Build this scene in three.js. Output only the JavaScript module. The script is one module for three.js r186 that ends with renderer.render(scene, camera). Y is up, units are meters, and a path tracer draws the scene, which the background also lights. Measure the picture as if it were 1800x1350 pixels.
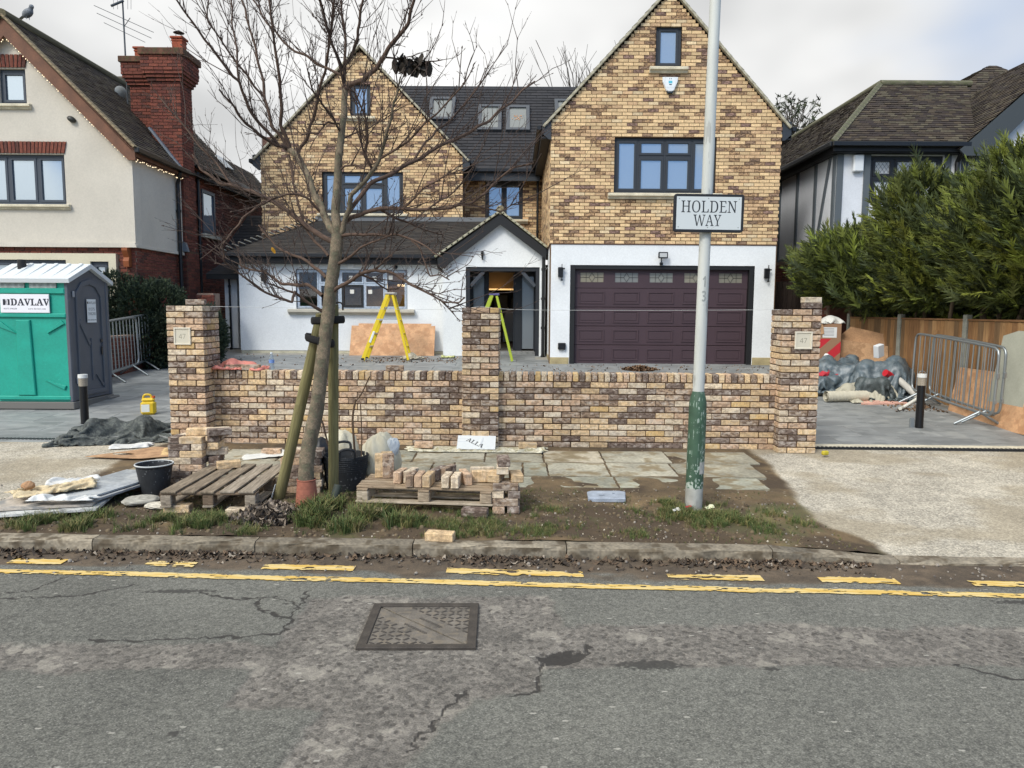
import * as THREE from 'three';
import { mergeGeometries } from 'three/addons/utils/BufferGeometryUtils.js';

// ---------- camera, sky, sun, exposure ----------
const scene = new THREE.Scene();
const camera = new THREE.PerspectiveCamera(54.88, 4 / 3, 0.1, 900);
camera.position.set(0, 1.65, 0);
camera.rotation.order = 'YXZ';
camera.rotation.set(-0.09967, 0, 0.006);
const renderer = new THREE.WebGLRenderer({ antialias: true });
renderer.toneMapping = THREE.LinearToneMapping;
renderer.toneMappingExposure = 1.22;
renderer.shadowMap.enabled = true;
const SUN_DIR = new THREE.Vector3(-0.42, 0.76, 0.50).normalize();
const sun = new THREE.DirectionalLight(new THREE.Color(1.0, 0.97, 0.93), 1.5);
sun.position.copy(SUN_DIR).multiplyScalar(60);
sun.target.position.set(0, 0, -10);
sun.castShadow = true; sun.shadow.radius = 22;
sun.shadow.mapSize.set(2048, 2048);
Object.assign(sun.shadow.camera, { left: -25, right: 25, top: 25, bottom: -25, near: 1, far: 140 });
scene.add(sun, sun.target);

// ---------- noise ----------
function RNG(seed) { let s = seed >>> 0; return () => { s = (s + 0x6d2b79f5) >>> 0; let t = Math.imul(s ^ (s >>> 15), 1 | s); t = (t + Math.imul(t ^ (t >>> 7), 61 | t)) ^ t; return ((t ^ (t >>> 14)) >>> 0) / 4294967296; }; }
const clamp = (v, a = 0, b = 1) => Math.min(b, Math.max(a, v)), lerp = (a, b, t) => a + (b - a) * t;
const sstep = (a, b, v) => { const t = clamp((v - a) / (b - a)); return t * t * (3 - 2 * t); };
function hash2(x, y, s) { let h = Math.imul(x, 374761393) + Math.imul(y, 668265263) + Math.imul(s, 974634777); h = Math.imul(h ^ (h >>> 13), 1274126177); return ((h ^ (h >>> 16)) >>> 0) / 4294967296; }
function vnoise(x, y, s = 0, per = 0) {
  let xi = Math.floor(x), yi = Math.floor(y); const fx = x - xi, fy = y - yi, u = fx * fx * (3 - 2 * fx), v = fy * fy * (3 - 2 * fy);
  let x1 = xi + 1, y1 = yi + 1;
  if (per) { xi = ((xi % per) + per) % per; yi = ((yi % per) + per) % per; x1 = ((x1 % per) + per) % per; y1 = ((y1 % per) + per) % per; }
  const a = hash2(xi, yi, s), b = hash2(x1, yi, s), c = hash2(xi, y1, s), d = hash2(x1, y1, s);
  return a + (b - a) * u + (c - a) * v + (a - b - c + d) * u * v;
}
function fbm(x, y, oct = 4, s = 0, per = 0) { let a = 0.5, t = 0, n = 0; for (let i = 0; i < oct; i++) { t += a * vnoise(x, y, s + i * 17, per); n += a; a *= 0.5; x *= 2; y *= 2; per *= 2; } return t / n; }
function cell(x, y, s) { // distance to nearest feature point and id
  const xi = Math.floor(x), yi = Math.floor(y); let best = 9, id = 0, d2 = 9;
  for (let j = -1; j <= 1; j++) for (let i = -1; i <= 1; i++) {
    const px = xi + i + hash2(xi + i, yi + j, s), py = yi + j + hash2(xi + i, yi + j, s + 7), d = (px - x) ** 2 + (py - y) ** 2;
    if (d < best) { d2 = best; best = d; id = hash2(xi + i, yi + j, s + 13); } else if (d < d2) d2 = d;
  }
  return [Math.sqrt(best), id, Math.sqrt(d2)];
}

// ---------- sky: broken cloud deck, thick and pale to the left, thinner and bluer to the right and behind ----------
{
  const W = 1024, Hh = 512, data = new Float32Array(W * Hh * 4), v = new THREE.Vector3();
  for (let j = 0; j < Hh; j++) {
    const el = ((j + 0.5) / Hh - 0.5) * Math.PI;
    for (let i = 0; i < W; i++) {
      const az = ((i + 0.5) / W - 0.5) * 2 * Math.PI;
      v.set(Math.cos(el) * Math.cos(az), Math.sin(el), Math.cos(el) * Math.sin(az));
      const y = Math.max(v.y, 0.0), k = 1 / (y + 0.32), px = v.x * k, pz = v.z * k;
      const n = fbm(px * 1.3 + 3.1, pz * 1.3 + 1.7, 5, 5), n2 = fbm(px * 3 + 9, pz * 3, 4, 31), n3 = fbm(px * 0.7 + 20, pz * 0.7 + 4, 3, 77);
      // cover: the deck is closed on the left and breaks up to the right and behind
      let cover = n + 0.26 - 0.40 * sstep(-0.1, 0.75, v.x * 0.9 + Math.max(0, v.z) * 0.85) + (n3 - 0.5) * 0.35;
      const c = sstep(0.34 + 0.05 * sstep(0, 0.5, v.z), 0.60 - 0.05 * sstep(0, 0.5, v.z), cover);
      const hz = Math.exp(-y * 6.5), fr = sstep(0.5, -0.5, v.z); // paler blue low down and to the front
      const blue = [lerp(lerp(0.20, 0.42, hz), 0.43, fr * 0.85), lerp(lerp(0.43, 0.58, hz), 0.50, fr * 0.85), lerp(lerp(0.88, 0.78, hz), 0.62, fr * 0.85)];
      const g = Math.max(0, v.dot(SUN_DIR)), glow = 2.4 * Math.pow(g, 6);
      const thick = sstep(0.32, 0.70, n2 * 0.45 + n * 0.55);
      const low = Math.exp(-y * 4.6) * sstep(0.75, -0.3, v.x);
      const b = lerp(0.80, 0.47, thick) * lerp(1.0, 1.45, low) + glow;
      const cl = [b * lerp(1.0, 0.985, thick), b * 0.997, b * lerp(0.985, 1.0, thick)];
      const o = (j * W + i) * 4;
      for (let q = 0; q < 3; q++) data[o + q] = lerp(blue[q] + glow * 0.4, cl[q], c) * (v.y < 0 ? 0.45 : 1);
      data[o + 3] = 1;
    }
  }
  const t = new THREE.DataTexture(data, W, Hh, THREE.RGBAFormat, THREE.FloatType);
  t.mapping = THREE.EquirectangularReflectionMapping; t.magFilter = t.minFilter = THREE.LinearFilter; t.wrapS = THREE.RepeatWrapping; t.needsUpdate = true;
  scene.background = t; scene.environment = t;
}

// ---------- names, groups, meshes ----------
const used = new Map();
function numbered(n) { const k = used.get(n) ?? 0; used.set(n, k + 1); return k ? n + '_' + String(k).padStart(3, '0') : n; }
function tag(o, label, category, group, kind) { if (label) o.userData.label = label; if (category) o.userData.category = category; if (group) o.userData.group = group; if (kind) o.userData.kind = kind; return o; }
function thing(name, pos, ry, label, category, group) { const o = new THREE.Group(); o.name = numbered(name); o.position.set(...pos); o.rotation.y = ry || 0; scene.add(o); return tag(o, label, category, group, 'thing'); }
function P(name, geo, mat, parent, pos, rot) { // a part
  const m = new THREE.Mesh(geo, mat); m.name = parent === scene ? numbered(name) : name; m.castShadow = m.receiveShadow = true;
  if (pos) m.position.set(...pos); if (rot) m.rotation.set(...rot); (parent || scene).add(m); return m;
}
function sub(name, parent, pos, rot) { const g = new THREE.Group(); g.name = name; if (pos) g.position.set(...pos); if (rot) g.rotation.set(...rot); parent.add(g); return g; }
function struct(name, geo, mat, label) { const m = P(name, geo, mat, scene); return tag(m, label, name.replace(/_/g, ' ').split(' ').slice(-1)[0], null, 'structure'); }

// ---------- geometry helpers ----------
function soup(tris, uvs) { const g = new THREE.BufferGeometry(); g.setAttribute('position', new THREE.Float32BufferAttribute(tris, 3)); if (uvs) g.setAttribute('uv', new THREE.Float32BufferAttribute(uvs, 2)); g.computeVertexNormals(); return g; }
function boxUV(g, off = [0, 0]) { // uv in metres by facing
  if (g.index) g = g.toNonIndexed();
  const p = g.attributes.position.array, n = p.length / 9, uv = new Float32Array(n * 6), a = new THREE.Vector3(), b = new THREE.Vector3(), c = new THREE.Vector3();
  for (let t = 0; t < n; t++) {
    a.fromArray(p, t * 9); b.fromArray(p, t * 9 + 3); c.fromArray(p, t * 9 + 6); b.sub(a); c.sub(a); b.cross(c);
    const ax = Math.abs(b.x), ay = Math.abs(b.y), az = Math.abs(b.z), m = ax > ay && ax > az ? 0 : ay > az ? 1 : 2;
    for (let k = 0; k < 3; k++) { const o = t * 9 + k * 3; uv[t * 6 + k * 2] = off[0] + (m === 0 ? p[o + 2] : p[o]); uv[t * 6 + k * 2 + 1] = off[1] + (m === 1 ? p[o + 2] : p[o + 1]); }
  }
  g.setAttribute('uv', new THREE.BufferAttribute(uv, 2)); return g;
}
function cboxTris(w, h, d, b) { // chamfered box centred on the origin, oriented outward
  const H = [w / 2, h / 2, d / 2], out = [], vert = (s, ax) => [0, 1, 2].map((i) => s[i] * (i === ax ? H[i] : H[i] - b));
  const tri = (A, B, C) => { const ux = B[0] - A[0], uy = B[1] - A[1], uz = B[2] - A[2], vx = C[0] - A[0], vy = C[1] - A[1], vz = C[2] - A[2]; const nx = uy * vz - uz * vy, ny = uz * vx - ux * vz, nz = ux * vy - uy * vx; (nx * (A[0] + B[0] + C[0]) + ny * (A[1] + B[1] + C[1]) + nz * (A[2] + B[2] + C[2]) > 0) ? out.push(...A, ...B, ...C) : out.push(...A, ...C, ...B); };
  for (let ax = 0; ax < 3; ax++) for (const s of [-1, 1]) { const o = [0, 1, 2].filter((i) => i !== ax), q = [[-1, -1], [1, -1], [1, 1], [-1, 1]].map(([p, r]) => { const S = [0, 0, 0]; S[ax] = s; S[o[0]] = p; S[o[1]] = r; return vert(S, ax); }); tri(q[0], q[1], q[2]); tri(q[0], q[2], q[3]); }
  if (b > 0) {
    for (let ax = 0; ax < 3; ax++) { const [o0, o1] = [0, 1, 2].filter((i) => i !== ax); for (const p of [-1, 1]) for (const r of [-1, 1]) { const S0 = [0, 0, 0], S1 = [0, 0, 0]; S0[ax] = -1; S1[ax] = 1; S0[o0] = S1[o0] = p; S0[o1] = S1[o1] = r; const A = vert(S0, o0), B = vert(S1, o0), C = vert(S1, o1), D = vert(S0, o1); tri(A, B, C); tri(A, C, D); } }
    for (const x of [-1, 1]) for (const y of [-1, 1]) for (const z of [-1, 1]) tri(vert([x, y, z], 0), vert([x, y, z], 1), vert([x, y, z], 2));
  }
  return out;
}
function cbox(w, h, d, b = 0.004, at) { const g = soup(cboxTris(w, h, d, b)); boxUV(g); if (at) g.translate(...at); return g; }
function bx(x0, x1, y0, y1, z0, z1, b = 0.004) { const g = cbox(x1 - x0, y1 - y0, z1 - z0, Math.min(b, Math.abs(x1 - x0) / 3, Math.abs(y1 - y0) / 3, Math.abs(z1 - z0) / 3)); g.translate((x0 + x1) / 2, (y0 + y1) / 2, (z0 + z1) / 2); return g; }
function norm(g) { if (g.index) g = g.toNonIndexed(); for (const k of Object.keys(g.attributes)) if (!['position', 'normal', 'uv'].includes(k)) g.deleteAttribute(k); if (!g.attributes.uv) boxUV(g); return g; }
const merge = (list) => mergeGeometries(list.map(norm));
const V3 = (a) => new THREE.Vector3(...a);
function cyl(a, b, r0, r1 = r0, seg = 10, open = false) { // cylinder between two points
  const A = V3(a), B = V3(b), L = A.distanceTo(B), g = new THREE.CylinderGeometry(r1, r0, L, seg, 1, open); g.translate(0, L / 2, 0);
  g.applyQuaternion(new THREE.Quaternion().setFromUnitVectors(new THREE.Vector3(0, 1, 0), B.sub(A).normalize())); g.translate(...a); return g;
}
function tube(pts, r, seg = 16, rad = 8, closed = false) { return new THREE.TubeGeometry(new THREE.CatmullRomCurve3(pts.map(V3), closed, 'centripetal'), seg, r, rad, closed); }
function beam(a, b, w, h) { // square bar between two points
  const A = V3(a), B = V3(b), L = A.distanceTo(B), g = cbox(w, L, h, Math.min(w, h) * 0.12);
  g.applyQuaternion(new THREE.Quaternion().setFromUnitVectors(new THREE.Vector3(0, 1, 0), B.clone().sub(A).normalize())); const m = A.add(B).multiplyScalar(0.5); g.translate(m.x, m.y, m.z); return g;
}
function extr(pts, depth, holes = [], bevel = 0) { // polygon in x,y pulled back along -z from z = 0
  const s = new THREE.Shape(pts.map(([x, y]) => new THREE.Vector2(x, y)));
  for (const h of holes) s.holes.push(new THREE.Path(h.map(([x, y]) => new THREE.Vector2(x, y))));
  const g = new THREE.ExtrudeGeometry(s, { depth, bevelEnabled: bevel > 0, bevelSize: bevel, bevelThickness: bevel, bevelSegments: 1, curveSegments: 8 }); g.translate(0, 0, -depth); return boxUV(g);
}
const swapUV = (g) => { const a = g.attributes.uv; for (let i = 0; i < a.count; i++) a.setXY(i, a.getY(i), a.getX(i)); return g; };
const rect = (x0, x1, y0, y1) => [[x0, y0], [x1, y0], [x1, y1], [x0, y1]];
function quad(a, b, c, d) { const g = soup([...a, ...b, ...c, ...a, ...c, ...d]); return boxUV(g); }

// ---------- textures and materials ----------
function tex(w, h, fn, mx = 1, my = mx, srgb = true) { // fn(u, v, x, y) -> [r,g,b] 0..255; mx,my metres covered
  const d = new Uint8Array(w * h * 4);
  for (let y = 0; y < h; y++) for (let x = 0; x < w; x++) { const c = fn(x / w, y / h, x, y), o = (y * w + x) * 4; if (c.length) { d[o] = clamp(c[0], 0, 255); d[o + 1] = clamp(c[1], 0, 255); d[o + 2] = clamp(c[2], 0, 255); } else d[o] = d[o + 1] = d[o + 2] = clamp(c, 0, 255); d[o + 3] = 255; }
  const t = new THREE.DataTexture(d, w, h, THREE.RGBAFormat, THREE.UnsignedByteType); t.wrapS = t.wrapT = THREE.RepeatWrapping; t.magFilter = THREE.LinearFilter; t.minFilter = THREE.LinearMipmapLinearFilter; t.generateMipmaps = true;
  if (srgb) t.colorSpace = THREE.SRGBColorSpace; t.repeat.set(1 / mx, 1 / my); t.needsUpdate = true; return t;
}
const mixc = (a, b, t) => [lerp(a[0], b[0], t), lerp(a[1], b[1], t), lerp(a[2], b[2], t)];
const sc = (a, k) => [a[0] * k, a[1] * k, a[2] * k];
function mat(hex, rough = 0.8, o = {}) { return new THREE.MeshStandardMaterial({ color: hex, roughness: rough, ...o }); }
// mottled material: base colour with fine and coarse variation; plain ones share a few neutral textures
const shared = new Map(), share = (key, make) => { if (!shared.has(key)) shared.set(key, make()); return shared.get(key); };
const scaled = (t, m) => { const c = t.clone(); c.repeat.set(1 / m, 1 / m); c.needsUpdate = true; return c; };
function mottled(rgb, amp, m = 1.2, rough = 0.85, o = {}) {
  const { seed = 1, fine = 64, coarse = 5, tint, bump = 0, size = 256, spots = 0, spotc = [40, 36, 30] } = o, p = { roughness: rough };
  if (tint || spots) p.map = tex(size, size, (u, v) => {
    const f = vnoise(u * fine, v * fine, seed + 3, fine) - 0.5, c2 = fbm(u * coarse, v * coarse, 4, seed + 40, coarse); let r = sc(rgb, 1 + amp * (f * 0.9 + (c2 - 0.5) * 2.2));
    if (tint) r = mixc(r, tint, sstep(0.45, 0.72, fbm(u * coarse * 2, v * coarse * 2, 4, seed + 90, coarse * 2)) * 0.8);
    if (spots && vnoise(u * fine, v * fine, seed + 55, fine) > 1 - spots) r = mixc(r, spotc, 0.6);
    return r; }, m);
  else {
    const a = amp < 0.09 ? 0.05 : amp < 0.17 ? 0.13 : amp < 0.24 ? 0.2 : 0.3, k = seed % 2, top = 1 + a * 1.1;
    p.map = scaled(share('m' + a + k + (size > 256), () => tex(size > 256 ? 512 : 256, size > 256 ? 512 : 256, (u, v) => { const f = vnoise(u * fine, v * fine, k + 3, fine) - 0.5, c2 = fbm(u * coarse, v * coarse, 4, k * 9 + 40, coarse), q = 255 * (1 + a * (f * 0.9 + (c2 - 0.5) * 2.2)) / top; return [q, q, q]; })), m);
    p.color = new THREE.Color().setRGB(...rgb.map((c) => Math.min(1, c * top / 255)), THREE.SRGBColorSpace);
  }
  if (bump) { p.bumpMap = scaled(share('b' + fine, () => tex(256, 256, (u, v) => 128 + 200 * (fbm(u * fine * 0.5, v * fine * 0.5, 3, 8, fine * 0.5) - 0.5), 1, 1, false)), m); p.bumpScale = bump; }
  return new THREE.MeshStandardMaterial(p);
}
// wood: grain along u (metres)
function woodMat(rgb, dark, m = 1, rough = 0.85, seed = 1, o = {}) {
  const k = seed % 4, ratio = clamp((dark[0] / rgb[0] + dark[1] / rgb[1]) / 2, 0.3, 0.9), rq = ratio < 0.58 ? 0.5 : 0.68;
  const K = RNG(k + 3), kn = [...Array(4)].map(() => [K(), K()]);
  const f = (u, v) => { let w = fbm(u * 4, v * 4, 3, k, 4) * 0.5, g = 0; for (const [kx, ky] of kn) { let dx = u - kx, dy = (v - ky) * 4; dx -= Math.round(dx); g += 0.12 / (1 + 900 * (dx * dx + dy * dy * 0.2)); } return clamp(vnoise((u + w * 0.02) * 6, (v + w * 0.03 + g * 0.6) * 90, k) * 0.5 + vnoise(u * 14, v * 200, k + 5) * 0.3 + fbm(u * 3, v * 12, 3, k + 9) * 0.4 - g); };
  const map = scaled(share('w' + k + rq, () => tex(256, 256, (u, v) => { const q = 255 * lerp(rq, 1, f(u, v)); return [q, q * lerp(0.97, 1, f(u, v)), q * lerp(0.94, 1, f(u, v))]; })), m), bm = scaled(share('wb' + k, () => tex(256, 256, (u, v) => 255 * f(u, v), 1, 1, false)), m);
  return new THREE.MeshStandardMaterial({ map, bumpMap: bm, bumpScale: 0.0012, roughness: rough, color: new THREE.Color().setRGB(...rgb.map((c) => Math.min(1, c * 1.08 / 255)), THREE.SRGBColorSpace) });
}
// ---------- brick atlases ----------
const AT = { C: 8, R: 24, w: 128, h: 40 };
function brickAtlas(kind, seed) {
  const R = RNG(seed), cells = [];
  const pal = {
    house: [[[210, 180, 136], 0.44, 0.12], [[202, 168, 128], 0.14, 0.25], [[214, 191, 152], 0.09, 0.16], [[170, 138, 102], 0.14, 0.8], [[142, 116, 92], 0.14, 0.95], [[140, 112, 98], 0.05, 0.85]],
    wall: [[[198, 170, 130], 0.28, 0.32], [[202, 184, 156], 0.20, 0.40], [[190, 160, 130], 0.16, 0.45], [[146, 124, 102], 0.18, 0.8], [[116, 100, 88], 0.15, 0.9], [[194, 162, 110], 0.03, 0.2]],
    red: [[[122, 68, 52], 0.5, 0.4], [[108, 58, 46], 0.3, 0.5], [[92, 56, 46], 0.2, 0.7]],
  }[kind];
  for (let i = 0; i < AT.C * AT.R; i++) { let r = R(), k = 0; while (k < pal.length - 1 && (r -= pal[k][1]) > 0) k++; const j = 0.92 + R() * 0.16; cells.push({ c: sc(pal[k][0], j), m: pal[k][2], s: Math.floor(R() * 9999), sm: R() }); }
  const dark = kind === 'red' ? [58, 34, 30] : [74, 58, 48], white = kind === 'red' ? [150, 110, 95] : [222, 214, 200];
  const fn = (bump) => (u, v, x, y) => {
    const cx = Math.min(AT.C - 1, Math.floor(x / AT.w)), cy = Math.min(AT.R - 1, Math.floor(y / AT.h)), q = cells[cy * AT.C + cx], lx = (x - cx * AT.w) / AT.w, ly = (y - cy * AT.h) / AT.h;
    const n = fbm(lx * 7, ly * 4, 4, q.s), f = vnoise(lx * 60, ly * 22, q.s + 4), st = vnoise(lx * 26, ly * 3, q.s + 9);
    if (bump) return 128 + 90 * (n - 0.5) + 70 * (f - 0.5) + 40 * (st - 0.5);
    let c = sc(q.c, 0.94 + 0.14 * (f - 0.5) + 0.16 * (st - 0.5) + 0.1);
    c = mixc(c, dark, q.m * sstep(0.47, 0.62, n) * 0.72);
    if (kind === 'wall') c = mixc(c, white, 0.5 * q.m * sstep(0.52, 0.70, fbm(lx * 5 + 20, ly * 3, 4, q.s + 77)));
    if (kind === 'wall' && q.sm > 0.6) c = mixc(c, white, 0.35 * sstep(0.35, 0.8, fbm(lx * 4, ly * 2, 3, q.s + 99)));
    if (vnoise(lx * 34, ly * 12, q.s + 60) > 0.93) c = mixc(c, dark, 0.5 * (0.3 + q.m));
    return c;
  };
  const W = AT.C * AT.w, Hh = 1024, map = tex(W, Hh, fn(false)), bump = tex(W, Hh, fn(true), 1, 1, false);
  return new THREE.MeshStandardMaterial({ map, bumpMap: bump, bumpScale: 0.003, roughness: 0.92 });
}
const brickHouse = brickAtlas('house', 11), brickWall = brickAtlas('wall', 23), brickRed = brickAtlas('red', 37);
function brickUV(tris, w, h, d, k, turn = false) {
  const cx = k % AT.C, cy = Math.floor(k / AT.C) % AT.R, u0 = (cx * AT.w + 2) / 1024, u1 = (cx * AT.w + AT.w - 2) / 1024, v0 = (cy * AT.h + 2) / 1024, v1 = (cy * AT.h + AT.h - 2) / 1024, uv = [];
  const fr = turn ? 1 : Math.min(1, w / 0.2);
  for (let t = 0; t < tris.length; t += 9) {
    const a = tris.slice(t, t + 9), nx = (a[4] - a[1]) * (a[8] - a[2]) - (a[5] - a[2]) * (a[7] - a[1]), ny = (a[5] - a[2]) * (a[6] - a[0]) - (a[3] - a[0]) * (a[8] - a[2]), nz = (a[3] - a[0]) * (a[7] - a[1]) - (a[4] - a[1]) * (a[6] - a[0]);
    const ax = Math.abs(nx), ay = Math.abs(ny), az = Math.abs(nz), m = ax > ay && ax > az ? 0 : ay > az ? 1 : 2;
    for (let i = 0; i < 9; i += 3) {
      let s = m === 0 ? (a[i + 2] / d + 0.5) * Math.min(1, d / 0.2) : (a[i] / w + 0.5) * fr, q = m === 1 ? a[i + 2] / d + 0.5 : a[i + 1] / h + 0.5; if (turn) [s, q] = [q, s];
      uv.push(lerp(u0, u1, clamp(s)), lerp(v0, v1, clamp(q)));
    }
  }
  return uv;
}
const geoCache = new Map();
function brickGeo(w, h, d, k, b = 0.004, turn = false) { // shared between bricks of one size and face
  const key = [w.toFixed(3), h.toFixed(3), d.toFixed(3), k, b, turn].join();
  if (!geoCache.has(key)) { const t = cboxTris(w, h, d, b); geoCache.set(key, soup(t, brickUV(t, w, h, d, k, turn))); }
  return geoCache.get(key);
}
class Pile { // many bricks or tiles in one geometry
  constructor() { this.p = []; this.u = []; this.c = []; }
  brick(x, y, z, w, h, d, k) { const t = cboxTris(w, h, d, 0), u = brickUV(t, w, h, d, k); for (let i = 0; i < t.length; i += 3) this.p.push(t[i] + x, t[i + 1] + y, t[i + 2] + z); this.u.push(...u); }
  quad(a, b, c, d, col, uv) { this.p.push(...a, ...b, ...c, ...a, ...c, ...d); for (let i = 0; i < 6; i++) this.c.push(...col); }
  geo() { const g = soup(this.p, this.u.length ? this.u : null); if (this.c.length) g.setAttribute('color', new THREE.Float32BufferAttribute(this.c, 3)); return this.u.length ? g : boxUV(g); }
}

// ---------- ground heights ----------
const kerbZ = (x) => -5.30 + 0.03 * x;
const kerbTop = (x) => x < 1.91 ? (x < -5.6 ? lerp(-0.08, -0.15, clamp((-5.6 - x) / 0.9)) : -0.08) : lerp(-0.08, -0.15, clamp((x - 1.91) / 0.92));
const driveY = (z) => Math.max(0, (-z - 9) * 0.0592);
function mudMask(x, z) { // 1 earth, 0 concrete crossover
  const n = (fbm(x * 1.6, z * 1.6, 4, 3) - 0.5) * 0.5, r = 2.48 + 0.42 * clamp((-z - 5.5) / 3.1) + n * 0.6 + 0.35 * sstep(-6.2, -5.5, z), l = -4.42 + 0.25 * clamp((-z - 6) / 2.5) + n * 0.6 - 0.5 * sstep(-6.6, -5.6, z);
  return sstep(0.05, -0.05, x - r) * sstep(-0.05, 0.05, x - l);
}
function footY(x, z) {
  const zb = kerbZ(x) - 0.125, t = clamp((zb - z) / (zb + 8.9)), base = lerp(kerbTop(x) - 0.004, 0, t);
  const m = mudMask(x, z), verge = m * sstep(-7.2, -6.7, z);
  return base + verge * ((fbm(x * 3, z * 3, 4, 8) - 0.42) * 0.05 + (fbm(x * 14, z * 14, 2, 9) - 0.5) * 0.014) + m * (1 - verge / 1) * (fbm(x * 2.2, z * 2.2, 3, 12) - 0.52) * 0.02;
}

// ---------- ground, road, footway ----------
{
  const g = new THREE.PlaneGeometry(500, 500, 1, 1); g.rotateX(-Math.PI / 2); g.translate(0, -0.45, -60);
  struct('ground', boxUV(g), mottled([92, 96, 66], 0.25, 6, 0.95, { seed: 4 }), 'plain ground beyond the gardens');
}
const WORN = [[-1.29, -4.53], [0.23, -4.6], [0.38, -3.84], [0.14, -3.77], [0.15, -3.39], [-0.18, -3.33], [-0.32, -3.11], [-0.44, -2.75], [-0.40, -2.2], [-1.1, -2.2], [-0.93, -2.74], [-0.87, -3.2], [-1.31, -3.27], [-1.31, -3.66]];
function polyDist(x, y, poly) { // signed distance, negative inside
  let d = 1e9, inside = false;
  for (let i = 0, j = poly.length - 1; i < poly.length; j = i++) {
    const [ax, ay] = poly[j], [bx2, by] = poly[i], ex = bx2 - ax, ey = by - ay, t = clamp(((x - ax) * ex + (y - ay) * ey) / (ex * ex + ey * ey)), dx = x - ax - t * ex, dy = y - ay - t * ey;
    d = Math.min(d, dx * dx + dy * dy); if ((ay > y) !== (by > y) && x < ex * (y - ay) / ey + ax) inside = !inside;
  }
  return (inside ? -1 : 1) * Math.sqrt(d);
}
function lineDist(x, y, pts) { let d = 1e9; for (let i = 1; i < pts.length; i++) { const [ax, ay] = pts[i - 1], ex = pts[i][0] - ax, ey = pts[i][1] - ay, t = clamp(((x - ax) * ex + (y - ay) * ey) / (ex * ex + ey * ey)); d = Math.min(d, Math.hypot(x - ax - t * ex, y - ay - t * ey)); } return d; }
const CRACKS = [[[-0.22, -3.39], [-0.28, -3.3], [-0.32, -3.17], [-0.36, -3.07], [-0.44, -2.9]], [[-1.31, -4.67], [-1.31, -4.35], [-1.29, -4.07], [-1.34, -3.98], [-1.57, -3.95], [-1.88, -3.93], [-2.34, -3.91]], [[-1.31, -4.4], [-1.5, -4.55], [-1.75, -4.5], [-2.0, -4.6]], [[-1.3, -4.2], [-1.55, -4.35], [-1.6, -4.55]], [[-2.5, -4.72], [-2.7, -4.55], [-2.95, -4.5], [-3.4, -4.45]], [[0.14, -3.77], [0.15, -3.45], [0.1, -3.36], [0.0, -3.35]], [[0.14, -3.77], [0.2, -3.8], [0.27, -3.83]], [[0.4, -3.8], [0.42, -3.9]], [[2.3, -3.7], [2.5, -3.55], [2.8, -3.48]], [[-3.0, -4.85], [-3.1, -4.6], [-3.5, -4.5]]];
const POT = [[0.14, -3.76], [0.27, -3.82], [0.4, -3.79], [0.37, -3.71], [0.19, -3.67]];
const DIRTPATCH = [[0.72, -3.66, 0.16, 0.06], [-2.15, -4.62, 0.22, 0.03], [-1.45, -3.02, 0.03, 0.022], [1.33, -3.62, 0.04, 0.025], [3.25, -4.52, 0.2, 0.03]];
function roadInfo(x, z) {
  const wob = (fbm(x * 4, z * 4, 3, 41) - 0.5) * 0.16 + (fbm(x * 18, z * 18, 2, 43) - 0.5) * 0.05;
  let d = polyDist(x, z, WORN) + wob * 0.7;
  d = Math.min(d, Math.abs(z + 3.77 + 0.02 * x) - 0.15 + wob, x > 0.2 ? Math.abs(z + 3.96) - 0.2 + wob : 9);
  return d;
}
const zoneBuf = {};
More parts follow.
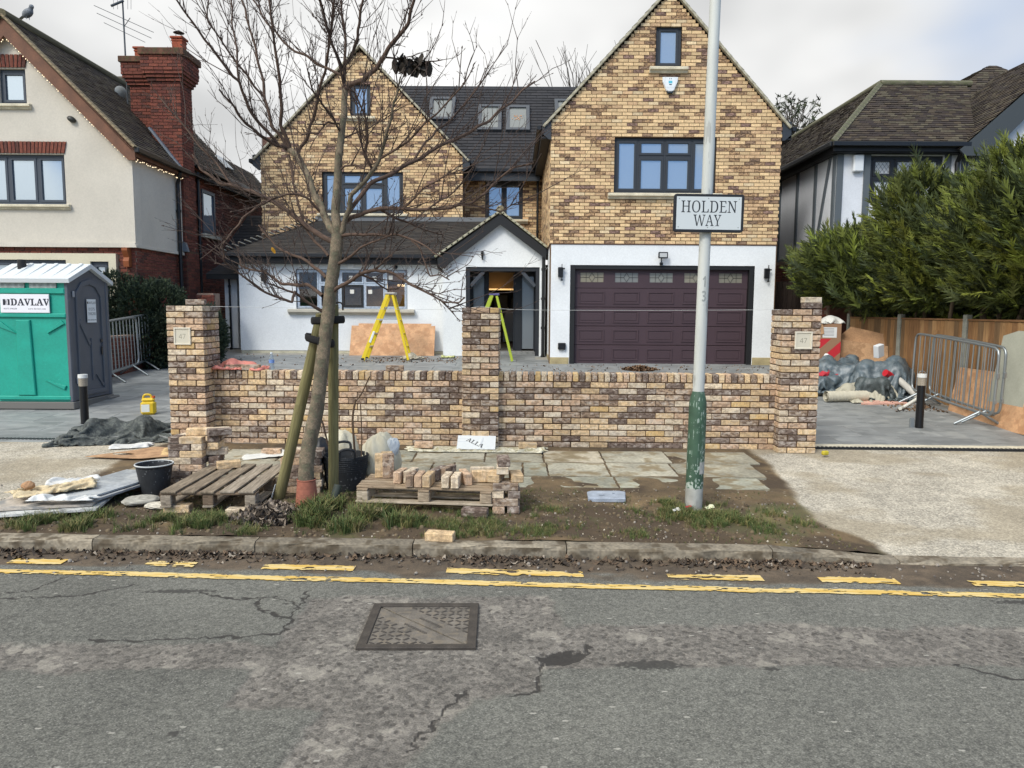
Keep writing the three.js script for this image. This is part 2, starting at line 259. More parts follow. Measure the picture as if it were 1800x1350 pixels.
{ // road in view
  const W = 2048, Hh = 1024, X0 = -5, X1 = 5, Z0 = -5.6, Z1 = -1.6, info = new Float32Array(W * Hh), crack = new Float32Array(W * Hh);
  const px = (x) => lerp(X0, X1, x / W), pz = (y) => lerp(Z0, Z1, y / Hh);
  for (let y = 0; y < Hh; y += 2) for (let x = 0; x < W; x += 2) {
    const X = px(x), Z = pz(y), i = roadInfo(X, Z); let c = 9; const wx = X + (vnoise(X * 30, Z * 30, 3) - 0.5) * 0.05, wz = Z + (vnoise(X * 30, Z * 30, 5) - 0.5) * 0.05;
    for (const L of CRACKS) c = Math.min(c, lineDist(wx, wz, L)); const pd = polyDist(wx, wz, POT); c = Math.min(c, Math.max(0, pd));
    for (const o of [0, 1, W, W + 1]) { info[y * W + x + o] = i; crack[y * W + x + o] = c; }
  }
  const colour = (u, v, x, y) => {
    const X = px(x), Z = pz(y), d = info[y * W + x], worn = sstep(0.03, -0.03, d), n = fbm(X * 1.1, Z * 1.1, 4, 61), f = hash2(x, y, 5), f2 = vnoise(X * 70, Z * 70, 9), big = fbm(X * 5, Z * 5, 3, 71);
    const [cd, id] = cell(X * 42, Z * 42, 77);
    let a = sc([102, 101, 93], 0.80 + 0.24 * (n - 0.5) + 0.50 * (f - 0.5) + 0.20 * (f2 - 0.5) + (id - 0.5) * 0.12 + 0.16);
    if (hash2(x, y, 55) > 0.988) a = [158, 155, 146];
    let b = sc([110, 105, 97], 0.80 + 0.30 * (big - 0.5) + 0.42 * (f - 0.5) + 0.30 * (id - 0.5) + 0.16);
    const [pd, pid] = cell(X * 17, Z * 17, 91); if (pid > 0.45 && pd < 0.05 + 0.24 * pid * f2 + 0.06) b = mixc(b, [60, 56, 51], 0.25 + 0.5 * f2);
    if (big > 0.62 && pid < 0.3) b = mixc(b, [160, 154, 140], 0.4);
    let c = mixc(a, b, worn);
    const chip = cell(X * 9, Z * 22, 44); if (chip[1] > 0.975 && chip[0] < 0.14) c = mixc(c, [176, 172, 160], 0.7);
    c = mixc(c, [44, 41, 37], 0.85 * sstep(0.013, 0.004, crack[y * W + x]));
    for (const [qx, qz, rx, rz] of DIRTPATCH) c = mixc(c, [52, 50, 46], 0.75 * sstep(1.25, 0.7, Math.hypot((X - qx) / rx, (Z - qz) / rz) + (f2 - 0.5) * 0.9));
    const edge = Z - (-4.93 + 0.05 * X) + (fbm(X * 3, Z * 6, 4, 15) - 0.5) * 0.30; // silt in the gutter
    const silt = sc([80, 68, 54], 0.75 + 0.6 * fbm(X * 12, Z * 12, 3, 18) + 0.3 * (f - 0.5));
    return mixc(c, silt, sstep(0.06, -0.06, edge) * 0.93);
  };
  const bump = (u, v, x, y) => {
    const X = px(x), Z = pz(y), d = info[y * W + x], worn = sstep(0.015, -0.015, d), [pd, pid] = cell(X * 17, Z * 17, 91), [cd] = cell(X * 42, Z * 42, 77);
    let h = 190 + 26 * (hash2(x, y, 5) - 0.5) + 30 * (0.5 - cd);
    h = lerp(h, 120 + 60 * (fbm(X * 5, Z * 5, 3, 71) - 0.5) + 46 * (0.5 - cd) - (pid > 0.52 && pd < 0.26 ? 80 : 0), worn);
    return h - 110 * sstep(0.012, 0.003, crack[y * W + x]);
  };
  const map = tex(W, Hh, colour), bm = tex(W, Hh, bump, 1, 1, false);
  for (const t of [map, bm]) t.wrapS = t.wrapT = THREE.ClampToEdgeWrapping;
  const g = new THREE.PlaneGeometry(X1 - X0, Z1 - Z0, 200, 90); g.rotateX(-Math.PI / 2); g.translate((X0 + X1) / 2, 0, (Z0 + Z1) / 2);
  const p = g.attributes.position, uv = g.attributes.uv;
  for (let i = 0; i < p.count; i++) { const x = p.getX(i), z = p.getZ(i); uv.setXY(i, (x - X0) / (X1 - X0), (z - Z0) / (Z1 - Z0)); const pd = polyDist(x, z, POT), e = Math.min(x - X0, X1 - x, Z1 - z); p.setY(i, -0.17 + sstep(0, 0.3, e) * ((fbm(x * 1.3, z * 1.3, 3, 2) - 0.5) * 0.02 - 0.007 * sstep(0.04, -0.04, roadInfo(x, z))) - 0.02 * sstep(0.03, -0.05, pd)); }
  g.computeVertexNormals();
  zoneBuf.road = struct('road', g, new THREE.MeshStandardMaterial({ map, bumpMap: bm, bumpScale: 0.007, roughness: 0.93 }), 'worn patched grey asphalt road in front of the kerb');
  const asphalt = mottled([102, 102, 96], 0.32, 1.5, 0.95, { seed: 9, bump: 0.003, size: 512, fine: 256 });
  const far = merge([quad([-60, -0.172, 12], [60, -0.172, 12], [60, -0.172, Z1 + 0.0], [-60, -0.172, Z1]), quad([-60, -0.172, Z1], [X0, -0.172, Z1], [X0, -0.172, Z0], [-60, -0.172, Z0 - 2]), quad([X1, -0.172, Z1], [60, -0.172, Z1], [60, -0.172, Z0 + 1.5], [X1, -0.172, Z0])]);
  P('carriageway', boxUV(far), asphalt, zoneBuf.road);
}
{ // yellow lines, worn paint
  const alpha = tex(1024, 64, (u, v, x, y) => { const X = u * 10, n = fbm(X * 3, v * 2, 4, 7), f = fbm(X * 22, v * 6, 3, 9), ed = Math.min(v, 1 - v) * 2 + (vnoise(X * 50, v * 2, 4) - 0.5) * 0.22; return n * 0.4 + f * 0.6 > 0.40 && ed > 0.12 ? 255 : 0; }, 1, 1, false);
  const alphaB = tex(1024, 64, (u, v, x, y) => { const X = u * 10, f = fbm(X * 12, v * 4, 4, 29), ed = Math.min(v, 1 - v) * 2 + (vnoise(X * 40, v * 3, 14) - 0.5) * 0.35; return f > 0.385 && ed > 0.15 ? 255 : 0; }, 1, 1, false);
  const colm = tex(512, 64, (u, v, x, y) => { const f = fbm(u * 60, v * 8, 4, 3); return mixc([204, 168, 84], [212, 192, 140], sstep(0.36, 0.6, f) * 0.8 + 0.2 * (hash2(x, y, 2) - 0.5)); });
  const mk = (x0, x1, zf, w, am, name, k) => {
    const n = Math.max(2, Math.ceil((x1 - x0) * 6)), pos = [], uv = [], idx = [];
    for (let i = 0; i <= n; i++) { const x = lerp(x0, x1, i / n), z = zf(x); for (const s of [0, 1]) { const Z = z + (s - 0.5) * w, e = Math.min(x + 5, 5 - x); pos.push(x, -0.17 + 0.005 + clamp(e / 0.3) * (fbm(x * 1.3, Z * 1.3, 3, 2) - 0.5) * 0.02 + 0.002, Z); uv.push((x + 5) / 10, s); } if (i < n) idx.push(i * 2, i * 2 + 1, i * 2 + 2, i * 2 + 1, i * 2 + 3, i * 2 + 2); }
    const g = new THREE.BufferGeometry(); g.setAttribute('position', new THREE.Float32BufferAttribute(pos, 3)); g.setAttribute('uv', new THREE.Float32BufferAttribute(uv, 2)); g.setIndex(idx); g.computeVertexNormals();
    P(name, g, new THREE.MeshStandardMaterial({ map: colm, alphaMap: am, alphaTest: 0.5, roughness: 0.85 }), zoneBuf.road);
  };
  mk(-5, 5, (x) => -4.775 + 0.05 * x, 0.092, alpha, 'yellow_line');
  for (const [a, b] of [[-4.9, -4.2], [-3.6, -3.2], [-2.6, -2.24], [-1.75, -1.1], [-0.45, 0.5], [1.08, 1.72], [2.1, 2.62], [3.1, 3.6], [4.2, 4.9]]) mk(a, b, (x) => -4.985 + 0.05 * x, 0.115, alphaB, 'yellow_dash');
}
{ // kerb: each stone its own piece
  const k = new THREE.Group(); k.name = 'kerb'; scene.add(k); tag(k, 'weathered concrete kerb stones along the muddy verge', 'kerb', null, 'structure');
  const ms = [1, 2, 3].map((s) => mottled([[134, 124, 106], [122, 113, 97], [140, 130, 112]][s - 1], 0.26, 0.9, 0.95, { seed: s * 5, tint: [78, 67, 51], bump: 0.006, size: 256 }));
  const J = [-9.2, -8.3, -7.4, -6.5, -5.55, -4.35, -3.14, -1.91, -0.73, 0.41, 1.91, 2.83, 4.1, 5.3, 6.5, 7.7, 8.9], R = RNG(5);
  for (let i = 0; i + 1 < J.length; i++) {
    const a = J[i] + 0.004, b = J[i + 1] - 0.004, n = 14, prof = [[0, -0.26], [0, -0.028], [0.006, -0.012], [0.018, -0.002], [0.035, 0], [0.125, 0.002], [0.125, -0.26]], tr = [];
    const pt = (t, q) => { const x = lerp(a, b, t), jag = (vnoise(x * 9, q * 3, 21) - 0.5) * 0.014, [d, y] = prof[q]; return [x, kerbTop(x) + (y > -0.2 ? y + jag * 0.5 : y), kerbZ(x) - d + (y > -0.2 && d < 0.03 ? jag : 0)]; };
    for (let s = 0; s < n; s++) for (let q = 0; q < 6; q++) { const A = pt(s / n, q), B = pt((s + 1) / n, q), C = pt((s + 1) / n, q + 1), D = pt(s / n, q + 1); tr.push(...A, ...B, ...C, ...A, ...C, ...D); }
    for (const t of [0, 1]) for (let q = 1; q < 6; q++) { const A = pt(t, 0), B = pt(t, q), C = pt(t, q + 1); t ? tr.push(...A, ...C, ...B) : tr.push(...A, ...B, ...C); }
    P('kerb_stone', boxUV(soup(tr), [R() * 5, R() * 5]), ms[i % 3], k);
  }
}
{ // footway: earth verge between two concrete crossovers
  const W = 2048, Hh = 1024, X0 = -7, X1 = 7, Z0 = -9.25, Z1 = -5.3;
  const mask = new Float32Array(W * Hh); for (let y = 0; y < Hh; y += 2) for (let x = 0; x < W; x += 2) { const m = mudMask(lerp(X0, X1, x / W), lerp(Z0, Z1, y / Hh)); for (const o of [0, 1, W, W + 1]) mask[y * W + x + o] = m; }
  const col = (u, v, x, y) => {
    const X = lerp(X0, X1, u), Z = lerp(Z0, Z1, v), f = hash2(x, y, 8), n = fbm(X * 1.7, Z * 1.7, 4, 50), n2 = fbm(X * 9, Z * 9, 3, 52), [cd, id] = cell(X * 70, Z * 70, 3);
    let con = sc([172, 164, 147], 0.80 + 0.24 * (n - 0.5) + 0.36 * (id - 0.5) + 0.36 * (f - 0.5) + 0.18 * (n2 - 0.5) + 0.2);
    if (id > 0.90 && cd < 0.3) con = mixc(con, [110, 98, 82], 0.6);
    con = mixc(con, [134, 120, 94], 0.42 * sstep(0.46, 0.74, fbm(X * 1.6, Z * 2.4, 5, 60) + 0.16 * sstep(-8.0, -8.9, Z)));
    let mud = sc([106, 88, 62], 0.78 + 0.5 * (n - 0.5) + 0.42 * (n2 - 0.5) + 0.22 * (f - 0.5) + 0.12);
    mud = mixc(mud, [66, 53, 38], 0.8 * sstep(0.50, 0.66, fbm(X * 2.6, Z * 2.6, 4, 66) + 0.18 * sstep(-6.3, -5.5, Z)));
    mud = mixc(mud, [84, 88, 50], 0.45 * sstep(0.52, 0.66, fbm(X * 2.2 + 8, Z * 2.2, 4, 69)) * sstep(-7.0, -6.4, Z));
    const peb = cell(X * 15, Z * 15, 21); if (peb[1] > 0.9 && peb[0] < 0.16) mud = mixc(mud, [178, 168, 148], 0.7);
    return mixc(con, mud, mask[y * W + x]);
  };
  const map = tex(W, Hh, col), bm = tex(W, Hh, (u, v, x, y) => { const X = lerp(X0, X1, u), Z = lerp(Z0, Z1, v), [cd] = cell(X * 46, Z * 46, 3); return 128 + 60 * (0.5 - cd) + mask[y * W + x] * 130 * (fbm(X * 11, Z * 11, 4, 52) - 0.5); }, 1, 1, false);
  for (const t of [map, bm]) t.wrapS = t.wrapT = THREE.MirroredRepeatWrapping;
  const nx = 460, nz = 90, XX = 16, pos = [], uv = [], idx = [];
  for (let j = 0; j <= nz; j++) for (let i = 0; i <= nx; i++) { const x = lerp(-XX, XX, i / nx), z = lerp(kerbZ(x) - 0.12, -9.15, j / nz); pos.push(x, footY(x, z), z); uv.push((x - X0) / (X1 - X0), (z - Z0) / (Z1 - Z0)); if (i < nx && j < nz) { const a = j * (nx + 1) + i, b = a + nx + 1; idx.push(a, a + 1, b, a + 1, b + 1, b); } }
  const g = new THREE.BufferGeometry(); g.setAttribute('position', new THREE.Float32BufferAttribute(pos, 3)); g.setAttribute('uv', new THREE.Float32BufferAttribute(uv, 2)); g.setIndex(idx); g.computeVertexNormals();
  zoneBuf.foot = struct('footway', g, new THREE.MeshStandardMaterial({ map, bumpMap: bm, bumpScale: 0.012, roughness: 0.95 }), 'muddy verge and concrete crossovers between kerb and brick wall');
  // paving flags
  const R = RNG(77), fm = [[168, 162, 142], [158, 152, 132], [174, 164, 142], [150, 148, 130]].map((c, i) => mottled(c, 0.2, 1.3, 0.93, { seed: 60 + i * 7, tint: [126, 110, 80], bump: 0.003 }));
  for (const [za, zb, j] of [[-8.60, -8.02, [-3.95, -3.3, -2.6, -1.75, -1.1, -0.3, 0.36, 1.03, 1.78, 2.75]], [-7.99, -7.42, [-4.0, -3.1, -2.45, -1.7, -0.85, -0.62, 0.12, 0.38, 1.02, 1.72, 2.62]], [-7.39, -6.98, [-4.0, -3.5, -2.7, -1.9, -1.1, 0.4, 1.04, 1.73, 2.5]]])
    for (let i = 0; i + 1 < j.length; i++) {
      const a = j[i] + 0.012, b = j[i + 1] - 0.012, x = (a + b) / 2, z = (za + zb) / 2, n = 10, pts = [];
      const wob = (t, s) => (vnoise(t * 5, s, 71) - 0.5) * 0.012;
      for (let q = 0; q < n; q++) pts.push([lerp(a, b, q / n), zb + wob(lerp(a, b, q / n), i)]); for (let q = 0; q < n; q++) pts.push([b + wob(q / n * 3, i + 9), lerp(zb, za, q / n)]);
      for (let q = 0; q < n; q++) pts.push([lerp(b, a, q / n), za + wob(lerp(b, a, q / n), i + 20)]); for (let q = 0; q < n; q++) pts.push([a + wob(q / n * 3, i + 30), lerp(za, zb, q / n)]);
      const s = extr(pts.map(([X, Z]) => [X - x, -(Z - z)]), 0.04); s.rotateX(-Math.PI / 2);
      const m = P('paving_flag', boxUV(s, [R() * 9, R() * 9]), fm[Math.floor(R() * 4)], zoneBuf.foot, [x, lerp(kerbTop(x), 0, clamp((-5.42 - z) / 3.48)) + 0.004 + R() * 0.003 - (za > -7.4 ? 0.006 : 0), z], [0.0235 + (R() - 0.5) * 0.006, 0, (R() - 0.5) * 0.008]);
    }
}
{ // driveway: sloped, laid with large grey slabs
  const d = new THREE.Group(); d.name = 'driveway'; scene.add(d); tag(d, 'sloping driveway of large grey porcelain slabs in front of the house', 'driveway', null, 'structure');
  const prof = (x0, x1, z0, z1, dy) => quad([x0, driveY(z0) + dy, z0], [x1, driveY(z0) + dy, z0], [x1, driveY(z1) + dy, z1], [x0, driveY(z1) + dy, z1]);
  P('bedding', merge([prof(-14, 9.5, -9.0, -24, -0.012), quad([-14, -0.3, -9.0], [9.5, -0.3, -9.0], [9.5, -0.012, -9.0], [-14, -0.012, -9.0])]), mottled([150, 146, 136], 0.12, 0.8, 0.95, { seed: 3 }), d);
  const slabT = tex(512, 512, (u, v, x, y) => { const n = fbm(u * 5, v * 8, 5, 5), s = fbm(u * 9 + n * 2, v * 13, 5, 8), f = hash2(x, y, 3); let c = sc([134, 136, 134], 0.86 + 0.30 * (n - 0.5) + 0.12 * (f - 0.5) + 0.1); c = mixc(c, [166, 166, 160], 0.4 * sstep(0.52, 0.72, s)); return mixc(c, [96, 99, 98], 0.45 * sstep(0.54, 0.72, fbm(u * 10, v * 14, 4, 19))); }, 2.6, 2.6);
  const sm = new THREE.MeshStandardMaterial({ map: slabT, roughness: 0.62, bumpMap: tex(256, 256, (u, v) => 255 * fbm(u * 20, v * 30, 3, 4, 0), 1.3, 1.3, false), bumpScale: 0.002 });
  const R = RNG(31), ang = Math.atan(0.0592), L = 0.9, w = 0.6, sg = [...Array(12)].map(() => { const g = cbox(L - 0.006, 0.02, w - 0.006, 0.003); return boxUV(g, [R() * 9, R() * 9]); });
  let row = 0;
  for (let z = -9.27; z > -18.3; z -= w * Math.cos(ang), row++) for (let x = -8.9 + (row % 2) * L / 2; x < 7.2; x += L) { if (z < -16.5 && x > 0.9) continue; if (z < -17.9 && x < -2) continue; P('slab', sg[Math.floor(R() * 12)], sm, d, [x, driveY(z) + (R() - 0.5) * 0.002 - 0.008, z], [ang, 0, 0]); }
}
// ---------- shared materials ----------
const mortarWall = mottled([84, 64, 45], 0.3, 0.5, 0.97, { seed: 70, bump: 0.004 }), mortarHouse = mottled([102, 78, 54], 0.2, 0.5, 0.97, { seed: 71 }), mortarRed = mottled([142, 120, 104], 0.2, 0.5, 0.97, { seed: 72 });
const render_ = mottled([226, 228, 226], 0.035, 2.2, 0.9, { seed: 5, fine: 128, coarse: 4, bump: 0.0012 });
const anthracite = mat(0x2e3338, 0.55), blackTrim = mat(0x131415, 0.6), blackMetal = mat(0x121314, 0.4), stoneSill = mottled([206, 196, 170], 0.1, 0.8, 0.9, { seed: 15 });
const glassSky = new THREE.MeshPhysicalMaterial({ color: new THREE.Color(0.40, 0.47, 0.52), metalness: 0.6, roughness: 0.03, ior: 2.0 }); // coated glazing, dark rooms behind
const glassClear = new THREE.MeshPhysicalMaterial({ color: 0xffffff, roughness: 0.02, transmission: 1, thickness: 0, ior: 1.5 });
const plasticWhite = mat(0xdfe2e2, 0.5);

// ---------- front boundary wall ----------
const BC = 0.073;
function layBrick(parent, x, y, z, w, h, d, R, turned, b = 0.005) { return P('brick', brickGeo(w, h, d, Math.floor(R() * 120), b, turned), brickWall, parent, [x + (R() - 0.5) * 0.003, y + (R() - 0.5) * 0.002, z + (R() - 0.5) * 0.005], [0, (R() - 0.5) * 0.012, (R() - 0.5) * 0.008]); }
function gardenWall(x0, z0, len, label, seed) {
  const g = thing('garden_wall', [x0, -0.01, z0], -0.0335, label, 'wall', 'front wall panels between the pillars'), R = RNG(seed), T = 0.215;
  P('mortar_core', bx(0, len, -0.1, 0.868, -T + 0.004, -0.009, 0), mortarWall, g);
  for (let c = 0; c < 11; c++) { let x = c % 2 ? -0.1125 : 0; for (; x < len; x += 0.225) { const a = Math.max(0, x + 0.005), b = Math.min(len, x + 0.22); if (b - a > 0.035) layBrick(g, (a + b) / 2, c * BC + 0.035, -0.05, Math.round((b - a) * 100) / 100 - 0.003, 0.0615, 0.1, R); } }
  const n = Math.round(len / 0.0757), p = len / n; for (let i = 0; i < n; i++) layBrick(g, (i + 0.5) * p, 11 * BC + 0.055, -T / 2, 0.0635, 0.102, T - 0.002, R, true, 0.006);
  return g;
}
function pillar(x, z, label, seed, ry) {
  const g = thing('brick_pillar', [x, -0.015, z], ry, label, 'pillar', 'front wall pillars'), R = RNG(seed), S = 0.44;
  P('mortar_core', bx(-S / 2 + 0.009, S / 2 - 0.009, -0.1, 23 * 0.0738 - 0.006, -S + 0.009, -0.009, 0), mortarWall, g);
  for (let c = 0; c < 23; c++) {
    const y = c * 0.0738 + 0.036, put = (X, Z, along) => { const m = layBrick(g, X, y, Z, 0.213, 0.0618, 0.1025, R); if (!along) m.rotation.y += Math.PI / 2; };
    if (c % 2) { put(-0.1125, -0.051, 1); put(0.1125, -0.051, 1); put(-0.1125, -S + 0.051, 1); put(0.1125, -S + 0.051, 1); put(-S / 2 + 0.051, -S / 2, 0); put(S / 2 - 0.051, -S / 2, 0); }
    else { for (const s of [-1, 1]) { put(s * (S / 2 - 0.051), -0.1075, 0); put(s * (S / 2 - 0.051), -S + 0.1075, 0); } put(0, -0.051, 1); put(0, -S + 0.051, 1); }
  }
  return g;
}
gardenWall(-3.68, -9.01, 3.10, 'low buff brick wall panel between the left and middle pillars', 101);
gardenWall(-0.18, -8.90, 3.34, 'low buff brick wall panel between the middle and right pillars', 102);
const pillL = pillar(-3.87, -8.76, 'buff brick pillar with stone 47 plaque beside the green toilet drive', 111, -0.0335);
const pillM = pillar(-0.38, -8.80, 'plain middle brick pillar without a number plaque', 112, -0.0335);
const pillR = pillar(3.36, -8.60, 'buff brick pillar with 47 plaque and two loose bricks on top, near rubble', 113, -0.0335);
function canvasTex(w, h, draw) { const c = document.createElement('canvas'); c.width = w; c.height = h; const x = c.getContext('2d'); draw(x, w, h); const t = new THREE.CanvasTexture(c); t.colorSpace = THREE.SRGBColorSpace; t.magFilter = THREE.LinearFilter; return t; }
function face(w, h, t, rough = 0.6, o = {}) { const g = new THREE.PlaneGeometry(w, h); return [g, new THREE.MeshStandardMaterial({ map: t, roughness: rough, ...o })]; }
for (const [pl, x] of [[pillL, -0.03], [pillR, 0.02]]) {
  const q = sub('number_plaque', pl, [x, 1.335, 0.013]); tag(q, 'cream stone plaque carved 47');
  P('plaque_frame', extr(rect(-0.098, 0.098, -0.1, 0.1), 0.02, [rect(-0.084, 0.084, -0.086, 0.086)], 0.002), mottled([212, 204, 184], 0.06, 0.4, 0.85, { seed: 4 }), q, [0, 0, 0.004]);
  const t = canvasTex(256, 256, (c) => { c.fillStyle = '#c9c2ae'; c.fillRect(0, 0, 256, 256); c.fillStyle = '#8c8878'; c.font = '118px sans-serif'; c.textAlign = 'center'; c.textBaseline = 'middle'; c.fillText('47', 128, 132); });
  P('plaque_face', ...face(0.168, 0.172, t, 0.9), q, [0, 0, -0.003]);
}

// ---------- generic house pieces ----------
class Facade { // bricks of one thing: the first 300 listed are single parts, the rest one joined part
  constructor(parent, mtl, seed) { this.parent = parent; this.m = mtl; this.R = RNG(seed); this.single = 0; this.pile = new Pile(); this.g = new Map(); }
  brick(x, y, z, w, h, d, rot) { // rot: face looks along x
    const k = Math.floor(this.R() * AT.C * AT.R), dz = (this.R() - 0.5) * 0.006;
    if (this.single < 300 && !rot) { this.single++; const m = P('brick', brickGeo(Math.round(w * 100) / 100, h, d, k % 64, 0.003), this.m, this.parent, [x, y, z + dz]); return m; }
    if (!rot) this.pile.brick(x, y, z + dz, w, h, d, k); else { const t = cboxTris(w, h, d, 0), u = brickUV(t, w, h, d, k); for (let i = 0; i < t.length; i += 3) this.pile.p.push(t[i + 2] + x + dz, t[i + 1] + y, -t[i] + z); this.pile.u.push(...u); }
  }
  // courses on a wall whose face is z = zf (or x = xf when side); lim(y) gives [a, b]; holes are [x0, x1, y0, y1]
  lay(zf, y0, y1, lim, holes = [], side = false, pitch = 0.0745, L = 0.225) {
    let c = 0; for (let y = y0; y + pitch * 0.6 < y1; y += pitch, c++) {
      const yc = y + pitch / 2, [A, B] = lim(yc); if (B - A < 0.05) continue;
      let spans = [[A, B]]; for (const h of holes) if (yc > h[2] && yc < h[3]) spans = spans.flatMap(([a, b]) => [[a, Math.min(b, h[0])], [Math.max(a, h[1]), b]].filter(([p, q]) => q - p > 0.02));
      const off = Math.floor(A / L) * L + (c % 2) * L / 2 - L;
      for (const [a, b] of spans) for (let x = off; x < b; x += L) { const p = Math.max(a, x + 0.0065), q = Math.min(b, x + L - 0.0065); if (q - p > 0.03) side ? this.brick(zf - 0.03, yc, (p + q) / 2, q - p, pitch - 0.013, 0.06, true) : this.brick((p + q) / 2, yc, zf - 0.03, q - p, pitch - 0.013, 0.06); }
    }
  }
  done() { const m = P('brickwork', this.pile.geo(), this.m, this.parent); m.userData.kind = 'stuff'; return m; }
}
function windowUnit(parent, x0, x1, y0, y1, z, cols, fm, gm, o = {}) { // cols: mullion fractions; o.transom: [col indexes, fraction]
  const w = sub('window', parent, [0, 0, 0]), f = o.f ?? 0.065, d = 0.07, geos = [], xs = [0, ...cols, 1].map((t) => lerp(x0, x1, t)), sash = o.sash ?? 0.045;
  geos.push(bx(x0, x1, y0, y0 + f, z - d, z, 0.006), bx(x0, x1, y1 - f, y1, z - d, z, 0.006), bx(x0, x0 + f, y0 + f, y1 - f, z - d, z, 0.006), bx(x1 - f, x1, y0 + f, y1 - f, z - d, z, 0.006));
  const lights = [];
  for (let i = 0; i + 1 < xs.length; i++) {
    const a = xs[i] + (i ? f * 0.45 : f), b = xs[i + 1] - (i + 2 < xs.length ? f * 0.45 : f);
    if (i) geos.push(bx(xs[i] - f * 0.45, xs[i] + f * 0.45, y0 + f, y1 - f, z - d, z - 0.003, 0.005));
    if (o.transom && o.transom[0].includes(i)) { const t = lerp(y0, y1, o.transom[1]); geos.push(bx(a, b, t - f * 0.45, t + f * 0.45, z - d, z - 0.004, 0.005)); lights.push([a, b, y0 + f, t - f * 0.45], [a, b, t + f * 0.45, y1 - f]); } else lights.push([a, b, y0 + f, y1 - f]);
  }
  for (const [a, b, c, e] of lights) { if (sash) geos.push(extr(rect(a, b, c, e), 0.05, [rect(a + sash, b - sash, c + sash, e - sash)], 0.003).translate(0, 0, z + 0.006)); }
  const fr = P('frame', merge(geos), fm, w);
  for (const [a, b, c, e] of lights) P('pane', new THREE.BoxGeometry(b - a - sash * 1.6, e - c - sash * 1.6, 0.006).translate((a + b) / 2, (c + e) / 2, z - 0.03), gm, w);
  if (o.sill) { const [s, h, pr] = o.sill; P('sill', extr([[-0.03, 0], [pr * 0.4, 0], [pr * 0.55, h * 0.35], [pr, h * 0.5], [pr, h * 0.92], [pr * 0.9, h], [-0.03, h + 0.01]], x1 - x0 + 2 * s, [], 0).rotateY(-Math.PI / 2).translate(x0 - s, y0 - h - 0.006, o.sillZ ?? z + 0.06), o.sm ?? stoneSill, w); }
  return w;
}
// a roof slope laid in stepped courses: eave corners A,B and top corners C(left),D(right)
function roofSlope(parent, name, A, B, C, D, gauge, tileW, mtl, cols, seed, lift = 0.014, jitter = 0.004) {
  const a = V3(A), b = V3(B), c = V3(C), d = V3(D), pile = new Pile(), R = RNG(seed), up = a.distanceTo(c) > 0 ? c.clone().add(d).sub(a).sub(b).multiplyScalar(0.5) : null, H = up.length(), n = Math.max(1, Math.round(H / gauge));
  const nrm = b.clone().sub(a).cross(up).normalize(); if (nrm.y < 0) nrm.negate();
  const at = (s, t) => a.clone().lerp(b, s).lerp(c.clone().lerp(d, s), t);
  for (let i = 0; i < n; i++) {
    const t0 = i / n, t1 = (i + 1.15) / n > 1 ? 1 : (i + 1.15) / n, Wd = at(0, t0).distanceTo(at(1, t0)), m = Math.max(1, Math.round(Wd / tileW));
    for (let k = 0; k < m; k++) {
      let s0 = (k + (i % 2) * 0.5 - 0.25) / m, s1 = s0 + 1 / m; s0 = clamp(s0); s1 = clamp(s1); if (k === m - 1 ) s1 = 1; if (k === 0) s0 = 0; if (s1 - s0 < 1e-4) continue;
      const l = lift + (R() - 0.5) * jitter, g = cols[Math.floor(R() * cols.length)], v = 0.86 + R() * 0.28, col = [g[0] * v, g[1] * v, g[2] * v], e = (s1 - s0) * 0.012;
      const p0 = at(s0 + e, t0).addScaledVector(nrm, l), p1 = at(s1 - e, t0).addScaledVector(nrm, l), p2 = at(s1 - e, t1).addScaledVector(nrm, 0.002), p3 = at(s0 + e, t1).addScaledVector(nrm, 0.002), q0 = at(s0 + e, t0), q1 = at(s1 - e, t0);
      const T = (v) => v.toArray(); pile.quad(T(p0), T(p1), T(p2), T(p3), col); pile.quad(T(q0), T(q1), T(p1), T(p0), col);
    }
  }
  const deck = P(name + '_deck', quad(a.clone().addScaledVector(nrm, -0.02).toArray(), b.clone().addScaledVector(nrm, -0.02).toArray(), d.clone().addScaledVector(nrm, -0.02).toArray(), c.clone().addScaledVector(nrm, -0.02).toArray()), blackTrim, parent);
  const m = P(name, pile.geo(), mtl, parent); m.userData.kind = 'stuff'; return m;
}
const lin = (r, g, b) => { const c = new THREE.Color().setRGB(r / 255, g / 255, b / 255, THREE.SRGBColorSpace); return [c.r, c.g, c.b]; };
const tileMat = new THREE.MeshStandardMaterial({ vertexColors: true, roughness: 0.9 }), slateMat = new THREE.MeshStandardMaterial({ vertexColors: true, roughness: 0.75 });
const slateCols = [lin(38, 38, 41), lin(34, 34, 37), lin(43, 42, 44)], wingCols = [lin(54, 50, 46), lin(47, 44, 41), lin(60, 55, 49)], oldTile = [lin(62, 52, 42), lin(52, 44, 37), lin(70, 60, 46), lin(48, 39, 35), lin(78, 71, 56)];
const verge = mottled([156, 150, 130], 0.25, 0.5, 0.95, { seed: 19, tint: [108, 104, 82] });
function gutter(pts, parent, name = 'gutter', r = 0.055) { return P(name, merge(pts.slice(1).map((p, i) => beam(pts[i], p, r * 1.9, r * 1.9))), blackMetal, parent); }
function downpipe(pts, parent, r = 0.034) { const l = []; for (let i = 1; i < pts.length; i++) l.push(cyl(pts[i - 1], pts[i], r, r, 10)); const [a, b] = [pts[pts.length - 2], pts[pts.length - 1]]; for (let t = 0.15; t < 1; t += 0.28) { const y = lerp(a[1], b[1], t); l.push(cyl([a[0], y - 0.03, a[2]], [a[0], y + 0.03, a[2]], r * 1.35, r * 1.35, 10)); } return P('downpipe', merge(l), blackMetal, parent); }

